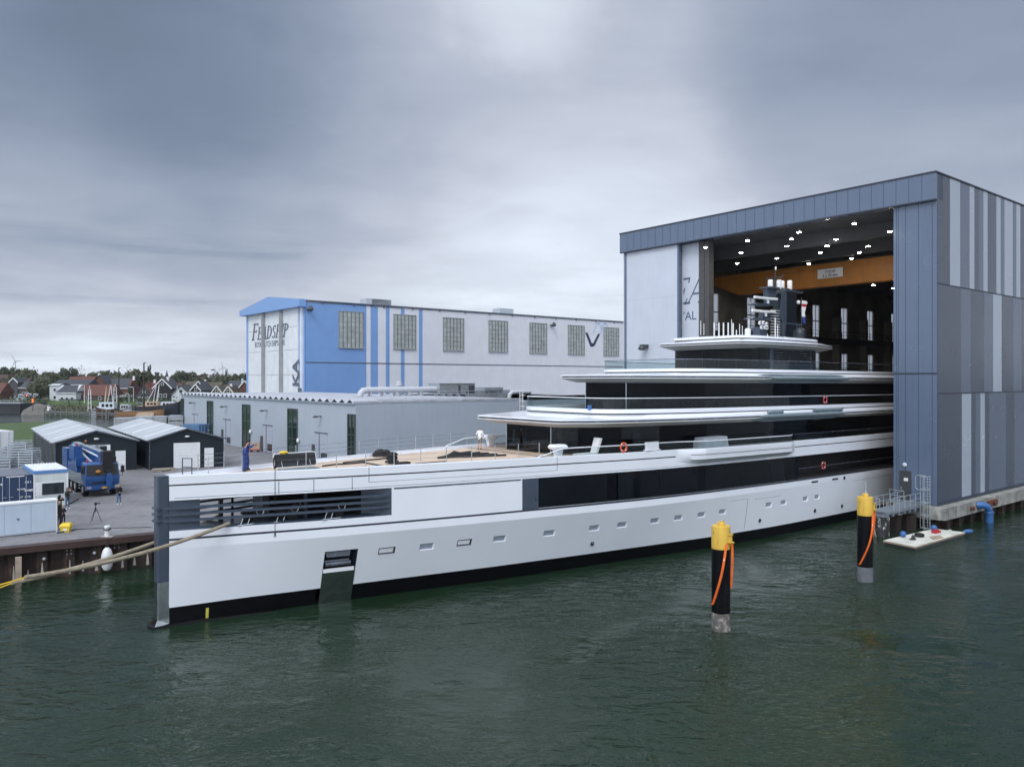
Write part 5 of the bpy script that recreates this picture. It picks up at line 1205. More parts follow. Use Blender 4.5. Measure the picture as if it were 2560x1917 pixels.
# ================================================================= low grey workshop
O3 = (-19.5, 96.7); Z3 = 10.75
ws = thing('workshop', 'long low grey clad workshop with tall dark windows and a folded roof edge', 'workshop', (O3[0], O3[1], 0), ANG)
def wy(px): return kon(O3, (VX, VY), px)
def wz(px, py): return zat(O3, (VX, VY), wy(px), py)
YL = wy(453.6)
b = MB(); b.box(0, 27, 0, YL, QZ, Z3 - .25); b.build('wall', 'grey_cladding', ws)
b = MB(); b.box(27.02, 75, 14, YL - 4, QZ, Z3 - .8); b.build('rear_wing', 'grey_cladding', ws)
b = MB(); n = 34; pit = YL / n; rings = []
sec = []
for k in range(n): sec += [(k * pit, Z3 - .22), (k * pit + pit * .12, Z3 - .22), (k * pit + pit * .5, Z3 + .20), (k * pit + pit * .88, Z3 - .22)]
sec.append((YL, Z3 - .22))
b.loft([[(x, y, z) for y, z in sec] for x in (-.25, 3.5)], closed=False)
b.poly([(3.5, 0, Z3 - .05), (27, 0, Z3 - .05), (27, YL, Z3 - .05), (3.5, YL, Z3 - .05)]); b.box(3.4, 27.1, -.06, .1, Z3 - .26, Z3 + .02); b.box(-.3, 3.4, -.06, .06, Z3 - .26, Z3 - .0)
b.poly([(27, 14, Z3 - .8), (75, 14, Z3 - .8), (75, YL - 4, Z3 - .8), (27, YL - 4, Z3 - .8)])
b.build('roof', 'roof_grey', ws)
b = MB()
for k in range(n): b.poly([(-.1, k * pit + pit * .14, Z3 - .21), (-.1, k * pit + pit * .86, Z3 - .21), (-.1, k * pit + pit * .5, Z3 + .17)])
b.build('roof_end', 'dark_interior', ws)
b = MB(); b.box(-.28, 0, 0, YL, Z3 - .36, Z3 - .23); b.build('eave_gutter', 'hall_light', ws)
b = MB()
for k in range(6): y = 16 + k * 2.2; b.extr([(26.4, y - .8, Z3 - .04), (26.4, y + .8, Z3 - .04), (26.4, y, Z3 + .32)], (.5, 0, 0))
for k in range(9): b.box(3.5 + k * 2.7, 3.54 + k * 2.7, 0, 12, Z3 - .05, Z3 - .02)
b.build('roof_ridge', 'slot_grey', ws)
for xa, xb_, yt in ((454, 460, 996), (519, 533, 1002), (607, 625.6, 1010.7), (720.6, 744, 1021), (871, 888.7, 1035)):
    ya, yb = wy(xa), wy(xb_); zt = wz(xa, yt)
    b = MB(); b.box(-.05, .05, yb, ya, QZ + .1, zt); wn = b.build('tall_window', 'green_glass', ws)
    b = MB(); m_ = (ya + yb) / 2
    for y in (yb, m_, ya): b.box(-.14, -.02, y - .09, y + .09, QZ + .1, zt)
    for z in (zt - .02, zt - (zt - QZ) * .38, zt - (zt - QZ) * .62): b.box(-.12, -.03, yb, ya, z - .06, z + .06)
    b.build('window_frame', 'frame_dark', wn)
for xa, xb_, yt in ((481, 495, 1035), (559, 576.7, 1048), (658, 681, 1062.5), (788, 819, 1081)):
    ya, yb = wy(xa), wy(xb_); zt = wz(xa, yt); w_ = ya - yb
    b = MB(); b.box(-.04, .04, yb, ya, QZ + .05, zt); dr = b.build('loading_door', 'door_grey', ws)
    b = MB(); b.box(-.08, -.04, yb + w_ * .62, yb + w_ * .66, QZ, zt); b.box(-.1, 0, yb - .06, ya + .06, zt, zt + .12); b.build('door_frame', 'slot_grey', dr)
    b = MB(); b.box(-.09, -.04, yb + .05, yb + w_ * .5, QZ + .3, QZ + 1.3); b.build('door_window', 'screen_glass', dr)
    b = MB(); b.box(-.12, -.04, ya, ya + .9, QZ, QZ + (zt - QZ) * .58); b.build('wicket_door', 'frame_dark', dr)
for px, py in ((487, 1007.5), (567, 1017), (668, 1027), (803, 1042)):
    y, z = wy(px), wz(px, py); b = MB(); b.box(-.9, 0, y - .12, y + .12, z, z + .14); b.lathe([(.12, .2), (.34, -.02), (.3, -.08)], (-.9, y, z), 8); b.build('wall_lamp', 'frame_dark', ws, SM)
for px, py in ((628.5, 1079), (748, 1101)):
    y, z = wy(px), wz(px, py); b = MB(); b.ball((-.2, y, z), (.2, .3, .34), 8, 6); b.build('alarm_horn', 'trim_white', ws, SM)
# plant on the roof
def roofat(px): return kon(uv(O3, 0, 24), (UX, UY), px)
x0, x1 = roofat(1099), roofat(1187); OR = uv(O3, 0, 24)
zt = zat(OR, (UX, UY), x0, 959.5)
b = MB(); b.box(x0, x1, 24, 27.5, Z3 + .15, zt); b.box(x0 - .1, x1 + .1, 23.9, 27.6, zt, zt + .1); ac = b.build('air_handler', 'galvanised', None, loc=(O3[0], O3[1], 0), rot=ANG); tag(ac, 'boxy grey air handling unit with louvres on the workshop roof', 'air handler')
b = MB()
for k in range(7): z = Z3 + .4 + k * (zt - Z3 - .6) / 7; b.box(x0 + (x1 - x0) * .52, x0 + (x1 - x0) * .58, 23.94, 24, z, z + .12); b.box(x0 + (x1 - x0) * .82, x1 - .1, 23.94, 24, z, z + .12)
b.build('louvre', 'frame_dark', ac)
xd = roofat(905); zd = zat(OR, (UX, UY), xd, 970)
b = MB(); b.tube([(xd + .3, 25.2, Z3), (xd + .35, 25.2, zd - .9), (xd + .8, 25.2, zd - .45), (xd + 1.5, 25.2, zd - .35), (x0, 25.2, zd - .35)], .5, 12)
for k in range(5): b.box(xd + 2 + k * (x0 - xd - 3) / 5, xd + 2.1 + k * (x0 - xd - 3) / 5, 24.5, 25.9, Z3, zd - .7)
dc = b.build('roof_duct', 'duct_white', smooth=SM, loc=(O3[0], O3[1], 0), rot=ANG); tag(dc, 'long pale round duct bending into the workshop roof', 'duct')
b = MB(); xx = roofat(1021); b.lathe([(.45, 0), (.38, zd - Z3 + .3), (.55, zd - Z3 + .3), (.42, zd - Z3 + 1.1)], (xx, 27, Z3), 12); o = b.build('roof_cowl', 'duct_white', smooth=SM, loc=(O3[0], O3[1], 0), rot=ANG); tag(o, 'small white ventilation cowl behind the roof duct', 'roof vent')
b = MB(); b.box(34, 44, 24, 27, Z3 - .7, Z3 + .8); b.box(38, 42, 23.5, 27, Z3 + .8, Z3 + 1.3); o = b.build('air_handler', 'galvanised', loc=(O3[0], O3[1], 0), rot=ANG); tag(o, 'lower grey roof unit farther back beside the yacht wheelhouse', 'air handler')
b = MB(); b.tube([(43, 23, Z3 - .8), (43.1, 23, Z3 - .1), (43.6, 23, Z3 + .3), (45, 23, Z3 + .35), (48, 23, Z3 + .35)], .4, 10); o = b.build('roof_duct', 'duct_white', smooth=SM, loc=(O3[0], O3[1], 0), rot=ANG); tag(o, 'short white duct elbow on the rear workshop roof', 'duct')
b = MB()
for z in (.45, .9): b.tube([(22, 12, Z3 + z), (32, 12, Z3 + z)], .03, 5); b.tube([(22, 12, Z3 + z), (22, 30, Z3 + z)], .03, 5)
for k in range(6): b.tube([(22 + k * 2, 12, Z3 - .1), (22 + k * 2, 12, Z3 + .9)], .03, 5); b.tube([(22, 12 + k * 3.6, Z3 - .1), (22, 12 + k * 3.6, Z3 + .9)], .03, 5)
b.build('roof_railing', 'galvanised', ws)
b = MB(); xl = kon(O3, (UX, UY), 1300)
for dx in (-.28, .28): b.tube([(xl + dx, -.3, QZ), (xl + dx, -.3, Z3 + .9)], .05, 5)
for k in range(32): b.tube([(xl - .28, -.3, QZ + .3 + k * .28), (xl + .28, -.3, QZ + .3 + k * .28)], .03, 5)
for k in range(9): b.torus((xl, -.65, QZ + 2.4 + k * .8), .4, .03, 'z', 12, 4)
b.build('wall_ladder', 'trim_white', ws)
# ================================================================= people
def person(label, loc, h, yaw, top, legs_m, shoes, hair, pose='phone', hood=False, short=False, bald=False, hold=None, bare=False, lean=0.0, held=''):
    root = thing('person', label, 'person', loc, yaw)
    k = h / 1.75
    J = {}
    def j(n, x, y, z): J[n] = Vector((x, y, z)) * k
    j('pel', 0, 0, .95); j('wst', .01, 0, 1.10); j('chs', .02 + lean, 0, 1.33); j('nck', .03 + lean * 1.3, 0, 1.49); j('hd0', .05 + lean * 1.5, 0, 1.57); j('hd1', .07 + lean * 1.6, 0, 1.66); j('hd2', .05 + lean * 1.6, 0, 1.735)
    for sd, sn in ((1, 'l'), (-1, 'r')):
        j('sh' + sn, .02 + lean, sd * .185, 1.42)
        if pose == 'phone': j('el' + sn, .16, sd * .25, 1.20); j('wr' + sn, .34, sd * .09, 1.40); j('hn' + sn, .40, sd * .05, 1.46)
        elif pose == 'up': j('el' + sn, .22, sd * .24, 1.36); j('wr' + sn, .40, sd * .10, 1.52); j('hn' + sn, .45, sd * .06, 1.58)
        elif pose == 'front': j('el' + sn, .05, sd * .26, 1.14); j('wr' + sn, .27, sd * .12, 1.08); j('hn' + sn, .34, sd * .07, 1.08)
        elif pose == 'work': j('el' + sn, .02, sd * .30, 1.15); j('wr' + sn, .24, sd * .20, 1.02); j('hn' + sn, .32, sd * .17, .99)
        else: j('el' + sn, -.02, sd * .25, 1.14); j('wr' + sn, .05, sd * .25, .90); j('hn' + sn, .08, sd * .25, .83)
        st = .06 * sd
        j('hp' + sn, 0, sd * .095, .90); j('kn' + sn, .03 + st * .4, sd * .11, .50); j('an' + sn, -.02 + st * .5, sd * .12, .085); j('to' + sn, .14 + st * .5, sd * .14, .04); j('he' + sn, -.06 + st * .5, sd * .12, .04)
    R = dict(pel=.15, wst=.135, chs=.16, nck=.058, hd0=.075, hd1=.098, hd2=.075)
    for sn in 'lr': R.update({'sh' + sn: .075, 'el' + sn: .052, 'wr' + sn: .036, 'hn' + sn: .042, 'hp' + sn: .10, 'kn' + sn: .068, 'an' + sn: .046, 'to' + sn: .042, 'he' + sn: .04})
    if top in ('coat_black', 'coat_green', 'overall_blue'):
        for n in ('wst', 'chs', 'pel'): R[n] *= 1.10
        for sn in 'lr': R['sh' + sn] *= 1.15; R['el' + sn] *= 1.3; R['wr' + sn] *= 1.2
    if legs_m == 'overall_blue' or legs_m == 'trousers_dark':
        for sn in 'lr': R['kn' + sn] *= 1.15; R['an' + sn] *= 1.4
    slim = 1.0 if h > 1.55 else .92
    E_ = [('pel', 'wst', top), ('wst', 'chs', top), ('chs', 'nck', top), ('nck', 'hd0', 'skin'), ('hd0', 'hd1', 'skin'), ('hd1', 'hd2', 'skin')]
    for sn in 'lr':
        E_ += [('chs', 'sh' + sn, top), ('sh' + sn, 'el' + sn, top), ('el' + sn, 'wr' + sn, 'skin' if short else top), ('wr' + sn, 'hn' + sn, 'skin'), ('pel', 'hp' + sn, legs_m), ('hp' + sn, 'kn' + sn, legs_m), ('kn' + sn, 'an' + sn, 'skin' if bare else legs_m), ('an' + sn, 'to' + sn, shoes), ('an' + sn, 'he' + sn, shoes)]
    names = list(J); me = bpy.data.meshes.new('skeleton'); me.from_pydata([J[n] for n in names], [(names.index(a), names.index(b_)) for a, b_, _ in E_], [])
    o = bpy.data.objects.new('skeleton', me); COL.objects.link(o)
    md = o.modifiers.new('skin', 'SKIN'); md.use_smooth_shade = True
    for i, n in enumerate(names):
        sv = me.skin_vertices[0].data[i]; r = R[n] * k
        sv.radius = (r, r * (1.25 if n in ('chs', 'wst', 'pel') else 1.0)); sv.use_root = (n == 'pel')
        if n in ('chs', 'pel', 'wst'): sv.radius = (r * 1.1, r * .85)
    o.modifiers.new('sub', 'SUBSURF').levels = 1
    dg = bpy.context.evaluated_depsgraph_get(); bm_ = bpy.data.meshes.new_from_object(o.evaluated_get(dg)); bpy.data.objects.remove(o); bpy.data.meshes.remove(me)
    ms = ['skin', top, legs_m, shoes]; bm_.materials.clear()
    for m in ms: bm_.materials.append(MATS[m])
    for p in bm_.polygons:
        c = p.center; best = None
        for a, b_, m in E_:
            A, B_ = J[a], J[b_]; d = B_ - A; u = max(0, min(1, (c - A).dot(d) / d.length_squared)); q = (A + d * u - c).length - (R[a] * (1 - u) + R[b_] * u) * k
            if best is None or q < best[0]: best = (q, m, a, u)
        m = best[1]
        if bare and best[2][:2] == 'kn' and best[3] < .05: m = legs_m
        p.material_index = ms.index(m); p.use_smooth = True
    bo = bpy.data.objects.new('body', bm_); COL.objects.link(bo); bo.parent = root
    # fingers and thumb
    b = MB()
    for sn, sd in (('l', 1), ('r', -1)):
        d = (J['hn' + sn] - J['wr' + sn]).normalized(); side = Vector((0, sd, 0)); dn = d.cross(side).normalized()
        for f in range(4):
            p = J['hn' + sn] + d * .02 * k + side * (.028 - .018 * f) * k; l = (.055, .065, .06, .045)[f] * k
            b.tube([p, p + d * l * .6 - side * .005, p + d * l * .9 + dn * .012 * k - side * .015 * k], .0095 * k, 5)
        p = J['hn' + sn] - side * .03 * k; b.tube([p, p - side * .025 * k + d * .03 * k, p - side * .022 * k + d * .05 * k], .011 * k, 5)
    b.build('fingers', 'skin', root, SM)
    # face: nose, ears, eyes
    hc = J['hd1']; b = MB(); b.ball((hc.x + .10 * k, 0, hc.z - .03 * k), (.018 * k, .014 * k, .022 * k), 6, 5)
    for sd in (1, -1): b.ball((hc.x - .005, sd * .092 * k, hc.z - .02 * k), (.02 * k, .012 * k, .03 * k), 6, 5)
    b.build('face', 'skin', root, SM)
    b = MB()
    for sd in (1, -1): b.ball((hc.x + .088 * k, sd * .034 * k, hc.z + .005), .011 * k, 5, 4)
    b.ball((hc.x + .086 * k, 0, hc.z - .075 * k), (.01 * k, .026 * k, .006 * k), 6, 4); b.build('eyes', 'hair_dark', root)
    b = MB()
    if hood: b.ball((hc.x - .025 * k, 0, hc.z + .0), (.125 * k, .125 * k, .155 * k), 10, 7); b.ball((hc.x - .06 * k, 0, hc.z - .11 * k), (.11 * k, .14 * k, .1 * k), 8, 6)
    elif bald:
        b.ball((hc.x - .045 * k, 0, hc.z - .0), (.075 * k, .104 * k, .075 * k), 10, 6)
    else:
        b.ball((hc.x - .022 * k, 0, hc.z + .035 * k), (.105 * k, .108 * k, .095 * k), 10, 7)
        if hair in ('hair_blond', 'hair_brown') and not short: b.ball((hc.x - .06 * k, 0, hc.z - .07 * k), (.06 * k, .10 * k, .13 * k), 8, 6)
    b.build('hood' if hood else 'hair', top if hood else hair, root, SM)
    if hold:
        p = (J['hnl'] + J['hnr']) / 2
        ob = MB()
        if hold == 'phone': ob.box(-.006, .006, -.075, .075, -.04, .04)
        else: ob.box(-.05, .03, -.06, .06, -.045, .045); ob.lathe([(.03, 0), (.03, .06)], (.03, 0, 0), 8)
        w_ = Matrix.Rotation(yaw, 4, 'Z') @ Vector((p.x + .05, 0, p.z + .02))
        po = ob.build('smartphone' if hold == 'phone' else 'handheld_camera', 'phone_black', loc=Vector(loc) + w_, rot=yaw)
        tag(po, ('black phone' if hold == 'phone' else 'small black camera') + ' held by the ' + held, 'phone' if hold == 'phone' else 'camera')
    return root
def yaw_to(p, tx, ty): return math.atan2(ty - p[1], tx - p[0])
def q_(px, py): v = onz(px, py, QZ); return (v.x, v.y, QZ)
BOW = (-19, 43)
p = q_(168, 1273); person('person in a dark green jacket and jeans filming beside the white cabin', p, 1.86, yaw_to(p, -18, 60), 'coat_green', 'jeans', 'shoe_white', 'hair_brown', 'up', hold='phone', held='person in dark green beside the white cabin')
p = q_(297, 1261.5); person('person in a black jacket and jeans standing in front of the blue crane truck', p, 1.84, yaw_to(p, -20, 60), 'coat_black', 'jeans', 'shoe_white', 'hair_blond', 'front', hold='phone', held='person in front of the crane truck')
p = q_(148, 1294); person('hooded person in black filming behind the bald man', p, 1.80, yaw_to(p, -10, 45), 'coat_black', 'trousers_dark', 'shoe_white', 'hair_dark', 'up', hood=True, hold='phone', held='hooded person behind the bald man')
p = q_(147, 1315); person('bald man in a dark coat at the end of the pale cabinet wall', p, 1.92, yaw_to(p, -5, 55), 'coat_black', 'trousers_dark', 'shoe_brown', 'hair_grey', 'down', bald=True)
p = q_(158, 1308); person('child with fair hair and dark clothes behind the yellow bin', p, 1.36, yaw_to(p, -10, 50), 'trousers_dark', 'trousers_dark', 'shoe_brown', 'hair_blond', 'front')
p = onz(45, 1268, QZ); person('person in black with a hood standing before the navy container doors', (p.x, p.y, QZ), 1.82, yaw_to(p, -20, 50), 'coat_black', 'trousers_dark', 'shoe_brown', 'hair_dark', 'phone', hood=True, hold='camera', held='hooded person at the container doors')
# crew on the yacht
def yw(s, t, z): x, y = uv(B0, s, -t); return (x, y, z)
M_y = Matrix.Translation((B0[0], B0[1], 0)) @ Matrix.Rotation(ANG, 4, 'Z')
v = onz(610, 1178.5, 8.02); person('person in blue overalls looking down at the bow with a coil of cable', (v.x, v.y, 8.02), 1.66, .35, 'overall_blue', 'overall_blue', 'shoe_brown', 'hair_dark', 'front', bald=True, lean=.04)
v2 = uv((v.x, v.y), .35, .45); person('person in blue overalls with dark hair taking a picture at the bow', (v2[0], v2[1], 8.02), 1.80, .25, 'overall_blue', 'overall_blue', 'shoe_brown', 'hair_dark', 'up', hold='phone', held='dark haired person in blue overalls at the bow')
v = onz(1199, 1124, 8.02); person('person in a white shirt and shorts seen from behind on the foredeck', (v.x, v.y, 8.02), 1.74, 1.25, 'tee_white', 'shorts_khaki', 'shoe_brown', 'hair_grey', 'work', short=True, bald=True, bare=True, lean=.05)
# ================================================================= things lying on the yacht
def on_yacht(mb, name, m, label, cat, smooth=SM, group=None, extra=None):
    o = mb.build(name, m, smooth=smooth, loc=(B0[0], B0[1], 0), rot=ANG); tag(o, label, cat, group); return o
def dk_(px, py, z=8.03): 
    w_ = M_y.inverted() @ onz(px, py, z); return w_
rnd = random.Random(11)
def rope_pile(p, n, R_, r, hgt):
    b = MB()
    for i in range(n):
        R2_ = R_ * rnd.uniform(.5, 1.0); z = p.z + r + hgt * i / n; ph = rnd.uniform(0, 6)
        b.tube([(p.x + rnd.uniform(-.03, .03) + R2_ * math.cos(ph + a) * 1.15, p.y + R2_ * math.sin(ph + a), z + .03 * math.sin(3 * a)) for a in [2 * math.pi * k / 14 for k in range(14)]], r, 6)
    return b
on_yacht(rope_pile(dk_(955, 1140), 14, .55, .07, .35), 'rope_coil', 'rope_black', 'heap of thick black rope farther back on the foredeck', 'rope', group='black ropes on the foredeck')
on_yacht(rope_pile(dk_(980, 1158), 14, .34, .07, .62), 'rope_coil', 'rope_black', 'tall round coil of black rope near the rail of the foredeck', 'rope', group='black ropes on the foredeck')
b = MB(); p = dk_(1005, 1160); b.box(p.x - .5, p.x + .5, p.y - .25, p.y + .25, 8.03, 8.17); on_yacht(b, 'deck_tray', 'rope_black', 'flat black tray beside the round rope coil on the foredeck', 'tray')
b = MB()
for k in range(5):
    a = dk_(1094 + k * 6, 1146 - k * 1.0); c = dk_(1265 - k * 22, 1139 - k * 2.1); m_ = (a + c) / 2
    b.tube([a + Vector((0, 0, .06)), a * .7 + c * .3 + Vector((0, .05, .08 + .05 * k)), m_ + Vector((0, -.05, .07 + .05 * (k % 3))), c + Vector((0, 0, .06))], .075, 6)
on_yacht(b, 'hawser', 'rope_black', 'bundle of black hawsers laid along the deck before the deckhouse', 'rope', group='black ropes on the foredeck')
b = MB(); pts = [dk_(806, 1166), dk_(838, 1162), dk_(875, 1160), dk_(915, 1156), dk_(888, 1163 - 2), dk_(858, 1158), dk_(900, 1153), dk_(945, 1149), dk_(985, 1144)]
b.tube([p + Vector((0, 0, .04)) for p in pts[:4]], .05, 6); b.tube([p + Vector((0, 0, .05)) for p in pts[5:]], .05, 6); on_yacht(b, 'deck_hose', 'rope_black', 'black hose running aft from the open hatch', 'hose')
b = MB(); b.tube([dk_(1038, 1160) + Vector((0, 0, .03)), dk_(1075, 1156.5) + Vector((0, 0, .03)), dk_(1117, 1153.5) + Vector((0, 0, .03))], .03, 6); on_yacht(b, 'deck_hose', 'rope_black', 'thin black hose close to the near rail', 'hose')
sA = near_s(685); b = MB()
for k in range(4): b.torus((sA + .0, -ht(sA, 8) + .02 - .02 * k, 8.75 - .02 * k), .17, .022, 'y', 16, 5); 
for v_ in range(len(b.v)): b.v[v_] = (sA + (b.v[v_][0] - sA) * .6, b.v[v_][1], 8.72 + (b.v[v_][2] - 8.72) * 1.7)
on_yacht(b, 'cable_coil', 'rope_black', 'black cable coil hung on a foredeck stanchion beside the hatch', 'cable')
b = MB(); b.tube([(sA, -ht(sA, 8) - .03, 8.6), (sA, -ht(sA, 8) - .03, 4.55)], .014, 5); b.tube([(sA, -ht(sA, 8) - .03, 4.75), (sA - .06, -ht(sA, 8) - .03, 4.45)], .014, 5); b.tube([(sA, -ht(sA, 8) - .03, 4.75), (sA + .06, -ht(sA, 8) - .03, 4.45)], .014, 5)
on_yacht(b, 'hanging_line', 'rope_black', 'thin line hanging down the bow side from the rail', 'line')
b = MB(); p = dk_(704, 1134, 8.9); b.ball((7.0, -.1, 9.08), (.3, .16, .10), 10, 6); on_yacht(b, 'work_light', 'bin_yellow', 'small yellow lamp behind the raised hatch lid', 'lamp')
def buoy(s, t, z, m, label, grp='lifebuoys along the yacht'):
    root = thing('lifebuoy', label, 'lifebuoy', M_y @ Vector((s, -t, z - trim(s))), ANG, grp)
    b = MB(); b.torus((0, 0, 0), .30, .085, 'y', 24, 8, .6); b.build('ring', m, root, SM)
    b = MB()
    for a in (.78, 2.36, 3.93, 5.5): b.ball((.30 * math.cos(a), 0, .30 * math.sin(a)), (.075, .062, .1), 8, 5)
    b.build('band', 'trim_white', root, SM)
s1, z1 = ys(1560, 1125, 6.75); buoy(s1, ht(s1, 8) - .05, 8.62, 'buoy_orange', 'bright orange lifebuoy with white bands on the main deck rail')
buoy(ys(2060, 1002, 7.4)[0], 7.52, 11.75, 'buoy_red', 'dark red lifebuoy on the upper deck rail')
buoy(ys(2060, 1166, 7.85)[0], 7.80, 5.75, 'buoy_red', 'dark red lifebuoy on the lower side gallery rail')
b = MB(); s0, s1_ = ys(1758, 1115, 7.7)[0], ys(1821, 1110, 7.8)[0]; t_ = 7.75
b.loft([[(s0, -t_, 8.1), (s1_, -t_ - .1, 8.1), (s1_, -t_ + 1.0, 8.1), (s0, -t_ + 1.0, 8.1)], [(s0 + .03, -t_, 8.45), (s1_ - .05, -t_ - .06, 8.5), (s1_, -t_ + 1.0, 8.5), (s0, -t_ + 1.0, 8.5)], [(s0 + .06, -t_ + .05, 8.93), (s1_ - .06, -t_ + .03, 8.96), (s1_ - .1, -t_ + .9, 8.98), (s0 + .1, -t_ + .9, 8.95)]], True, True)
on_yacht(b, 'covered_box', 'tarp_grey', 'box under a light grey tarpaulin on the side balcony', 'box')
b = MB(); s0 = ys(1485, 1135, 5.8)[0]
b.box(s0 - 1.6, s0 + .3, -5.9, -5.3, 8.05, 8.25); b.extr([(s0 + .1, -5.9, 8.2), (s0 + .3, -5.9, 8.2), (s0 + .75, -5.9, 9.25), (s0 + .5, -5.9, 9.3)], (0, .6, 0)); on_yacht(b, 'lounge_chair', 'trim_white', 'white reclined seat on the side deck beside the lifebuoy', 'seat')
b = MB(); s0, z0 = ys(1474, 1018, 3.4); b.lathe([(.15, 0), (.19, .34), (.16, .34)], (s0, -3.4, 11.2), 12); on_yacht(b, 'bucket', 'pipe_blue', 'small blue bucket on the upper deck in front of the wheelhouse', 'bucket')
fl = thing('signal_flag', 'red white and blue flag hanging limp from the yacht mast', 'flag', (B0[0], B0[1], 0), ANG)
for z0, z1, m in ((19.55, 20.3, 'overall_blue'), (20.3, 21.35, 'trim_white'), (21.35, 21.65, 'buoy_red'), (21.65, 22.0, 'trim_white')):
    b = MB(); b.loft([[P(63.6 + .13 * i + .05 * math.sin(z * 3 + i), .75 + .12 * math.sin(i * 1.7 + z * 2), z) for i in range(6)] for z in [z0 + (z1 - z0) * k / 4 for k in range(5)]], closed=False); b.build('flag_cloth', m, fl, SM)
b = MB(); b.tube([P(63.5, .75, 19.3), P(63.5, .75, 22.3)], .02, 5); b.build('halyard', 'slot_grey', fl)
# hawsers from the bow towards a tug
def sag(a, c, drop, n=18): return [Vector(a).lerp(Vector(c), k / n) - Vector((0, 0, drop * 4 * (k / n) * (1 - k / n))) for k in range(n + 1)]
a0 = M_y @ Vector((3.3, -1.36, 5.42)); e0 = ond(62, 1443, 36.0); e0b = ond(28, 1458, 38.0)
b = MB(); b.tube(sag(a0, e0, .35), .105, 8); o = b.build('tow_rope', 'rope_tan', smooth=SM); tag(o, 'nearer thick tan hawser leading from the open bow deck down to the left', 'rope', 'tan hawsers at the bow')
a1 = M_y @ Vector((3.6, 1.36, 5.42)); b = MB(); b.tube(sag(a1, e0b, .35), .105, 8); o = b.build('tow_rope', 'rope_tan', smooth=SM); tag(o, 'thick tan hawser that passes behind the stem before joining the nearer one', 'rope', 'tan hawsers at the bow')
b = MB(); f0 = ond(-60, 1476, 35); b.tube(sag(e0, f0, .03, 6), .035, 6); o = b.build('messenger_line', 'rope_yellow', smooth=SM); tag(o, 'upper yellow line tied to the end of the nearer hawser', 'line', 'yellow lines on the hawsers')
b = MB(); f0 = ond(-60, 1486, 37); b.tube(sag(e0b, f0, .03, 6), .035, 6); o = b.build('messenger_line', 'rope_yellow', smooth=SM); tag(o, 'lower yellow line tied to the end of the other hawser', 'line', 'yellow lines on the hawsers')
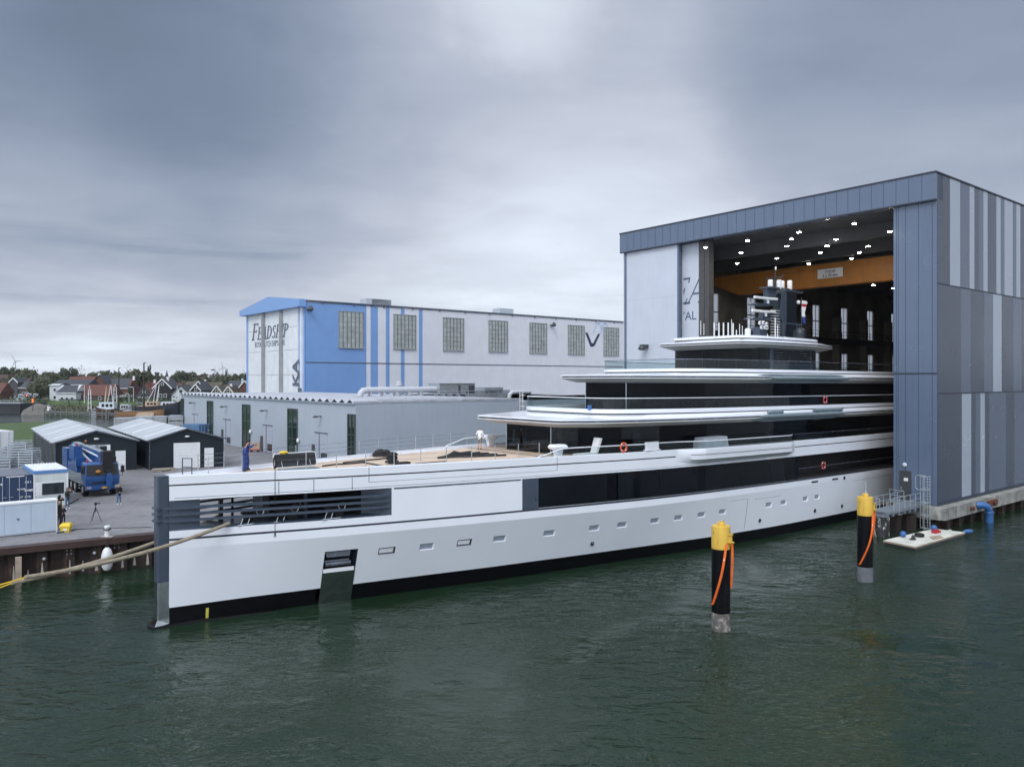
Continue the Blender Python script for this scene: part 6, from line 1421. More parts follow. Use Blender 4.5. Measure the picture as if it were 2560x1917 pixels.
# ================================================================= mooring posts
def mpost(px, ytop, ywat, wpx, foul, label, slabel, arm):
    d = H * F / (ywat - HY); x = (px - CX) / F * d; r = wpx / 2 / F * d
    zt = H - (ytop - HY) / F * d
    root = thing('mooring_post', label, 'mooring post', (x, d + r * .6, 0), 0, 'yellow topped mooring posts')
    b = MB(); b.lathe([(r, .95), (r, 4.4)], (0, 0, 0), 32); b.build('pile', 'post_black', root, SM)
    b = MB(); b.lathe([(r * 1.01, -3), (r * 1.012, .1), (r * 1.0, .35), (r * 1.012, .7), (r * 1.01, .97)], (0, 0, 0), 32); b.build('pile_foot', foul, root, SM)
    b = MB(); b.lathe([(r * 1.01, 4.4), (r * 1.01, zt - .02), (r * .98, zt + .02)], (0, 0, 0), 32); b.build('pile_head', 'post_yellow', root, SM)
    b = MB(); b.lathe([(.16, zt), (.16, zt + .22), (.13, zt + .26)], (.05, 0, 0), 12); b.torus((-.08, 0, zt + .14), .1, .03, 'y', 12, 6); b.build('lifting_lug', 'post_yellow', root, SM)
    b = MB(); b.lathe([(.08, zt + .26), (.12, zt + .3), (.08, zt + .34)], (.05, 0, 0), 10)
    if arm > 1: b.tube([(.05, 0, zt + .3), (.02, 0, zt + 1.05)], .045, 8)
    b.build('beacon', 'galvanised', root, SM)
    a = math.radians(-38 if arm == 1 else -12); cx_, cy2 = r * math.cos(a), r * math.sin(a)
    zb = zt - .78; b = MB(); b.box(cx_ - .18, cx_ + .2, cy2 - .2, cy2 + .1, zb - .04, zb); b.extr([(cx_ - .16, cy2 - .15, zb - .04), (cx_ + .18, cy2 - .15, zb - .04), (cx_, cy2 + .05, zb - .35)], (0, .04, 0)); b.lathe([(.13, zb), (.13, zb + .34), (.17, zb + .36), (.17, zb + .42)], (cx_, cy2 - .05, 0), 12); b.build('bollard_bracket', 'post_yellow', root, SM)
    # the strap is a thing of its own: a flat band hung over the bracket
    st = thing('mooring_strap', slabel, 'strap', (x, d + r * .6, 0), 0, 'orange straps on the mooring posts')
    b = MB(); nn = 22
    if arm == 1:
        L1 = [(cx_ - .22 - k / nn * (cx_ + .30), cy2 - .14 - .30 * math.sin(math.pi * .5 * k / nn) * (1 - k / nn) - (.12 * k / nn), zb - .0 - (zb - (zt - 4.3)) * k / nn) for k in range(nn + 1)]
        end = (-r * 1.08, -.30, zt - 4.15)
        L1 = [Vector((cx_ - .2, cy2 - .12, zb + .02)).lerp(Vector(end), k / nn) + Vector((.02 * math.sin(math.pi * k / nn), -.30 * math.sin(math.pi * k / nn), 0)) for k in range(nn + 1)]
        L2_ = [Vector((cx_ + .1, cy2 - .1, zb)).lerp(Vector((r * 1.0, -.12, zt - 3.3)), k / nn) + Vector((.035 * math.sin(math.pi * k / nn), -.03 * math.sin(math.pi * k / nn), 0)) for k in range(nn + 1)]
    else:
        L1 = [Vector((cx_ - .12, cy2 - .16, zb)).lerp(Vector((-r * 1.05, -.32, zt - 4.45)), k / nn) + Vector((.16 * math.sin(math.pi * k / nn), -.34 * math.sin(math.pi * k / nn), .0)) for k in range(nn + 1)]
        L2_ = [Vector((cx_ + .08, cy2 - .05, zb)).lerp(Vector((r * 1.05, .1, zt - 2.9)), k / nn) + Vector((.04 * math.sin(math.pi * k / nn), 0, 0)) for k in range(nn + 1)]
    for nm, Lp in (('strap_band', L1), ('strap_band', L2_)):
        b = MB()
        for off in ((-.032, -.008), (.032, .0)): b.loft([[p + Vector((off[0] - .028 + .012 * math.sin(i * .8), off[1] - .02, 0)), p + Vector((off[0] + .03, off[1] - .015, 0)), p + Vector((off[0] + .03, off[1] + .012, 0)), p + Vector((off[0] - .028, off[1] + .012, 0))] for i, p in enumerate(Lp)], True, True)
        b.build(nm, 'strap_orange', st, SM)
    b = MB(); p = L1[6]; b.box(p.x - .05, p.x + .01, p.y - .05, p.y - .02, p.z - .04, p.z + .04); b.build('strap_tag', 'trim_white', st)
mpost(1806, 1317, 1578, 46, 'post_foul', 'nearer yellow and black mooring post with a rust stained foot', 'orange strap wound over the front of the nearer mooring post', 1)
mpost(2168, 1244, 1454, 37, 'post_foul_b', 'farther yellow and black mooring post beside the steel walkway', 'orange strap slung round the farther mooring post', 2)
# raft
rc = [onz(*p, .36) for p in ((2209, 1350), (2287.7, 1366), (2412, 1330), (2334, 1321))]
raft = thing('work_raft', 'white flat work raft with dark edges floating by the hall corner', 'raft', (*(sum((Vector((v.x, v.y)) for v in rc), Vector((0, 0))) / 4), 0))
ro = Vector(raft.location); loc4 = [v - ro for v in rc]
b = MB(); b.prism([(v.x, v.y) for v in loc4], .24, .36); b.build('deck', 'raft_white', raft)
b = MB(); b.prism([(v.x * .975, v.y * .975) for v in loc4], -.2, .24); b.build('float', 'frame_dark', raft)
b = MB(); ring_ = [Vector((v.x, v.y, .28)) for v in loc4]
for a, c in zip(ring_, ring_[1:] + ring_[:1]): b.beam(a, c, .08, .12)
b.build('rim', 'raft_wood', raft)
def rp(u, w_): 
    a = loc4[0].lerp(loc4[1], w_); c = loc4[3].lerp(loc4[2], w_); p = a.lerp(c, u); return Vector((p.x, p.y, .36)) + Vector((ro.x, ro.y, 0))
def rthing(mb, name, m, p, label, cat, rot=0, group=None): o = mb.build(name, m, smooth=SM, loc=p, rot=rot); tag(o, label, cat, group); return o
b = MB(); b.ball((0, 0, .26), .26, 12, 8); rthing(b, 'float_buoy', 'pipe_blue', rp(.30, .12), 'round blue buoy at the near left end of the raft', 'buoy')
b = MB(); b.torus((0, 0, .16), .26, .14, 'z', 18, 8); rthing(b, 'tyre', 'rubber', rp(.45, .40), 'dark rubber tyre in the middle of the raft', 'tyre')
b = MB(); b.ball((0, 0, .26), .27, 12, 8); rthing(b, 'float_buoy', 'pipe_blue', rp(.86, .22), 'round blue buoy on the far side of the raft beside red gear', 'buoy')
b = MB(); b.ball((0, 0, .1), (.55, .2, .2), 12, 8); rthing(b, 'float_buoy', 'pipe_blue', rp(1.06, 1.02) - Vector((0, 0, .1)), 'long blue fender hanging off the right end of the raft', 'fender', .3)
b = MB(); b.prism([(-1.1, -.3), (.5, -.45), (1.2, .2), (-.1, .45)], .0, .05); rthing(b, 'plywood_sheet', 'raft_wood', rp(.52, .80), 'brown plywood sheet lying on the raft', 'board', ANG)
b = MB(); b.box(-.5, .5, -.2, .2, 0, .16); b.box(-.3, .2, -.15, .15, .16, .28); rthing(b, 'tool_crate', 'buoy_red', rp(.78, .42), 'low red tool crate on the raft', 'crate', ANG)
b = MB(); b.box(-.22, .22, -.16, .16, 0, .12); b.tube([(-.1, 0, .12), (0, 0, .42), (.12, 0, .14)], .05, 6); b.box(-.05, .2, -.1, .1, .12, .3); rthing(b, 'hand_winch', 'frame_dark', rp(.26, .50), 'small dark winch on a plate near the raft front', 'winch', .6)
b = MB()
for i in range(5): b.box(-.9 + .25 * i, -.2 + .3 * i, -.05 + .06 * i, .08 + .06 * i, .02 * i, .06 + .02 * i)
rthing(b, 'timber_offcuts', 'raft_white', rp(.85, .72), 'pale timber offcuts at the far edge of the raft', 'timber', ANG)
# ================================================================= quay wall along the basin
qw = thing('sheet_pile_wall', 'rusty brown sheet pile quay wall with a steel capping beam', 'quay wall', (0, 0, 0))
qa, qb = QE0 - qd * 60, QEH; nrm2 = Vector((qd.y, -qd.x)); Lq = (qb - qa).length
b = MB(); pts = []; k = 0.0
while k < Lq - 1.7:
    for dx, dep in ((0, .05), (.30, .05), (.52, .42), (1.10, .42), (1.34, .05)): pts.append(qa + qd * (k + dx) + nrm2 * dep)
    k += 1.62
b.loft([[(p.x, p.y, -2), (p.x, p.y, .35), (p.x, p.y, QZ - .32)] for p in pts], closed=False); b.build('piling', 'sheet_rust', qw)
b = MB(); a, c = qa + nrm2 * .3, qb + nrm2 * .3; b.beam((a.x, a.y, QZ - .17), (c.x, c.y, QZ - .17), .85, .42); b.build('capping_beam', 'waling_brown', qw)
b = MB(); a, c = qa - nrm2 * .45, qb - nrm2 * .45; b.beam((a.x, a.y, QZ + .02), (c.x, c.y, QZ + .02), .5, .06); b.build('kerb', 'paving', qw)
b = MB(); n_ = int(Lq / 1.62)
for k in range(n_):
    for o_ in (.81, 1.62 if k % 2 else -5):
        if o_ < 0: continue
        c = qa + qd * (k * 1.62 + o_) + nrm2 * (.43 if o_ < 1 else .07); w_ = rnd.uniform(.05, .11); h_ = rnd.uniform(.5, 1.0)
        a, e2_ = c - qd * w_, c + qd * w_; b.extr([(a.x, a.y, .18), (e2_.x, e2_.y, .18), (c.x + qd.x * .02, c.y + qd.y * .02, .18 + h_), (c.x - qd.x * .02, c.y - qd.y * .02, .18 + h_)], (nrm2.x * .012, nrm2.y * .012, 0))
b.build('lime_streak', 'weathered_white', qw)
b = MB()
for px, py in ((110, 1397), (235, 1382)):
    kq_ = kon(qa, qd, px); c = qa + qd * kq_ + nrm2 * .46; z = H - (py - HY) / F * c.y
    b.T = Matrix.Translation((c.x, c.y, z)); b.ball((0, 0, 0), .13, 10, 6); b.T = None
for px, py in ((172, 1380), (290, 1364)):
    kq_ = kon(qa, qd, px); c = qa + qd * kq_ + nrm2 * .46; z = H - (py - HY) / F * c.y
    for dx in (-.13, .13):
        for dz in (-.12, .12): b.ball((c.x + qd.x * dx, c.y + qd.y * dx, z + dz), .05, 6, 4)
b.build('anchor_bolt', 'galvanised', qw, SM)
kp = kon(qa, qd, 46); c = qa + qd * kp + nrm2 * .75; b = MB(); b.box(-.18, .18, -.18, .18, -2, 1.75); o = b.build('timber_pile', 'timber', loc=(c.x, c.y, 0), rot=math.atan2(qd.y, qd.x)); tag(o, 'pale square timber pile standing against the rusty quay wall', 'pile')
# bollard and fender
v = onz(268, 1342, QZ); bo = thing('bollard', 'white round mooring bollard on the quay edge above the fender', 'bollard', (v.x, v.y, QZ))
b = MB(); b.lathe([(.17, .06), (.17, .35), (.17, .62), (.2, .66), (.2, .76), (.17, .8)], (0, 0, 0), 16); b.build('post', 'fender_white', bo, SM)
b = MB(); b.box(-.4, .4, -.25, .25, 0, .06); b.build('base_plate', 'weathered_white', bo)
b = MB(); b.torus((0, 0, .55), .22, .035, 'z', 16, 6); b.build('rope_turn', 'rope_black', bo, SM)
kq_ = kon(qa, qd, 264); c = qa + qd * kq_ + nrm2 * 1.05
fd = thing('boat_fender', 'white balloon fender hanging on the quay wall below the bollard', 'fender', (c.x, c.y, 1.05))
b = MB(); b.lathe([(.05, -.82), (.22, -.74), (.34, -.5), (.385, -.1), (.36, .3), (.26, .62), (.12, .78), (.06, .82)], (0, 0, 0), 18); b.build('balloon', 'fender_white', fd, SM)
b = MB(); b.tube([(0, 0, .8), (-.1, .35, 1.3)], .025, 5); b.lathe([(.08, .74), (.1, .9)], (0, 0, 0), 8); b.build('lanyard', 'rope_black', fd, SM)
# ================================================================= yard: sheds
def shed(FL, FR, bk, ze, zr, label, doors):
    """gable shed: local x along the front, y to the back"""
    fx = Vector((FR[0] - FL[0], FR[1] - FL[1])); Wd = fx.length; a = math.atan2(fx.y, fx.x)
    root = thing('storage_shed', label, 'shed', (FL[0], FL[1], QZ), a, 'dark storage sheds')
    L = math.hypot(*bk); sk = (bk[0] * math.cos(a) + bk[1] * math.sin(a)) ; sy = -bk[0] * math.sin(a) + bk[1] * math.cos(a)
    e, r = ze - QZ, zr - QZ
    b = MB(); f = [(0, 0, 0), (Wd, 0, 0), (Wd, 0, e), (Wd / 2, 0, r), (0, 0, e)]; b.extr(f, (sk, sy, 0)); b.build('wall', 'shed_dark', root)
    b = MB(); o = .28
    for x0, z0, x1, z1 in ((-o, e - o * (r - e) / (Wd / 2), Wd / 2, r), (Wd + o, e - o * (r - e) / (Wd / 2), Wd / 2, r)):
        b.extr([(x0 - sk * .01, -o, z0 + .04), (x1, -o, z1 + .04), (x1, -o, z1 + .14), (x0, -o, z0 + .14)], (sk * 1.02, sy * 1.02, 0))
    b.build('roof', 'shed_roof', root)
    b = MB()
    for f_ in (.13, .42, .70):
        for sgn in (0, 1):
            x0 = .25 if not sgn else Wd - .25; z0 = e + (r - e) * (.25 / (Wd / 2))
            p0 = Vector((x0 + sk * f_, sy * f_, z0 + .155)); p1 = Vector((Wd / 2 + sk * f_, sy * f_, r + .155)); w_ = Vector((sk, sy, 0)).normalized() * .85
            b.extr([p0, p1, p1 + w_, p0 + w_], (0, 0, .01))
    b.build('roof_light', 'shed_roof_light', root)
    b = MB(); b.beam((-o, -o - .01, e - .02), (Wd / 2, -o - .01, r + .09), .05, .17); b.beam((Wd + o, -o - .01, e - .02), (Wd / 2, -o - .01, r + .09), .05, .17); b.beam((-o - .05, -o, e), (-o - .05 + sk, sy, e), .14, .12); b.beam((Wd + o + .05, -o, e), (Wd + o + .05 + sk, sy, e), .14, .12); b.tube([(.05, -.08, 0), (.05, -.08, e - .1)], .05, 6); b.build('verge_trim', 'slot_grey', root)
    for x0, x1, h, nm in doors:
        b = MB(); b.box(x0, x1, -.06, 0.02, .05, h); dr = b.build(nm, 'white_paint', root)
        b = MB()
        for k in range(1, 4): b.box(x0, x1, -.07, -.06, h * k / 4, h * k / 4 + .02)
        b.build('door_seam', 'hall_white_grey', dr)
        if x1 - x0 < 1.6: b = MB(); b.box(x0 + .1, x0 + .22, -.12, -.06, 1.05, 1.12); b.build('handle', 'frame_dark', dr)
    xm = Wd / 2; b = MB(); b.ball((xm, -.2, e + (r - e) * .3), (.3, .25, .12), 10, 5); b.build('wall_lamp', 'trim_white', root, SM)
def fr(FL, FR, px): 
    d = ((FR[0] - FL[0]), (FR[1] - FL[1])); l = math.hypot(*d); return kon(FL, (d[0] / l, d[1] / l), px)
FL1, FR1 = (-54.2, 92.0), (-46.4, 95.9); FL2, FR2 = (-44.6, 95.4), (-36.9, 99.3)
shed(FL1, FR1, (-19.2, 27.0), 5.92, 7.2, 'dark gable shed behind the blue crane truck, nearer the white cabin', [(fr(FL1, FR1, 201.5), fr(FL1, FR1, 276), 4.2 - 1.0, 'roller_door'), (fr(FL1, FR1, 289), fr(FL1, FR1, 314), 2.4, 'side_door')])
shed(FL2, FR2, (-17.8, 25.2), 5.95, 7.25, 'dark gable shed next to the timber stack, nearer the grey workshop', [(fr(FL2, FR2, 434), fr(FL2, FR2, 500), 3.2, 'roller_door'), (fr(FL2, FR2, 511), fr(FL2, FR2, 534), 2.45, 'side_door')])
# ================================================================= mobile crane truck (local -y = front)
ct = onz(216, 1239.7, QZ); cw = onz(287, 1236.5, QZ)
cang = ANG + .02
mid = (ct + cw) / 2
TR = thing('crane_truck', 'blue mobile crane truck with a folded boom parked facing the water', 'crane truck', (mid.x, mid.y, QZ), cang)
TR.scale = (1.12,) * 3
# local: x across (right in the picture), y backwards
def tpart(fn, name, m, smooth=None, parent=TR): b = MB(); fn(b); return b.build(name, m, parent, smooth)
tpart(lambda b: (b.box(-1.3, 1.3, .4, 9.2, .95, 1.5), b.box(-1.32, -1.0, .8, 9.0, 1.2, 1.75), b.box(1.0, 1.32, .8, 9.0, 1.2, 1.75)), 'carrier', 'truck_grey')
cab = tpart(lambda b: b.loft([[(-1.3, -.65, .95), (1.3, -.65, .95), (1.3, 1.1, .95), (-1.3, 1.1, .95)], [(-1.32, -.72, 1.5), (1.32, -.72, 1.5), (1.32, 1.1, 1.5), (-1.32, 1.1, 1.5)], [(-1.32, -.70, 1.75), (1.32, -.70, 1.75), (1.32, 1.1, 1.75), (-1.32, 1.1, 1.75)], [(-1.25, -.42, 2.75), (1.25, -.42, 2.75), (1.25, 1.05, 2.75), (-1.25, 1.05, 2.75)], [(-1.15, -.25, 2.86), (1.15, -.25, 2.86), (1.15, .95, 2.86), (-1.15, .95, 2.86)]], True, True), 'cab', 'truck_blue')
tpart(lambda b: b.extr([(-1.22, -.715, 1.80), (1.22, -.715, 1.80), (1.17, -.45, 2.68), (-1.17, -.45, 2.68)], (0, -.02, 0)), 'windscreen', 'truck_black', None, cab)
tpart(lambda b: (b.box(-1.33, -1.29, -.3, .7, 1.85, 2.6), b.box(1.29, 1.33, -.3, .7, 1.85, 2.6)), 'side_window', 'screen_glass', None, cab)
tpart(lambda b: (b.box(-1.34, 1.34, -.86, -.6, .62, 1.02), b.box(-1.0, 1.0, -.76, -.7, 1.1, 1.3)), 'bumper', 'truck_blue', None, cab)
tpart(lambda b: b.box(-.85, .5, -.765, -.74, 1.12, 1.28), 'grille', 'truck_black', None, cab)
tpart(lambda b: b.box(-.1, .55, -.89, -.86, .68, .84), 'number_plate', 'plate_yellow', None, cab)
for x in (-1.08, 1.08): tpart(lambda b: b.box(x - .18, x + .18, -.885, -.86, .72, .92), 'headlight', 'stainless', None, cab)
tpart(lambda b: (b.tube([(1.25, -.4, 2.6), (1.6, -.55, 2.6), (1.6, -.55, 1.7), (1.3, -.5, 1.6)], .025, 6), b.box(1.46, 1.74, -.6, -.5, 1.95, 2.5)), 'mirror', 'truck_black', None, cab)
tpart(lambda b: (b.tube([(-1.25, -.4, 2.6), (-1.5, -.55, 2.6)], .025, 6), b.box(-1.6, -1.42, -.6, -.5, 2.0, 2.5)), 'mirror', 'truck_black', None, cab)
for x, y in ((-1.08, .55), (1.08, .55), (-1.08, 3.6), (1.08, 3.6), (-1.08, 5.2), (1.08, 5.2), (-1.08, 7.4), (1.08, 7.4)):
    wl_ = tpart(lambda b: b.tube([(x - .2, y, .55), (x + .2, y, .55)], .55, 20), 'wheel', 'rubber', SM)
    tpart(lambda b: b.tube([(x - (.215 if x < 0 else -.19), y, .55), (x + (.215 if x > 0 else -.19), y, .55)], .27, 14), 'rim', 'galvanised', SM, wl_)
tpart(lambda b: (b.box(-1.36, -.9, .0, 1.2, 1.05, 1.25), b.box(.9, 1.36, .0, 1.2, 1.05, 1.25), b.box(-1.36, -1.0, 2.9, 8.2, 1.2, 1.35), b.box(1.0, 1.36, 2.9, 8.2, 1.2, 1.35)), 'mudguard', 'truck_grey')
tpart(lambda b: (b.box(-1.34, -1.28, 1.3, 1.9, .55, .62), b.box(-1.34, -1.28, 1.3, 1.9, .8, .87), b.box(-1.34, -1.28, 1.3, 1.9, 1.05, 1.12)), 'cab_step', 'galvanised')
up = tpart(lambda b: (b.box(-1.2, 1.2, 3.2, 7.6, 1.8, 2.5), b.box(-1.3, -.3, 3.0, 5.0, 2.3, 3.1), b.box(-1.25, 1.25, 7.2, 9.4, 1.9, 3.6)), 'superstructure', 'truck_blue')
tpart(lambda b: (b.box(-1.36, -.72, 3.6, 5.6, 2.85, 4.05),), 'crane_cab', 'truck_blue', None, up)
tpart(lambda b: (b.box(.55, 1.15, 2.9, 4.6, 2.9, 4.0),), 'operator_cab', 'truck_grey', None, up)
tpart(lambda b: (b.box(.6, 1.1, 2.86, 2.9, 3.0, 3.95), b.box(1.15, 1.17, 3.0, 4.5, 3.1, 3.9)), 'cab_glass', 'screen_glass', None, up)
# telescopic boom: from the back, high, sloping down to the front
def boom(b): b.loft([[(-.62, 8.6, 3.2), (.1, 8.6, 3.2), (.1, 8.6, 4.05), (-.62, 8.6, 4.05)], [(.15, .2, 2.72), (.72, .2, 2.72), (.72, .2, 3.55), (.15, .2, 3.55)]], True, True)
bm1 = tpart(boom, 'boom', 'truck_blue')
tpart(lambda b: b.loft([[(-.5, 8.5, 4.06), (-.05, 8.5, 4.06), (-.05, 8.5, 4.10), (-.5, 8.5, 4.10)], [(.18, .6, 3.60), (.68, .6, 3.60), (.68, .6, 3.64), (.18, .6, 3.64)]], True, True), 'boom_top', 'galvanised', None, bm1)
tpart(lambda b: (b.beam((-.72, 7.2, 3.95), (.12, 1.0, 3.22), .06, .12),), 'boom_stripe', 'white_paint', None, bm1)
tpart(lambda b: (b.box(.06, .86, -.55, .35, 2.25, 3.8), b.box(.12, .8, -.75, -.4, 2.1, 2.9), b.box(.8, 1.15, -.3, .2, 2.6, 3.3)), 'boom_head', 'truck_black', None, bm1)
tpart(lambda b: (b.tube([(.2, -.5, 2.45), (.75, -.5, 2.45)], .25, 12), b.tube([(.3, -.2, 3.35), (.7, -.2, 3.35)], .2, 12)), 'sheave', 'frame_dark', SM, bm1)
tpart(lambda b: (b.tube([(-.9, 6.4, 4.0), (-.3, .9, 2.6)], .09, 8),), 'luffing_cylinder', 'galvanised', SM, bm1)
tpart(lambda b: (b.extr([(.22, -.98, .85), (.62, -.98, .85), (.68, -.95, 1.5), (.6, -.9, 1.95), (.3, -.9, 1.95), (.18, -.95, 1.5)], (0, -.14, 0)), b.torus((.42, -1.05, .72), .13, .045, 'y', 12, 6)), 'hook_block', 'truck_blue', None)
tpart(lambda b: (b.tube([(.35, -.7, 2.3), (.38, -1.0, 1.9)], .02, 5), b.tube([(.55, -.7, 2.3), (.5, -1.0, 1.9)], .02, 5)), 'hoist_rope', 'frame_dark')
tpart(lambda b: (b.tube([(1.22, 1.3, 2.0), (1.22, 1.3, 3.45), (1.15, 1.2, 3.6)], .09, 8),), 'exhaust', 'truck_black', SM)
for x, y, z in ((-1.0, 4.2, 4.05), (.35, 7.5, 4.1), (-.85, 1.0, 2.86), (1.1, .9, 2.86)): tpart(lambda b: b.lathe([(.08, 0), (.09, .12), (.05, .18)], (x, y, z), 8), 'beacon_lamp', 'buoy_red' if x != .35 else 'signal_orange', SM)
tpart(lambda b: (b.tube([(-1.25, 2.0, 4.28), (1.2, 2.0 + 1, 4.28)], .03, 5), b.tube([(-1.2, 3.6, 4.05), (-1.2, 3.6, 4.3)], .02, 5)), 'guard_rail', 'frame_dark')
tpart(lambda b: (b.box(-.25, .4, .7, .75, 2.95, 2.97), b.ball((-.35, -.8, 2.12), (.22, .12, .16), 8, 5)), 'hook_rest', 'signal_orange', SM)
# ================================================================= cabins, containers, cabinet wall
def box_on(fr_px_l, fr_px_r, base, name, label, cat): pass
cb = onz(170, 1261, QZ); cang2 = ANG
cabn = thing('site_cabin', 'white site cabin with a blue roof edge and one wide window', 'cabin', (cb.x, cb.y, QZ), cang2)
hC, wC, dC = 3.18, 2.62, 6.2
b = MB(); b.box(-wC, 0, 0, dC, 0, hC - .3); b.build('wall', 'cabin_white', cabn)
b = MB(); b.box(-wC - .04, .04, -.04, dC + .04, hC - .3, hC - .02); b.build('roof_edge', 'cabin_blue', cabn)
b = MB(); b.box(-wC + .06, -.06, .06, dC - .06, hC - .02, hC + .02)
for k in range(11): b.box(-wC + .12 + k * .235, -wC + .2 + k * .235, .12, dC - .12, hC + .02, hC + .09)
b.build('roof', 'white_paint', cabn)
b = MB(); b.box(-wC + .16, -.24, -.04, .02, .95, 2.12); wf = b.build('window', 'white_paint', cabn)
b = MB(); b.box(-wC + .62, -.32, -.06, -.04, 1.03, 2.04); b.build('pane', 'screen_glass', wf)
b = MB()
for k in range(5): b.box(-wC + .2, -wC + .56, -.055, -.04, 1.1 + k * .2, 1.2 + k * .2)
b.build('paper', 'sign_white', wf)
b = MB(); b.box(-wC - .02, -wC + .1, -.03, .06, 0, hC - .3); b.box(-.1, .02, -.03, .06, 0, hC - .3); b.build('corner_post', 'white_paint', cabn)
ctn = thing('shipping_container', 'navy blue shipping container with its door end beside the white cabin', 'container', (*uv((cb.x, cb.y), -wC - .08, .1), QZ), cang2)
hK, wK, dK = 2.85, 2.68, 6.6
b = MB(); b.box(-wK, 0, 0.06, dK, .12, hK); b.build('body', 'container_navy', ctn)
b = MB(); b.box(-wK, -wK + .12, 0, .1, 0, hK + .02); b.box(-.12, 0, 0, .1, 0, hK + .02); b.box(-wK, 0, 0, .1, hK - .12, hK + .02); b.box(-wK, 0, 0, .1, 0, .14); b.build('frame', 'container_navy', ctn)
b = MB(); b.box(-wK + .05, -.05, .1, dK, hK, hK + .03); b.build('roof', 'slot_grey', ctn)
for x0, x1 in ((-wK + .13, -wK / 2 - .01), (-wK / 2 + .01, -.13)):
    b = MB(); b.box(x0, x1, .01, .05, .15, hK - .14); dr = b.build('door', 'container_navy', ctn)
    b = MB()
    for x in (x0 + (x1 - x0) * .3, x0 + (x1 - x0) * .72):
        b.tube([(x, -.03, .1), (x, -.03, hK - .05)], .028, 6); b.box(x - .03, x + .28, -.06, -.03, 1.02, 1.08)
    b.build('lock_rod', 'galvanised', dr, SM)
b = MB(); b.box(-wK + .75, -.6, -.02, .0, hK - .1, hK - .02); b.build('header_strip', 'sign_white', ctn)
for tx, sz, x, z in (('022 1', .20, -.55, 2.18), ('MAX.GR', .16, -1.12, 1.62), ('30480', .26, -.60, 1.45), ('NET', .15, -.98, .92), ('26.780', .17, -.58, .92)):
    m_ = text_mesh(tx, sz, .004, bold=.008); m_.v = [(v[0] + x, v[1] - .0, v[2] + z) for v in m_.v]; m_.build('lettering', 'sign_white', ctn)
b = MB(); b.lathe([(.09, 0), (.09, .01)], (0, 0, 0), 14); b.v = [(v[0] - wK + .42, -.01 - v[2], v[1] + 2.2) for v in b.v]; b.build('round_sticker', 'sign_white', ctn)
def pr(x, y): return (*uv((cb.x, cb.y), x, y), QZ)
# cabinet wall at the quay
kb = onz(142, 1328, QZ); cbw = thing('cabinet_wall', 'long pale blue cabinet with flush doors at the quay edge', 'cabinet', (kb.x, kb.y, QZ), ANG)
hB = 2.36; b = MB(); b.box(-9, 0, 0, .9, .05, hB - .12); b.build('carcass', 'cabinet_blue', cbw)
b = MB(); b.box(-9.05, .05, -.06, .96, hB - .12, hB); b.box(-.06, .03, -.03, .93, .0, hB - .12); b.build('rim', 'white_paint', cbw)
edges = [0, -1.62, -3.25, -5.0, -6.8]
for i, (x1, x0) in enumerate(zip(edges, edges[1:])):
    b = MB(); b.box(x0 + .02, x1 - .02 - (.05 if i == 0 else 0), -.03, 0, .12, hB - .16); dr = b.build('door', 'cabinet_blue', cbw)
    if i: b = MB(); b.box((x0 + x1) / 2 - .06, (x0 + x1) / 2 + .10, -.07, -.03, 1.18, 1.22); b.box((x0 + x1) / 2, (x0 + x1) / 2 + .04, -.07, -.03, 1.08, 1.2); b.build('handle', 'frame_dark', dr)
# white container at the back left
v = onz(34, 1126, QZ); wc = thing('shipping_container', 'white shipping container standing on the grass at the back left', 'container', (v.x, v.y, QZ), ANG + .25)
b = MB(); b.box(-5.2, 0, 0, 6.5, .1, 3.1); b.build('body', 'container_white', wc)
b = MB()
for x0, x1 in ((-2.6, -.1),(-5.1, -2.65)): b.box(x0, x1, -.05, 0, .2, 3.0)
b.build('door', 'white_paint', wc)
b = MB()
for x in (-.7, -1.9, -3.3, -4.5): b.tube([(x, -.09, .15), (x, -.09, 3.05)], .03, 6)
b.build('lock_rod', 'galvanised', wc)
# blue container by the workshop
v = ond(497, 1100, 138); bc = thing('shipping_container', 'light blue shipping container in front of the grey workshop', 'container', (v.x, v.y, QZ), ANG + .35)
b = MB(); b.box(0, 3.0, 0, 4.4, .1, 3.05); b.build('body', 'container_blue', bc)
b = MB(); b.box(.1, 1.45, -.05, 0, .2, 2.95); b.box(1.55, 2.9, -.05, 0, .2, 2.95); b.build('door', 'container_blue', bc)
b = MB()
for x in (.5, 1.1, 1.9, 2.5): b.tube([(x, -.09, .15), (x, -.09, 3.0)], .03, 6)
b.build('lock_rod', 'galvanised', bc)
b = MB(); b.box(1.0, 1.2, -.07, -.05, 1.5, 1.75); b.box(2.0, 2.3, -.07, -.05, 1.9, 2.1); b.box(2.2, 2.4, -.07, -.05, 1.2, 1.4); b.build('sticker', 'sign_white', bc)
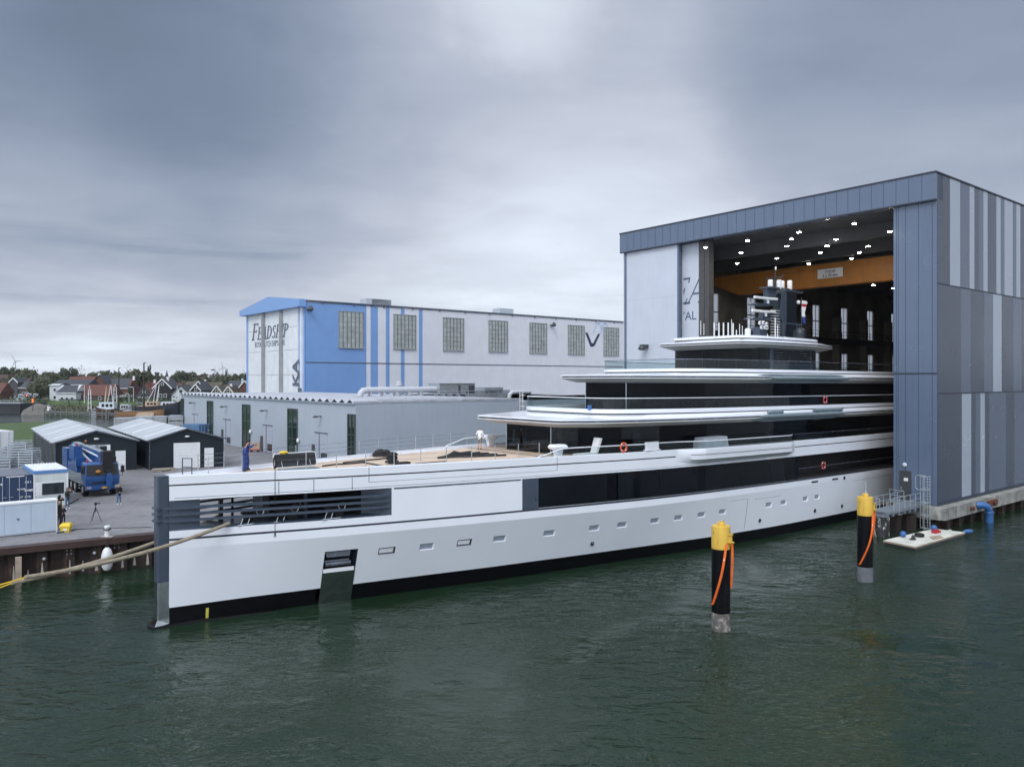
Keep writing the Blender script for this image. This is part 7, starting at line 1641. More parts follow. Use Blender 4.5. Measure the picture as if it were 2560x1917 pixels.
# galvanised racks stacked behind the container
def rack(p, w_, d_, h_, lv, label, rot):
    root = thing('steel_rack', label, 'rack', p, rot, 'galvanised racks stacked behind the container')
    b = MB()
    for x in (0, w_):
        for y in (0, d_): b.box(x - .05, x + .05, y - .05, y + .05, 0, h_)
    b.build('post', 'galvanised', root)
    for k in range(lv):
        z = .2 + k * (h_ - .25) / max(1, lv - 1); b = MB()
        for y in (0, d_): b.box(0, w_, y - .03, y + .03, z - .06, z + .06); b.box(0, w_, y - .02, y + .02, z + .2, z + .25)
        for j in range(8): x = w_ * j / 7; b.box(x - .03, x + .03, 0, d_, z - .02, z + .03)
        b.build('tier', 'galvanised', root)
v = ond(47, 1165, 79); rack((v.x, v.y, QZ + .0), 1.25, 2.0, 3.8, 15, 'tall stack of galvanised racks nearest the dark shed', ANG - .5)
v = ond(20, 1150, 84); rack((v.x, v.y, QZ), 1.7, 2.2, 4.2, 15, 'taller galvanised rack stack left of the nearest one', ANG - .4)
v = ond(2, 1130, 90); rack((v.x, v.y, QZ), 1.7, 2.4, 3.2, 10, 'galvanised rack stack farther back by the white container', ANG - .3)
v = ond(-14, 1150, 82); rack((v.x, v.y, QZ), 1.4, 2.2, 2.7, 9, 'low galvanised rack at the left edge of the yard', ANG - .3)
for px, py, D_, s_, lb in ((78, 1150, 86, 1.0, 'grey tarpaulin covered heap beside the dark shed wall'), (92, 1158, 84, 1.2, 'pale grey heap of sacks behind the white cabin roof')):
    v = ond(px, py, D_); b = MB(); b.loft([[(s_ * (1 + .2 * math.sin(3 * a)) * math.cos(a) * r, s_ * .8 * math.sin(a) * r, z) for a in [2 * math.pi * k / 12 for k in range(12)]] for r, z in ((1, 0), (.98, .9), (.8, 1.3), (.3, 1.45))], False, True)
    o = b.build('covered_heap', 'concrete', smooth=SM, loc=(v.x, v.y, v.z - 1.3)); o.location.z = QZ; o.scale.z = max(.6, (v.z - QZ) / 1.4); tag(o, lb, 'heap')
# tripod, bin, timber, cart, cables
v = onz(239, 1304, QZ); tp = thing('camera_tripod', 'black tripod with a camera standing alone on the quay paving', 'tripod', (v.x, v.y, QZ), .3); tp.scale = (.9,) * 3
for a in (2.3, 4.0, 6.0): b = MB(); b.tube([(0, 0, 1.28), (.52 * math.cos(a), .52 * math.sin(a), 0)], .028, 6, r2=.018); b.build('leg', 'camera_black', tp, SM)
b = MB(); b.tube([(0, 0, .85), (0, 0, 1.5)], .03, 8); b.lathe([(.06, 1.42), (.07, 1.5)], (0, 0, 0), 10); b.build('centre_column', 'camera_black', tp, SM)
b = MB(); b.box(-.1, .1, -.08, .08, 1.5, 1.68); b.tube([(.1, 0, 1.58), (.36, 0, 1.6)], .055, 10); b.build('camera', 'camera_black', tp, SM)
v = onz(165, 1329, QZ); gb = thing('grit_bin', 'yellow plastic bin with a lid on the quay near the cabinet', 'bin', (v.x, v.y, QZ), .12); gb.scale = (.6, .6, .9)
b = MB(); b.loft([[(-.45, -.3, 0), (.45, -.3, 0), (.45, .3, 0), (-.45, .3, 0)], [(-.55, -.38, .42), (.55, -.38, .42), (.55, .38, .42), (-.55, .38, .42)]], True, True); b.build('tub', 'bin_yellow', gb)
b = MB(); b.loft([[(-.6, -.42, .42), (.6, -.42, .42), (.6, .42, .42), (-.6, .42, .42)], [(-.6, -.42, .52), (.6, -.42, .52), (.6, .42, .56), (-.6, .42, .56)], [(-.5, -.25, .66), (.5, -.25, .66), (.5, .36, .72), (-.5, .36, .72)]], True, True); b.build('lid', 'bin_yellow', gb)
b = MB(); b.box(-.18, .32, -.40, -.36, .15, .3); b.build('label_plate', 'sign_white', gb)
rnd = random.Random(21); v = onz(412, 1178, QZ); tl = thing('timber_stack', 'loose stack of timber planks in front of the dark shed', 'timber', (v.x, v.y, QZ), .3)
for k in range(12):
    b = MB(); y = rnd.uniform(-.6, .6); x = rnd.uniform(-.4, .5); z = .07 + .09 * (k // 3); l_ = rnd.uniform(1.2, 2.2); a = rnd.uniform(-.35, .35)
    b.beam((x - l_ / 2 * math.cos(a), y - l_ / 2 * math.sin(a), z), (x + l_ / 2 * math.cos(a), y + l_ / 2 * math.sin(a), z), .2, .08); b.build('plank', 'timber' if k % 3 else 'weathered_white', tl)
v = onz(637, 1129, QZ); ca = thing('tool_cart', 'small red cart with a pale pegboard before the grey workshop', 'cart', (v.x, v.y, QZ), .15)
b = MB(); b.box(-.75, .75, -.4, .4, .25, .38); b.build('bed', 'buoy_red', ca)
for x in (-.5, .5): b = MB(); b.tube([(x, -.42, .17), (x, .42, .17)], .17, 12); b.build('wheel', 'rubber', ca, SM)
b = MB(); b.box(-.7, .7, .0, .06, .38, 1.35); b.build('board', 'boat_deck', ca)
b = MB(); b.box(.7, .76, .0, .06, .3, 1.6); b.box(-.3, -.15, -.03, 0, .9, 1.15); b.box(.1, .25, -.03, 0, .9, 1.15); b.build('tool', 'rust', ca)
for pts, lb in (([(143, 1332), (190, 1322), (240, 1319), (300, 1318), (378, 1316)], 'blue grey hose running along the quay edge to the yacht bow'), ([(166, 1262), (180, 1256), (196, 1247)], 'dark cable curving over the paving beside the crane truck')):
    b = MB(); q2 = [onz(x, y, QZ + .05) for x, y in pts]; b.tube(q2, .05, 6); o = b.build('hose', 'mast_light' if 'blue' in lb else 'rope_black', smooth=SM); tag(o, lb, 'hose')
# grey stacked goods on the far edge of the yard
k_ = 0
for px0, px1, top, bot, D_, lb in ((284, 330, 1046, 1075, 150, 'leftmost grey wrapped stack by the canal'), (331, 378, 1043, 1072, 149, 'middle grey wrapped stack with a pale cover by the canal'), (379, 414, 1042, 1072, 150, 'grey wrapped stack left of the slatted crates'), (420, 456, 1040, 1075, 151, 'slatted grey crate stack against the workshop corner')):
    a, c = ond(px0, top, D_), ond(px1, top, D_); root = thing('pallet_stack', lb, 'pallet stack', (a.x, a.y, QZ), .25, 'grey stacks by the canal'); w_ = (c.x - a.x) * .98; h_ = a.z - QZ
    n = 2 if k_ < 3 else 4
    for j in range(n): 
        b = MB(); z0 = h_ * j / n; b.box(0, w_, 0, 3.2, z0 + .14, z0 + h_ / n - .03); 
        for x in (0.05, w_ / 2 - .1, w_ - .3): b.box(x, x + .25, .05, 3.1, z0, z0 + .14)
        b.build('pallet_load', 'pallet_grey', root)
    b = MB(); b.box(-.03, w_ + .03, -.03, 3.23, h_, h_ + .05); b.build('cover', 'hall_white_grey', root); k_ += 1
# ================================================================= village on the far shore
def house(px, wpx, base, eave, ridge, D_, wallm, roofm, label, kind='gable', depth=9.0, trimm='trim_white', wins=((.3, .35), (.7, .35)), chim=None, rot=0.0, name='house', cat='house', up=None):
    """px = middle, wpx = width in pixels; base / eave / ridge are picture rows at distance D_"""
    c = ond(px, base, D_); s = D_ / F; w_ = wpx * s; z0 = 3.6; ze = ond(px, eave, D_).z - z0; zr = ond(px, ridge, D_).z - z0
    root = thing(name, label, cat, (c.x, c.y, z0), rot)
    b = MB(); h = w_ / 2
    if kind == 'gable':      # gable end to the water
        b.extr([(-h, 0, 0), (h, 0, 0), (h, 0, ze), (0, 0, zr - .05), (-h, 0, ze)], (0, depth, 0)); b.build('wall', wallm, root)
        b = MB(); o = .35; sl = (zr - ze) / h
        for sg in (-1, 1): b.extr([(sg * (h + o), -.35, ze - o * sl), (0, -.35, zr), (0, -.35, zr + .2), (sg * (h + o), -.35, ze - o * sl + .2)], (0, depth + .7, 0))
        rf = b.build('roof', roofm, root)
        if trimm:
            b = MB()
            for sg in (-1, 1): b.beam((sg * (h + o), -.42, ze - o * sl + .05), (0, -.42, zr + .08), .1, .42)
            b.build('bargeboard', trimm, rf)
    else:                    # eaves to the water
        b.extr([(-h, 0, 0), (-h, 0, ze), (-h, depth / 2, zr - .05), (-h, depth, ze), (-h, depth, 0)], (w_, 0, 0)); b.build('wall', wallm, root)
        b = MB(); hip = min(h * .5, w_ * .18) if kind == 'hip' else 0; o = .35
        b.loft([[(-h - o, -o, ze - .15), (h + o, -o, ze - .15), (h + o, depth + o, ze - .15), (-h - o, depth + o, ze - .15)], [(-h - o + hip, depth / 2 - .05, zr), (h + o - hip, depth / 2 - .05, zr), (h + o - hip, depth / 2 + .05, zr), (-h - o + hip, depth / 2 + .05, zr)]], True, True)
        rf = b.build('roof', roofm, root)
        if trimm: b = MB(); b.box(-h - o, h + o, -o - .12, -o, ze - .3, ze - .05); b.build('gutter', trimm, rf)
    if chim:
        for f_, m in chim: b = MB(); b.box(f_ * w_ - .4, f_ * w_ + .4, depth * .35, depth * .35 + .8, zr - 1.0, zr + 1.1); b.build('chimney', m, rf)
    for fx, fz in wins:
        ww, wh = (1.3, 1.5); x = (fx - .5) * w_; z = fz * ze
        b = MB(); b.box(x - ww / 2, x + ww / 2, -.1, 0, z, z + wh); wn = b.build('window', trimm or 'trim_white', root)
        b = MB(); b.box(x - ww / 2 + .14, x + ww / 2 - .14, -.14, -.1, z + .14, z + wh - .14); b.build('pane', 'pane_dark', wn)
    if up:
        z = ze + (zr - ze) * up; b = MB(); b.box(-.6, .6, -.1, 0, z - .5, z + .7); wn = b.build('window', trimm or 'trim_white', root); b = MB(); b.box(-.45, .45, -.14, -.1, z - .35, z + .55); b.build('pane', 'pane_dark', wn)
    return root
house(137, 26, 1002, 962, 957, 345, 'house_white', 'tile_slate', 'narrow flat fronted white house left of the hipped white house', 'eave', 8, wins=((.5, .15), (.5, .6)))
house(165, 50, 1002, 981, 962.5, 338, 'house_white', 'tile_slate', 'low white house with a dark hipped roof beside the grass', 'hip', 9, wins=((.3, .15), (.55, .15), (.8, .15)))
house(176, 86, 1000, 961, 949, 362, 'house_white', 'tile_slate', 'long dark slate roof with a white ridge behind the white house', 'eave', 10, wins=((.8, .6),))
house(233, 82, 1004, 988, 961.5, 342, 'brick_dark', 'tile_red', 'low brick barn with a big bright red tiled roof', 'eave', 12, None, wins=((.25, .3), (.7, .3)))
house(196, 62, 990, 957, 941, 385, 'brick_red', 'tile_red', 'brick house with a dull red roof behind the slate roof', 'eave', 9, wins=())
house(248, 36, 1000, 962, 938, 372, 'brick_red', 'tile_slate', 'steep dark gable house with a brick edge over the red barn', 'gable', 10, None, wins=(), chim=((-.3, 'trim_white'),))
house(290, 62, 1004, 970, 945.5, 375, 'brick_red', 'tile_slate', 'wide dark slate roofed house behind the two tall masts', 'hip', 11, wins=((.2, .3),), chim=((.55, 'trim_white'),))
house(305, 40, 1005, 990, 988, 345, 'lock_wall', 'roof_grey', 'low grey flat garage behind the brown mast', 'eave', 6, wins=())
house(360, 44, 1006, 988, 959, 338, 'gable_grey', 'tile_bright', 'grey gabled house with a red roof and a wide white window', 'gable', 10, None, wins=((.25, .25), (.5, .25), (.75, .25)), up=.25, chim=((.1, 'brick_red'),))
house(406, 46, 1001, 970, 948, 330, 'wood_black', 'tile_slate', 'tall black timber house with a white edged gable', 'gable', 10, wins=((.4, .35), (.66, .35)), up=.45, chim=((.08, 'trim_white'),))
house(432, 26, 1000, 972, 958, 352, 'brick_red', 'tile_bright', 'red roofed house tucked behind the black timber house', 'eave', 8, None, wins=())
house(384, 20, 1000, 966, 955, 360, 'brick_red', 'tile_bright', 'small bright red roof between the grey and the black house', 'eave', 7, None, wins=(), chim=((-.2, 'trim_white'),))
house(452, 46, 1003, 985, 963, 325, 'house_white', 'tile_slate', 'white gabled house beside the corner of the grey workshop', 'gable', 9, 'frame_dark', wins=((.75, .3),), up=.3)
house(489, 24, 1000, 975, 961, 322, 'wood_black', 'tile_slate', 'small black gable house with white edges above the workshop roof', 'gable', 8, wins=(), up=.1)
house(496, 34, 998, 975, 953, 345, 'wood_black', 'tile_slate', 'taller black gable behind the small black one', 'gable', 9, wins=(), up=.5)
house(469, 22, 998, 972, 953, 360, 'brick_tan', 'tile_olive', 'olive hipped roof left of the black gables', 'hip', 9, None, wins=())
house(523, 44, 998, 976, 955, 355, 'brick_tan', 'tile_olive', 'broad olive tiled roof behind the small tan gable', 'eave', 10, None, wins=(), chim=((-.42, 'trim_white'),))
house(542, 22, 998, 979, 965, 330, 'brick_tan', 'tile_olive', 'small tan gable with white edges above the workshop', 'gable', 8, wins=(), up=.1)
house(571, 22, 998, 980, 966, 330, 'brick_tan', 'tile_brown', 'small tan gable with white edges nearer the blue hall', 'gable', 8, wins=(), up=.1, chim=((0, 'trim_white'),))
house(566, 26, 998, 972, 962, 348, 'brick_red', 'tile_brown', 'rust brown roof behind the tan gable nearer the blue hall', 'eave', 8, None, wins=())
house(590, 50, 998, 970, 951, 380, 'brick_dark', 'tile_slate', 'large dark blue roof in front of the trees near the blue hall', 'eave', 11, None, wins=())
house(612, 26, 998, 967, 952, 340, 'brick_red', 'tile_slate', 'brick house with white roof edges touching the blue hall', 'gable', 9, wins=(), chim=((-.5, 'hall_white_grey'),))
house(34, 20, 995, 955, 945, 372, 'gable_grey', 'tile_slate', 'dark house with a white edged gable left of the green willow', 'gable', 9, wins=(), up=.0)
house(50, 30, 996, 958, 945, 378, 'brick_dark', 'tile_brown', 'brown roofed house right beside the dark white edged gable', 'eave', 9, wins=())
house(62, 28, 998, 969, 953, 360, 'brick_dark', 'tile_slate', 'slate roofed brick house behind the moored boats', 'hip', 9, wins=((.4, .4), (.7, .4)))
house(35, 110, 985, 950, 936, 420, 'brick_dark', 'tile_brown', 'very long brown roof under the trees at the far left', 'eave', 12, None, wins=())
house(-9, 20, 1000, 980, 957, 335, 'brick_red', 'tile_red', 'red roofed house cut by the left edge of the picture', 'eave', 9, wins=())
# masts, boats, jetty, lights on the canal
def bmast(px, top, bot, D_, r, m, label, hook=True):
    a, c = ond(px, top, D_), ond(px, bot, D_); dx = c.x; o = MB()
    o.tube([(0, 0, 0), (0, 0, a.z - c.z)], r, 8, r2=r * .55)
    if hook: o.tube([(0, 0, a.z - c.z), (.9, 0, a.z - c.z + .1)], .12, 6)
    o.lathe([(r * 1.4, (a.z - c.z) * .78), (r * 1.4, (a.z - c.z) * .80)], (0, 0, 0), 8)
    ob = o.build('ship_mast', m, None, SM, loc=(c.x, c.y, c.z)); return ob
def boat(px0, px1, yw, D_, h, wd, m, dm, label, cab=None, bow=1, name='wooden_boat', mast=None, sail=None):
    a = ond(px0, yw, D_); c = ond(px1, yw, D_); L = c.x - a.x; root = thing(name, label, 'boat', ((a.x + c.x) / 2, D_, 0))
    b = MB(); n = 14; rings = []
    for k in range(n + 1):
        u = k / n; x = -L / 2 + L * u; uu = u if bow < 0 else 1 - u
        f = min(1, math.sin(math.pi * min(.5, .08 + uu * .9)) ** .7) * (1 if uu < .8 else 1 - (uu - .8) * 1.2); sh = h * (1 + .55 * (1 - uu) ** 3 + .25 * max(0, uu - .7)); 
        if k in (0, n): f *= .25
        y = wd / 2 * f; rings.append([(x, -y * .8, -.3), (x, -y, sh * .55), (x, -y * .96, sh), (x, y * .96, sh), (x, y, sh * .55), (x, y * .8, -.3)])
    b.loft(rings, True, True); b.build('hull', m, root, math.radians(60))
    b = MB(); b.loft([[(r[2][0], r[2][1] * .9, r[2][2] + .02), (r[3][0], r[3][1] * .9, r[3][2] + .02)] for r in rings[1:-1]], closed=False); b.build('deck', dm, root)
    b = MB(); b.loft([[(r[2][0], r[2][1] * 1.02 - .03, r[2][2] - .22), (r[2][0], r[2][1] * 1.02 - .03, r[2][2] + .05)] for r in rings], closed=False); b.build('rail_strake', 'boat_wood_dark', root)
    if cab:
        for f0, f1, ch, cm in cab:
            b = MB(); x0, x1 = -L / 2 + L * f0, -L / 2 + L * f1; b.loft([[(x0, -wd * .28, h * .9), (x1, -wd * .28, h * .9), (x1, wd * .28, h * .9), (x0, wd * .28, h * .9)], [(x0 + .15, -wd * .25, h + ch), (x1 - .15, -wd * .25, h + ch), (x1 - .15, wd * .25, h + ch), (x0 + .15, wd * .25, h + ch)]], True, True); cbn = b.build('cabin', cm, root)
            b = MB()
            for j in range(3): xx = x0 + (x1 - x0) * (.2 + .26 * j); b.box(xx, xx + (x1 - x0) * .16, -wd * .30, -wd * .262, h + ch * .35, h + ch * .75)
            b.build('window', 'pane_dark', cbn)
    return root
r_ = boat(288, 410, 1042, 282, 1.9, 4.6, 'boat_wood', 'boat_deck', 'long tan wooden sailing barge lying along the jetty', None, 1); 
b = MB(); b.loft([[(0, -2.75, .9), (1.2, -2.72, 1.3), (5.5, -2.65, 1.35), (6.3, -2.6, .9)], [(0, -2.85, .5), (1.2, -2.9, .2), (5.5, -2.85, .2), (6.3, -2.7, .5)]], closed=False); b.box(0.8, 6.4, -2.62, -2.42, .35, 1.75); b.build('leeboard', 'boat_deck', r_)
b = MB(); b.box(-6.9, -5.2, -2.05, -1.95, 1.55, 2.15); b.build('name_board', 'mast_navy', r_)
m_ = bmast(350, 902, 1024, 280, .42, 'mast_dark', ''); m_.parent = r_; m_.location = (350 / F * 0 + ond(350, 1000, 280).x - r_.location.x, 1.0, 1.9); m_.name = 'mast'
r2_ = boat(336, 455, 1031, 290, 3.4, 5.0, 'boat_navy', 'boat_deck', 'big dark blue barge behind the tan sailing barge', [(.25, .52, 1.8, 'boat_deck'), (.58, .86, 1.7, 'sail_cover')], 1)
m_ = bmast(297, 920, 1020, 288, .30, 'mast_dark', ''); tag(m_, 'slender brown ship mast rising in front of the slate roof', 'mast')
boat(300, 328, 1030, 292, 2.0, 3.6, 'sail_cover', 'sail_cover', 'white motor cruiser with three cabin windows', [(.08, .9, 2.1, 'house_white')], 1, 'motor_boat')
boat(240, 292, 1034, 288, 2.4, 4.2, 'boat_wood_dark', 'sail_cover', 'brown botter boat with a white sail cover near the jetty', [(.2, .95, 2.6, 'sail_cover')], -1)
boat(226, 252, 1033, 291, 1.5, 3.0, 'sail_cover', 'sail_cover', 'small pale grey boat at the end of the jetty', [(.3, .8, 1.0, 'hall_white_grey')], 1, 'motor_boat')
for x0, x1, yb, D_, lb in ((42, 62, 1000, 330, 'white cabin cruiser above the lock wall'), (14, 38, 990, 345, 'row boat under a white cover at the far left quay'), (62, 82, 985, 350, 'dark hulled boat with a white rail by the brick house'), (80, 97, 992, 342, 'small white boat with one round window right of the dark hull')):
    rr_ = boat(x0, x1, yb, D_, 1.6, 3.2, 'boat_navy' if 'dark' in lb else 'sail_cover', 'sail_cover', lb, [(.3, .8, 1.7, 'house_white')], 1, 'motor_boat'); rr_.location.z = 3.9
for x0, xb_, yt, yb, D_, lb in ((211, 211, 961, 1008, 310, 'thin white flagpole in front of the red barn'), ):
    ob = bmast(x0, yt, yb, D_, .14, 'trim_white', '', False); tag(ob, lb, 'pole'); ob.name = 'flagpole'
def frame_mast(px0, px1, yt, yb, D_, label):
    a, c = ond(px0, yb, D_), ond(px1, yb, D_); h_ = ond(px0, yt, D_).z - a.z; w_ = c.x - a.x; root = thing('lattice_mast', label, 'mast', (a.x, a.y, a.z), 0, 'white mast frames on the jetty')
    b = MB()
    for x in (0, w_): b.tube([(x, 0, 0), (x + (w_ / 2 - x) * .35, 0, h_)], .14, 6)
    b.build('upright', 'trim_white', root)
    b = MB()
    for k in range(4): b.beam((0, 0, h_ * (.15 + .22 * k)), (w_, 0, h_ * (.15 + .22 * k)), .12)
    b.tube([(w_ / 2, 0, h_), (w_ / 2, 0, h_ * 1.15)], .1, 6); b.build('rung', 'trim_white', root)
frame_mast(220, 228, 973, 1028, 288, 'white ladder mast with a blue vane before the red barn')
frame_mast(284, 292, 967, 1012, 296, 'white ladder mast right of the red barn')
def shear(px, yt, pxs, yb, D_, m, label):
    t = ond(px, yt, D_); root = thing('shear_legs', label, 'mast', (t.x, t.y, 0))
    for x in pxs: c = ond(x, yb, D_); b = MB(); b.tube([(c.x - t.x, 0, c.z), (0, 0, t.z)], .16, 6, r2=.1); b.build('leg', m, root)
shear(277, 962, (268, 283), 1010, 294, 'trim_white', 'white raked spars leaning together right of the red barn')
shear(266, 965, (260, 263), 1015, 291, 'mast_pale', 'pale yellow spar bundle beside the white raked spars')
shear(391, 963, (367, 383), 1006, 300, 'trim_white', 'white tripod spars in front of the black timber house')
shear(398, 960, (391, 394), 1006, 302, 'trim_white', 'white leaning spar right of the tripod spars')
for px, yt, yb, D_, lb in ((443, 963, 1010, 300, 'white pole with a little sign nearer the white gabled house'), (446, 975, 1012, 296, 'white pole next to the workshop corner')):
    ob = bmast(px, yt, yb, D_, .13, 'trim_white', '', False); tag(ob, lb, 'pole'); ob.name = 'signpost'
for px, yt, yb, D_, lb in ((334, 968, 1004, 315, 'grey street lamp left of the grey gabled house'), (322.5, 984, 1005, 318, 'short white lamp post beside the conifer')):
    a, c = ond(px, yt, D_), ond(px, yb, D_); root = thing('street_lamp', lb, 'street lamp', (c.x, c.y, c.z)); h_ = a.z - c.z
    b = MB(); b.tube([(0, 0, 0), (0, 0, h_ - .5), (-.3, 0, h_), (-1.2, 0, h_ + .1)], .1, 6); b.build('pole', 'sail_cover', root); b = MB(); b.box(-1.7, -.9, -.15, .15, h_ - .02, h_ + .12); b.build('lamp_head', 'trim_white', root)
# lock gate, bank, jetty
lk = thing('lock_wall', 'dark timber lock wall with a pale walkway on top at the left', 'wall', (0, 0, 0))
a, c = ond(-40, 1032, 306), ond(66, 1032, 308); b = MB(); b.box(a.x, c.x, 304, 330, -1.5, 4.0); b.build('wall', 'lock_wall', lk)
b = MB(); b.box(a.x, c.x + .5, 303.6, 306, 4.0, 4.25)
for k in range(9): x = a.x + 1 + k * (c.x - a.x) / 9; b.box(x, x + .12, 303.7, 303.82, 4.25, 5.3)
b.box(a.x, c.x, 303.7, 303.8, 5.2, 5.3); b.box(a.x, c.x, 303.7, 303.8, 4.7, 4.78); b.build('walkway', 'hall_white_grey', lk)
b = MB(); p0 = ond(66, 1032, 300); p1 = ond(118, 1034, 298)
b.loft([[(p0.x, 296, -.5), (p0.x + 5, 295, -.5), (p1.x, 296, -.5)], [(p0.x, 298, 1.6), (p0.x + 5, 298, 2.6), (p1.x, 298, .6)], [(p0.x, 306, 4.0), (p0.x + 5, 306, 3.6), (p1.x, 304, 2.4)]], closed=False); struct(b.build('stone_bank', 'stone_bank', smooth=SM))
jt = thing('jetty', 'weathered timber jetty with posts along the canal', 'jetty', (0, 0, 0))
j0, j1 = ond(116, 1040, 285), ond(292, 1052, 268); n = 13; 
b = MB(); b.beam((j0.x, j0.y, 1.6), (j1.x, j1.y, 1.6), 2.4, .25); b.beam((j0.x, j0.y - 1.2, 1.05), (j1.x, j1.y - 1.2, 1.05), .2, .25); b.build('deck', 'jetty_wood', jt)
for k in range(n):
    p = j0.lerp(j1, k / (n - 1)); b = MB(); b.tube([(p.x, p.y - 1.3, -1), (p.x, p.y - 1.3, 2.9)], .22, 8); b.build('post', 'jetty_wood', jt)
for px, yt, yb, D_, lb in ((266.5, 1024, 1050, 268, 'stout mooring pile at the jetty end'), (273.5, 1026, 1048, 270, 'second stout pile right beside the jetty end')):
    c = ond(px, yb, D_); h_ = ond(px, yt, D_).z; b = MB(); b.lathe([(.4, -1), (.4, h_), (.3, h_ + .1)], (0, 0, 0), 10); o = b.build('mooring_pile', 'jetty_wood', smooth=SM, loc=(c.x, c.y, 0)); tag(o, lb, 'pile')
sgx = ond(82, 1026, 296); sg = thing('signal_light', 'canal signal with two red lights on an orange board', 'traffic light', (sgx.x, sgx.y, 1.5))
b = MB(); b.tube([(0, 0, 0), (0, 0, 4.2)], .12, 6); b.build('pole', 'frame_dark', sg)
b = MB(); b.box(-.45, .45, -.1, .1, 2.9, 4.7); b.build('board', 'signal_orange', sg)
for z in (3.5, 4.3): b = MB(); b.ball((0, -.12, z), (.22, .1, .2), 10, 6); b.build('lamp', 'signal_lit', sg)
c = ond(67, 996, 335); b = MB(); b.lathe([(.12, -2), (.12, 1.2)], (0, 0, 0), 8); b.box(-.5, .5, -.1, .1, .8, 1.8); o = b.build('signal_light', ['frame_dark'], loc=(c.x, c.y, c.z)); tag(o, 'dark far signal on a post above the lock wall', 'traffic light')
b = MB(); b.ball((0, -.12, 1.3), (.22, .12, .22), 10, 6); b.build('lamp', 'signal_lit', o)
c = ond(123, 1022, 290); b = MB(); b.box(-.5, .5, -.4, .4, 0, 1.3); b.box(-.8, .8, -.6, .6, -.2, 0); o = b.build('control_box', 'trim_white', loc=(c.x, c.y, c.z - .4)); tag(o, 'small white cabinet at the near end of the jetty', 'cabinet')
c = ond(112, 1012, 300); b = MB(); b.loft([[(-1.0, -.4, .6), (1.0, -.4, .6), (1.0, .4, .6), (-1.0, .4, .6)], [(-.5, -.2, 0), (.5, -.2, 0), (.5, .2, 0), (-.5, .2, 0)]], True, True); b.tube([(0, 0, .5), (0, 0, 2.2)], .15, 6); b.box(-.8, .8, -.1, .1, 2.0, 2.2); o = b.build('anchor_monument', 'frame_dark', loc=(c.x, c.y, c.z)); tag(o, 'dark anchor shaped monument on the grass bank', 'monument')
c = ond(178, 1001, 318); b = MB(); b.box(-5, 4, -.25, .25, 0, .6); b.box(-1.2, -.8, -.2, .2, -1.5, 0); b.box(3.2, 3.6, -.2, .2, -1.8, 0); o = b.build('long_bench', 'frame_dark', loc=(c.x, c.y, c.z)); tag(o, 'long dark beam on posts across the grass before the white house', 'beam')
def car(px, py, D_, m, label, L=5.0):
    c = ond(px, py, D_); root = thing('parked_car', label, 'car', (c.x, c.y, c.z), .1, 'cars parked behind the boats')
    sec = [(-L / 2, .5), (-L / 2, .85), (-L * .32, .95), (-L * .2, 1.45), (L * .16, 1.48), (L * .32, 1.0), (L / 2, .85), (L / 2, .4)]
    b = MB(); b.extr([(x, -.85, z) for x, z in sec], (0, 1.7, 0)); b.build('body', m, root)
    b = MB(); b.extr([(-L * .27, -.87, 1.0), (-L * .19, -.87, 1.38), (L * .14, -.87, 1.4), (L * .27, -.87, 1.02)], (0, 1.74, 0)); b.build('window', 'pane_dark', root)
    for x in (-L * .3, L * .3): b = MB(); b.tube([(x, -.9, .35), (x, .9, .35)], .35, 12); b.build('wheel', 'rubber', root)
car(361, 1012, 312, 'car_silver', 'silver car parked behind the dark blue barge', 6.0); car(409, 1012, 312, 'car_dark', 'dark car parked nearer the white gabled house', 7.0); car(267, 1008, 318, 'car_dark', 'dark car parked behind the pale spar bundle', 5.2)
# ---------------------------------------------------------------- trees
def crown_mesh(seed, n, leaf, kind):
    r = random.Random(seed); b = MB(); cl = []
    if kind == 'round': cl = [(r.uniform(-.62, .62), r.uniform(-.5, .5), r.uniform(.30, .86), r.uniform(.20, .36)) for _ in range(15)] + [(0, 0, .6, .42)]
    elif kind == 'tall': cl = [(r.uniform(-.25, .25), r.uniform(-.25, .25), .15 + .85 * k / 11, r.uniform(.16, .26) * (1.15 - .6 * k / 11)) for k in range(12)]
    elif kind == 'bare': cl = [(r.uniform(-.6, .6), r.uniform(-.4, .4), r.uniform(.3, .95), r.uniform(.15, .3)) for _ in range(12)]
    else: cl = [(r.uniform(-.7, .7), r.uniform(-.5, .5), r.uniform(.2, .8), r.uniform(.25, .4)) for _ in range(12)]
    for _ in range(n):
        x, y, z, R_ = r.choice(cl); d = Vector((r.gauss(0, 1), r.gauss(0, 1), r.gauss(0, 1))).normalized() * R_ * r.uniform(.55, 1.05)
        c = Vector((x, y, z)) + Vector((d.x, d.y, d.z * .8)); c.z = max(.1, c.z)
        nn = Vector((r.gauss(0, 1), r.gauss(0, 1), r.gauss(0, 1))).normalized(); u = nn.orthogonal().normalized(); w_ = nn.cross(u); s = leaf * r.uniform(.6, 1.4)
        b.poly([c + u * s, c + w_ * s * .7, c - u * s, c - w_ * s * .6])
    return b, cl
KIND = {}
def tree_proto(key, seed, n, leaf, kind, lm):
    b, cl = crown_mesh(seed, n, leaf, kind); me_o = b.build('crown', lm); t = MB(); r = random.Random(seed)
    t.tube([(0, 0, 0), (.01, 0, .35), (0, .01, .7)], .035, 7, r2=.015)
    for x, y, z, R_ in cl[:8]: t.tube([(0, 0, min(.3, z * .6)), (x * .5, y * .5, z * .8), (x * .85, y * .85, z)], .016, 5, r2=.005)
    tr_o = t.build('trunk', 'bark'); KIND[key] = (me_o.data, tr_o.data)
    bpy.data.objects.remove(me_o); bpy.data.objects.remove(tr_o)
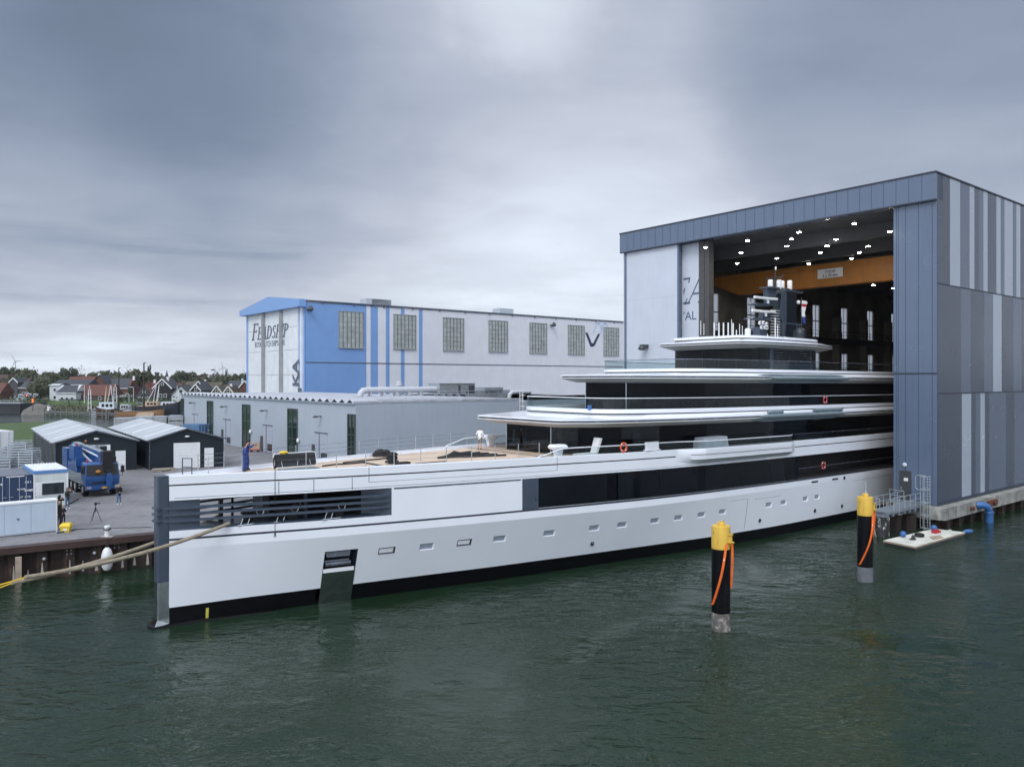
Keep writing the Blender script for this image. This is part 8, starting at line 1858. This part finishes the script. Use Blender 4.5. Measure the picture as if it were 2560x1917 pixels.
tree_proto('round_dark', 1, 3000, .058, 'round', 'leaf_dark'); tree_proto('round_mid', 2, 2600, .058, 'round', 'leaf_mid'); tree_proto('round_autumn', 3, 2400, .056, 'round', 'leaf_autumn')
tree_proto('tall', 4, 2000, .05, 'tall', 'leaf_dark'); tree_proto('bare', 5, 420, .035, 'bare', 'leaf_autumn'); tree_proto('wide', 6, 3200, .062, 'wide', 'leaf_mid'); tree_proto('wide_far', 8, 2800, .062, 'wide', 'leaf_far'); tree_proto('wide_autumn', 9, 3000, .062, 'wide', 'leaf_autumn')
def tree(key, px, wpx, ytop, D_, label, ybase=1000, rot=0.0):
    c = ond(px, ybase, D_); zt = ond(px, ytop, D_).z; w_ = wpx * D_ / F; root = thing('tree', label, 'tree', (c.x, c.y, 3.8), rot, 'trees behind the village')
    cm, tm = KIND[key]
    for nm, me in (('crown', cm), ('trunk', tm)):
        o = bpy.data.objects.new(nm, me); COL.objects.link(o); o.parent = root; o.scale = (w_ / 1.9, w_ / 1.9, (zt - 3.8) / 1.02)
TL = [('round_dark', -8, 50, 916, 430, 'dark round tree at the left picture edge'), ('round_dark', 30, 46, 917, 440, 'dark tree under the nearest wind turbine'), ('round_dark', 58, 40, 920, 445, 'dark tree right of the nearest turbine tower'), ('round_mid', 82, 44, 915, 430, 'tall airy tree standing over the long brown roof'),
      ('wide', 108, 66, 929, 400, 'broad olive green tree behind the willow'), ('round_mid', 100, 46, 939, 362, 'olive willow in front of the broad green tree'), ('wide', 137, 56, 926, 415, 'green tree left of the dark domed tree'), ('round_dark', 168, 38, 917, 430, 'dark domed tree above the slate roof'), ('bare', 196, 40, 919, 440, 'almost bare tree with thin twigs beside the domed tree'),
      ('wide_far', 222, 60, 934, 520, 'low far tree line piece behind the steep dark gable'), ('wide', 268, 78, 923, 430, 'broad light green tree behind the two masts'), ('round_mid', 250, 46, 928, 440, 'green tree over the steep dark gable'), ('wide', 345, 66, 920, 410, 'large round tree behind the tall dark mast'), ('round_dark', 318, 36, 935, 400, 'green tree between the two tall masts'), ('tall', 374, 26, 915, 395, 'tall pointed dark tree next to the large round one'), ('round_dark', 388, 34, 930, 415, 'dark tree right of the pointed one'),
      ('tall', 322, 20, 968, 345, 'dark conifer beside the grey garage'), ('wide_far', 412, 50, 935, 620, 'hazy far trees below the church spire'), ('round_dark', 445, 46, 926, 440, 'dark tree above the white gabled house'), ('round_dark', 470, 42, 927, 450, 'dark tree right above the olive roof'), ('wide_autumn', 440, 66, 940, 400, 'brown green thicket behind the black timber house'), ('wide_autumn', 497, 70, 933, 420, 'brown thicket behind the black gables'), ('round_dark', 496, 36, 931, 470, 'dark bush crown left of the far field'),
      ('wide_far', 536, 60, 938, 560, 'far grey green tree row below the second turbine'), ('tall', 566, 16, 925, 420, 'slim pointed tree under the second turbine'), ('wide', 575, 60, 932, 430, 'green wood edge behind the dark blue roof'), ('round_dark', 598, 40, 932, 440, 'dark tree left of the blue hall'), ('round_dark', 620, 34, 931, 435, 'dark tree touching the blue hall edge'), ('wide_autumn', 545, 46, 948, 385, 'brown bush behind the olive tiled roof'), ('round_dark', 550, 30, 946, 378, 'dark green bush left of the dark blue roof'), ('round_dark', 78, 60, 930, 420, 'dark green mass behind the long brown roof'), ('wide_autumn', 15, 60, 932, 415, 'brown green tree mass over the long brown roof')]
for i, (k, px, w_, yt, D_, lb) in enumerate(TL): tree(k, px, w_ * (1.3 if k != 'tall' else 1.15), yt + 2, D_, lb, rot=i * 1.3)
# far wood as one mass
r = random.Random(4); b = MB()
for i in range(5200):
    u = r.random(); D_ = r.uniform(700, 1300); px = -60 + 760 * u; hh = 12 + 4 * math.sin(px * .05) + 3 * math.sin(px * .13 + 1); c = ond(px, 950, D_); c.z = 4 + abs(r.gauss(0, .45)) * hh * .9
    if c.z > 4 + hh * 1.15: c.z = 4 + hh * r.random()
    s = 2.0 * r.uniform(.6, 1.5); n_ = Vector((r.gauss(0, 1), r.gauss(0, 1), r.gauss(0, 1))).normalized(); uu = n_.orthogonal().normalized(); w_ = n_.cross(uu)
    b.poly([c + uu * s, c + w_ * s, c - uu * s, c - w_ * s])
struct(b.build('far_wood', 'leaf_far'), 'stuff')
# low bushes along the village street
r = random.Random(14); b = MB()
for i in range(2600):
    px = r.uniform(-20, 470); D_ = r.uniform(322, 344); c = ond(px, 1000, D_); c.z = 4.0 + abs(r.gauss(0, .5)) * (1.2 if r.random() < .8 else 2.4); s = .45 * r.uniform(.6, 1.5); n_ = Vector((r.gauss(0, 1), r.gauss(0, 1), r.gauss(0, 1))).normalized(); uu = n_.orthogonal().normalized(); w_ = n_.cross(uu)
    if 125 < px < 275: continue
    b.poly([c + uu * s, c + w_ * s, c - uu * s, c - w_ * s])
struct(b.build('shrubs', 'leaf_dark'), 'stuff')
r = random.Random(15); b = MB()
for i in range(2400):
    px = r.uniform(100, 430); D_ = r.uniform(298, 306); c = ond(px, 1020, D_); c.z = 1.2 + (D_ - 298) * .2 + abs(r.gauss(0, .4)); s = .3 * r.uniform(.6, 1.5); n_ = Vector((r.gauss(0, 1), r.gauss(0, 1), r.gauss(0, 1))).normalized(); uu = n_.orthogonal().normalized(); w_ = n_.cross(uu)
    b.poly([c + uu * s, c + w_ * s, c - uu * s, c - w_ * s])
struct(b.build('reeds', 'leaf_autumn'), 'stuff')
# church spire and wind turbines
c = ond(417, 940, 1500); b = MB(); b.lathe([(3, -20), (3, 2), (2.2, 3), (.2, 12)], (0, 0, 0), 8); o = b.build('church_spire', 'tile_slate', loc=(c.x, c.y, c.z)); tag(o, 'tiny far church spire on the horizon', 'church')
def turbine(px, hub, base, D_, Rb, a0, label):
    h_ = ond(px, hub, D_); root = thing('wind_turbine', label, 'wind turbine', (h_.x, h_.y, 4), 0, 'wind turbines on the horizon'); z = h_.z - 4; k = Rb / 40
    b = MB(); b.tube([(0, 0, 0), (0, 0, z)], 2.0 * k, 10, r2=1.2 * k); b.build('tower', 'turbine', root, SM)
    b = MB(); b.ball((0, 2 * k, z), (1.6 * k, 4 * k, 1.7 * k), 10, 6); b.ball((0, -2.4 * k, z), 1.6 * k, 10, 6); b.build('nacelle', 'turbine', root, SM)
    for j in range(3):
        a = math.radians(a0 + 120 * j); d = Vector((math.sin(a), 0, math.cos(a))); p = Vector((d.z, 0, -d.x)); o_ = Vector((0, -3 * k, z)); b = MB()
        b.loft([[o_ + d * l + p * w0, o_ + d * l + Vector((0, -.4 * k, 0)), o_ + d * l - p * w1, o_ + d * l + Vector((0, .4 * k, 0))] for l, w0, w1 in ((1 * k, .9 * k, .9 * k), (8 * k, 1.0 * k, 2.4 * k), (24 * k, .7 * k, 1.5 * k), (Rb, .15 * k, .25 * k))], True, True); b.build('blade', 'turbine', root)
turbine(39, 903, 920, 1400, 15.6 * 1.0, -30, 'nearest wind turbine above the dark trees at the left')
turbine(317, 920, 932, 2200, 13.5, 48, 'wind turbine behind the large round tree between the masts')
turbine(557, 918.5, 935, 1500, 13.5, -8, 'wind turbine with one upright blade left of the blue hall')
turbine(537, 924, 935, 2800, 14.5, 22, 'faint small turbine left of the one with an upright blade')
turbine(609, 924.5, 937, 3000, 13, 18, 'faint small turbine close to the blue hall edge')
turbine(306, 924, 935, 3000, 10, 0, 'faint small turbine beside the brown ship mast')
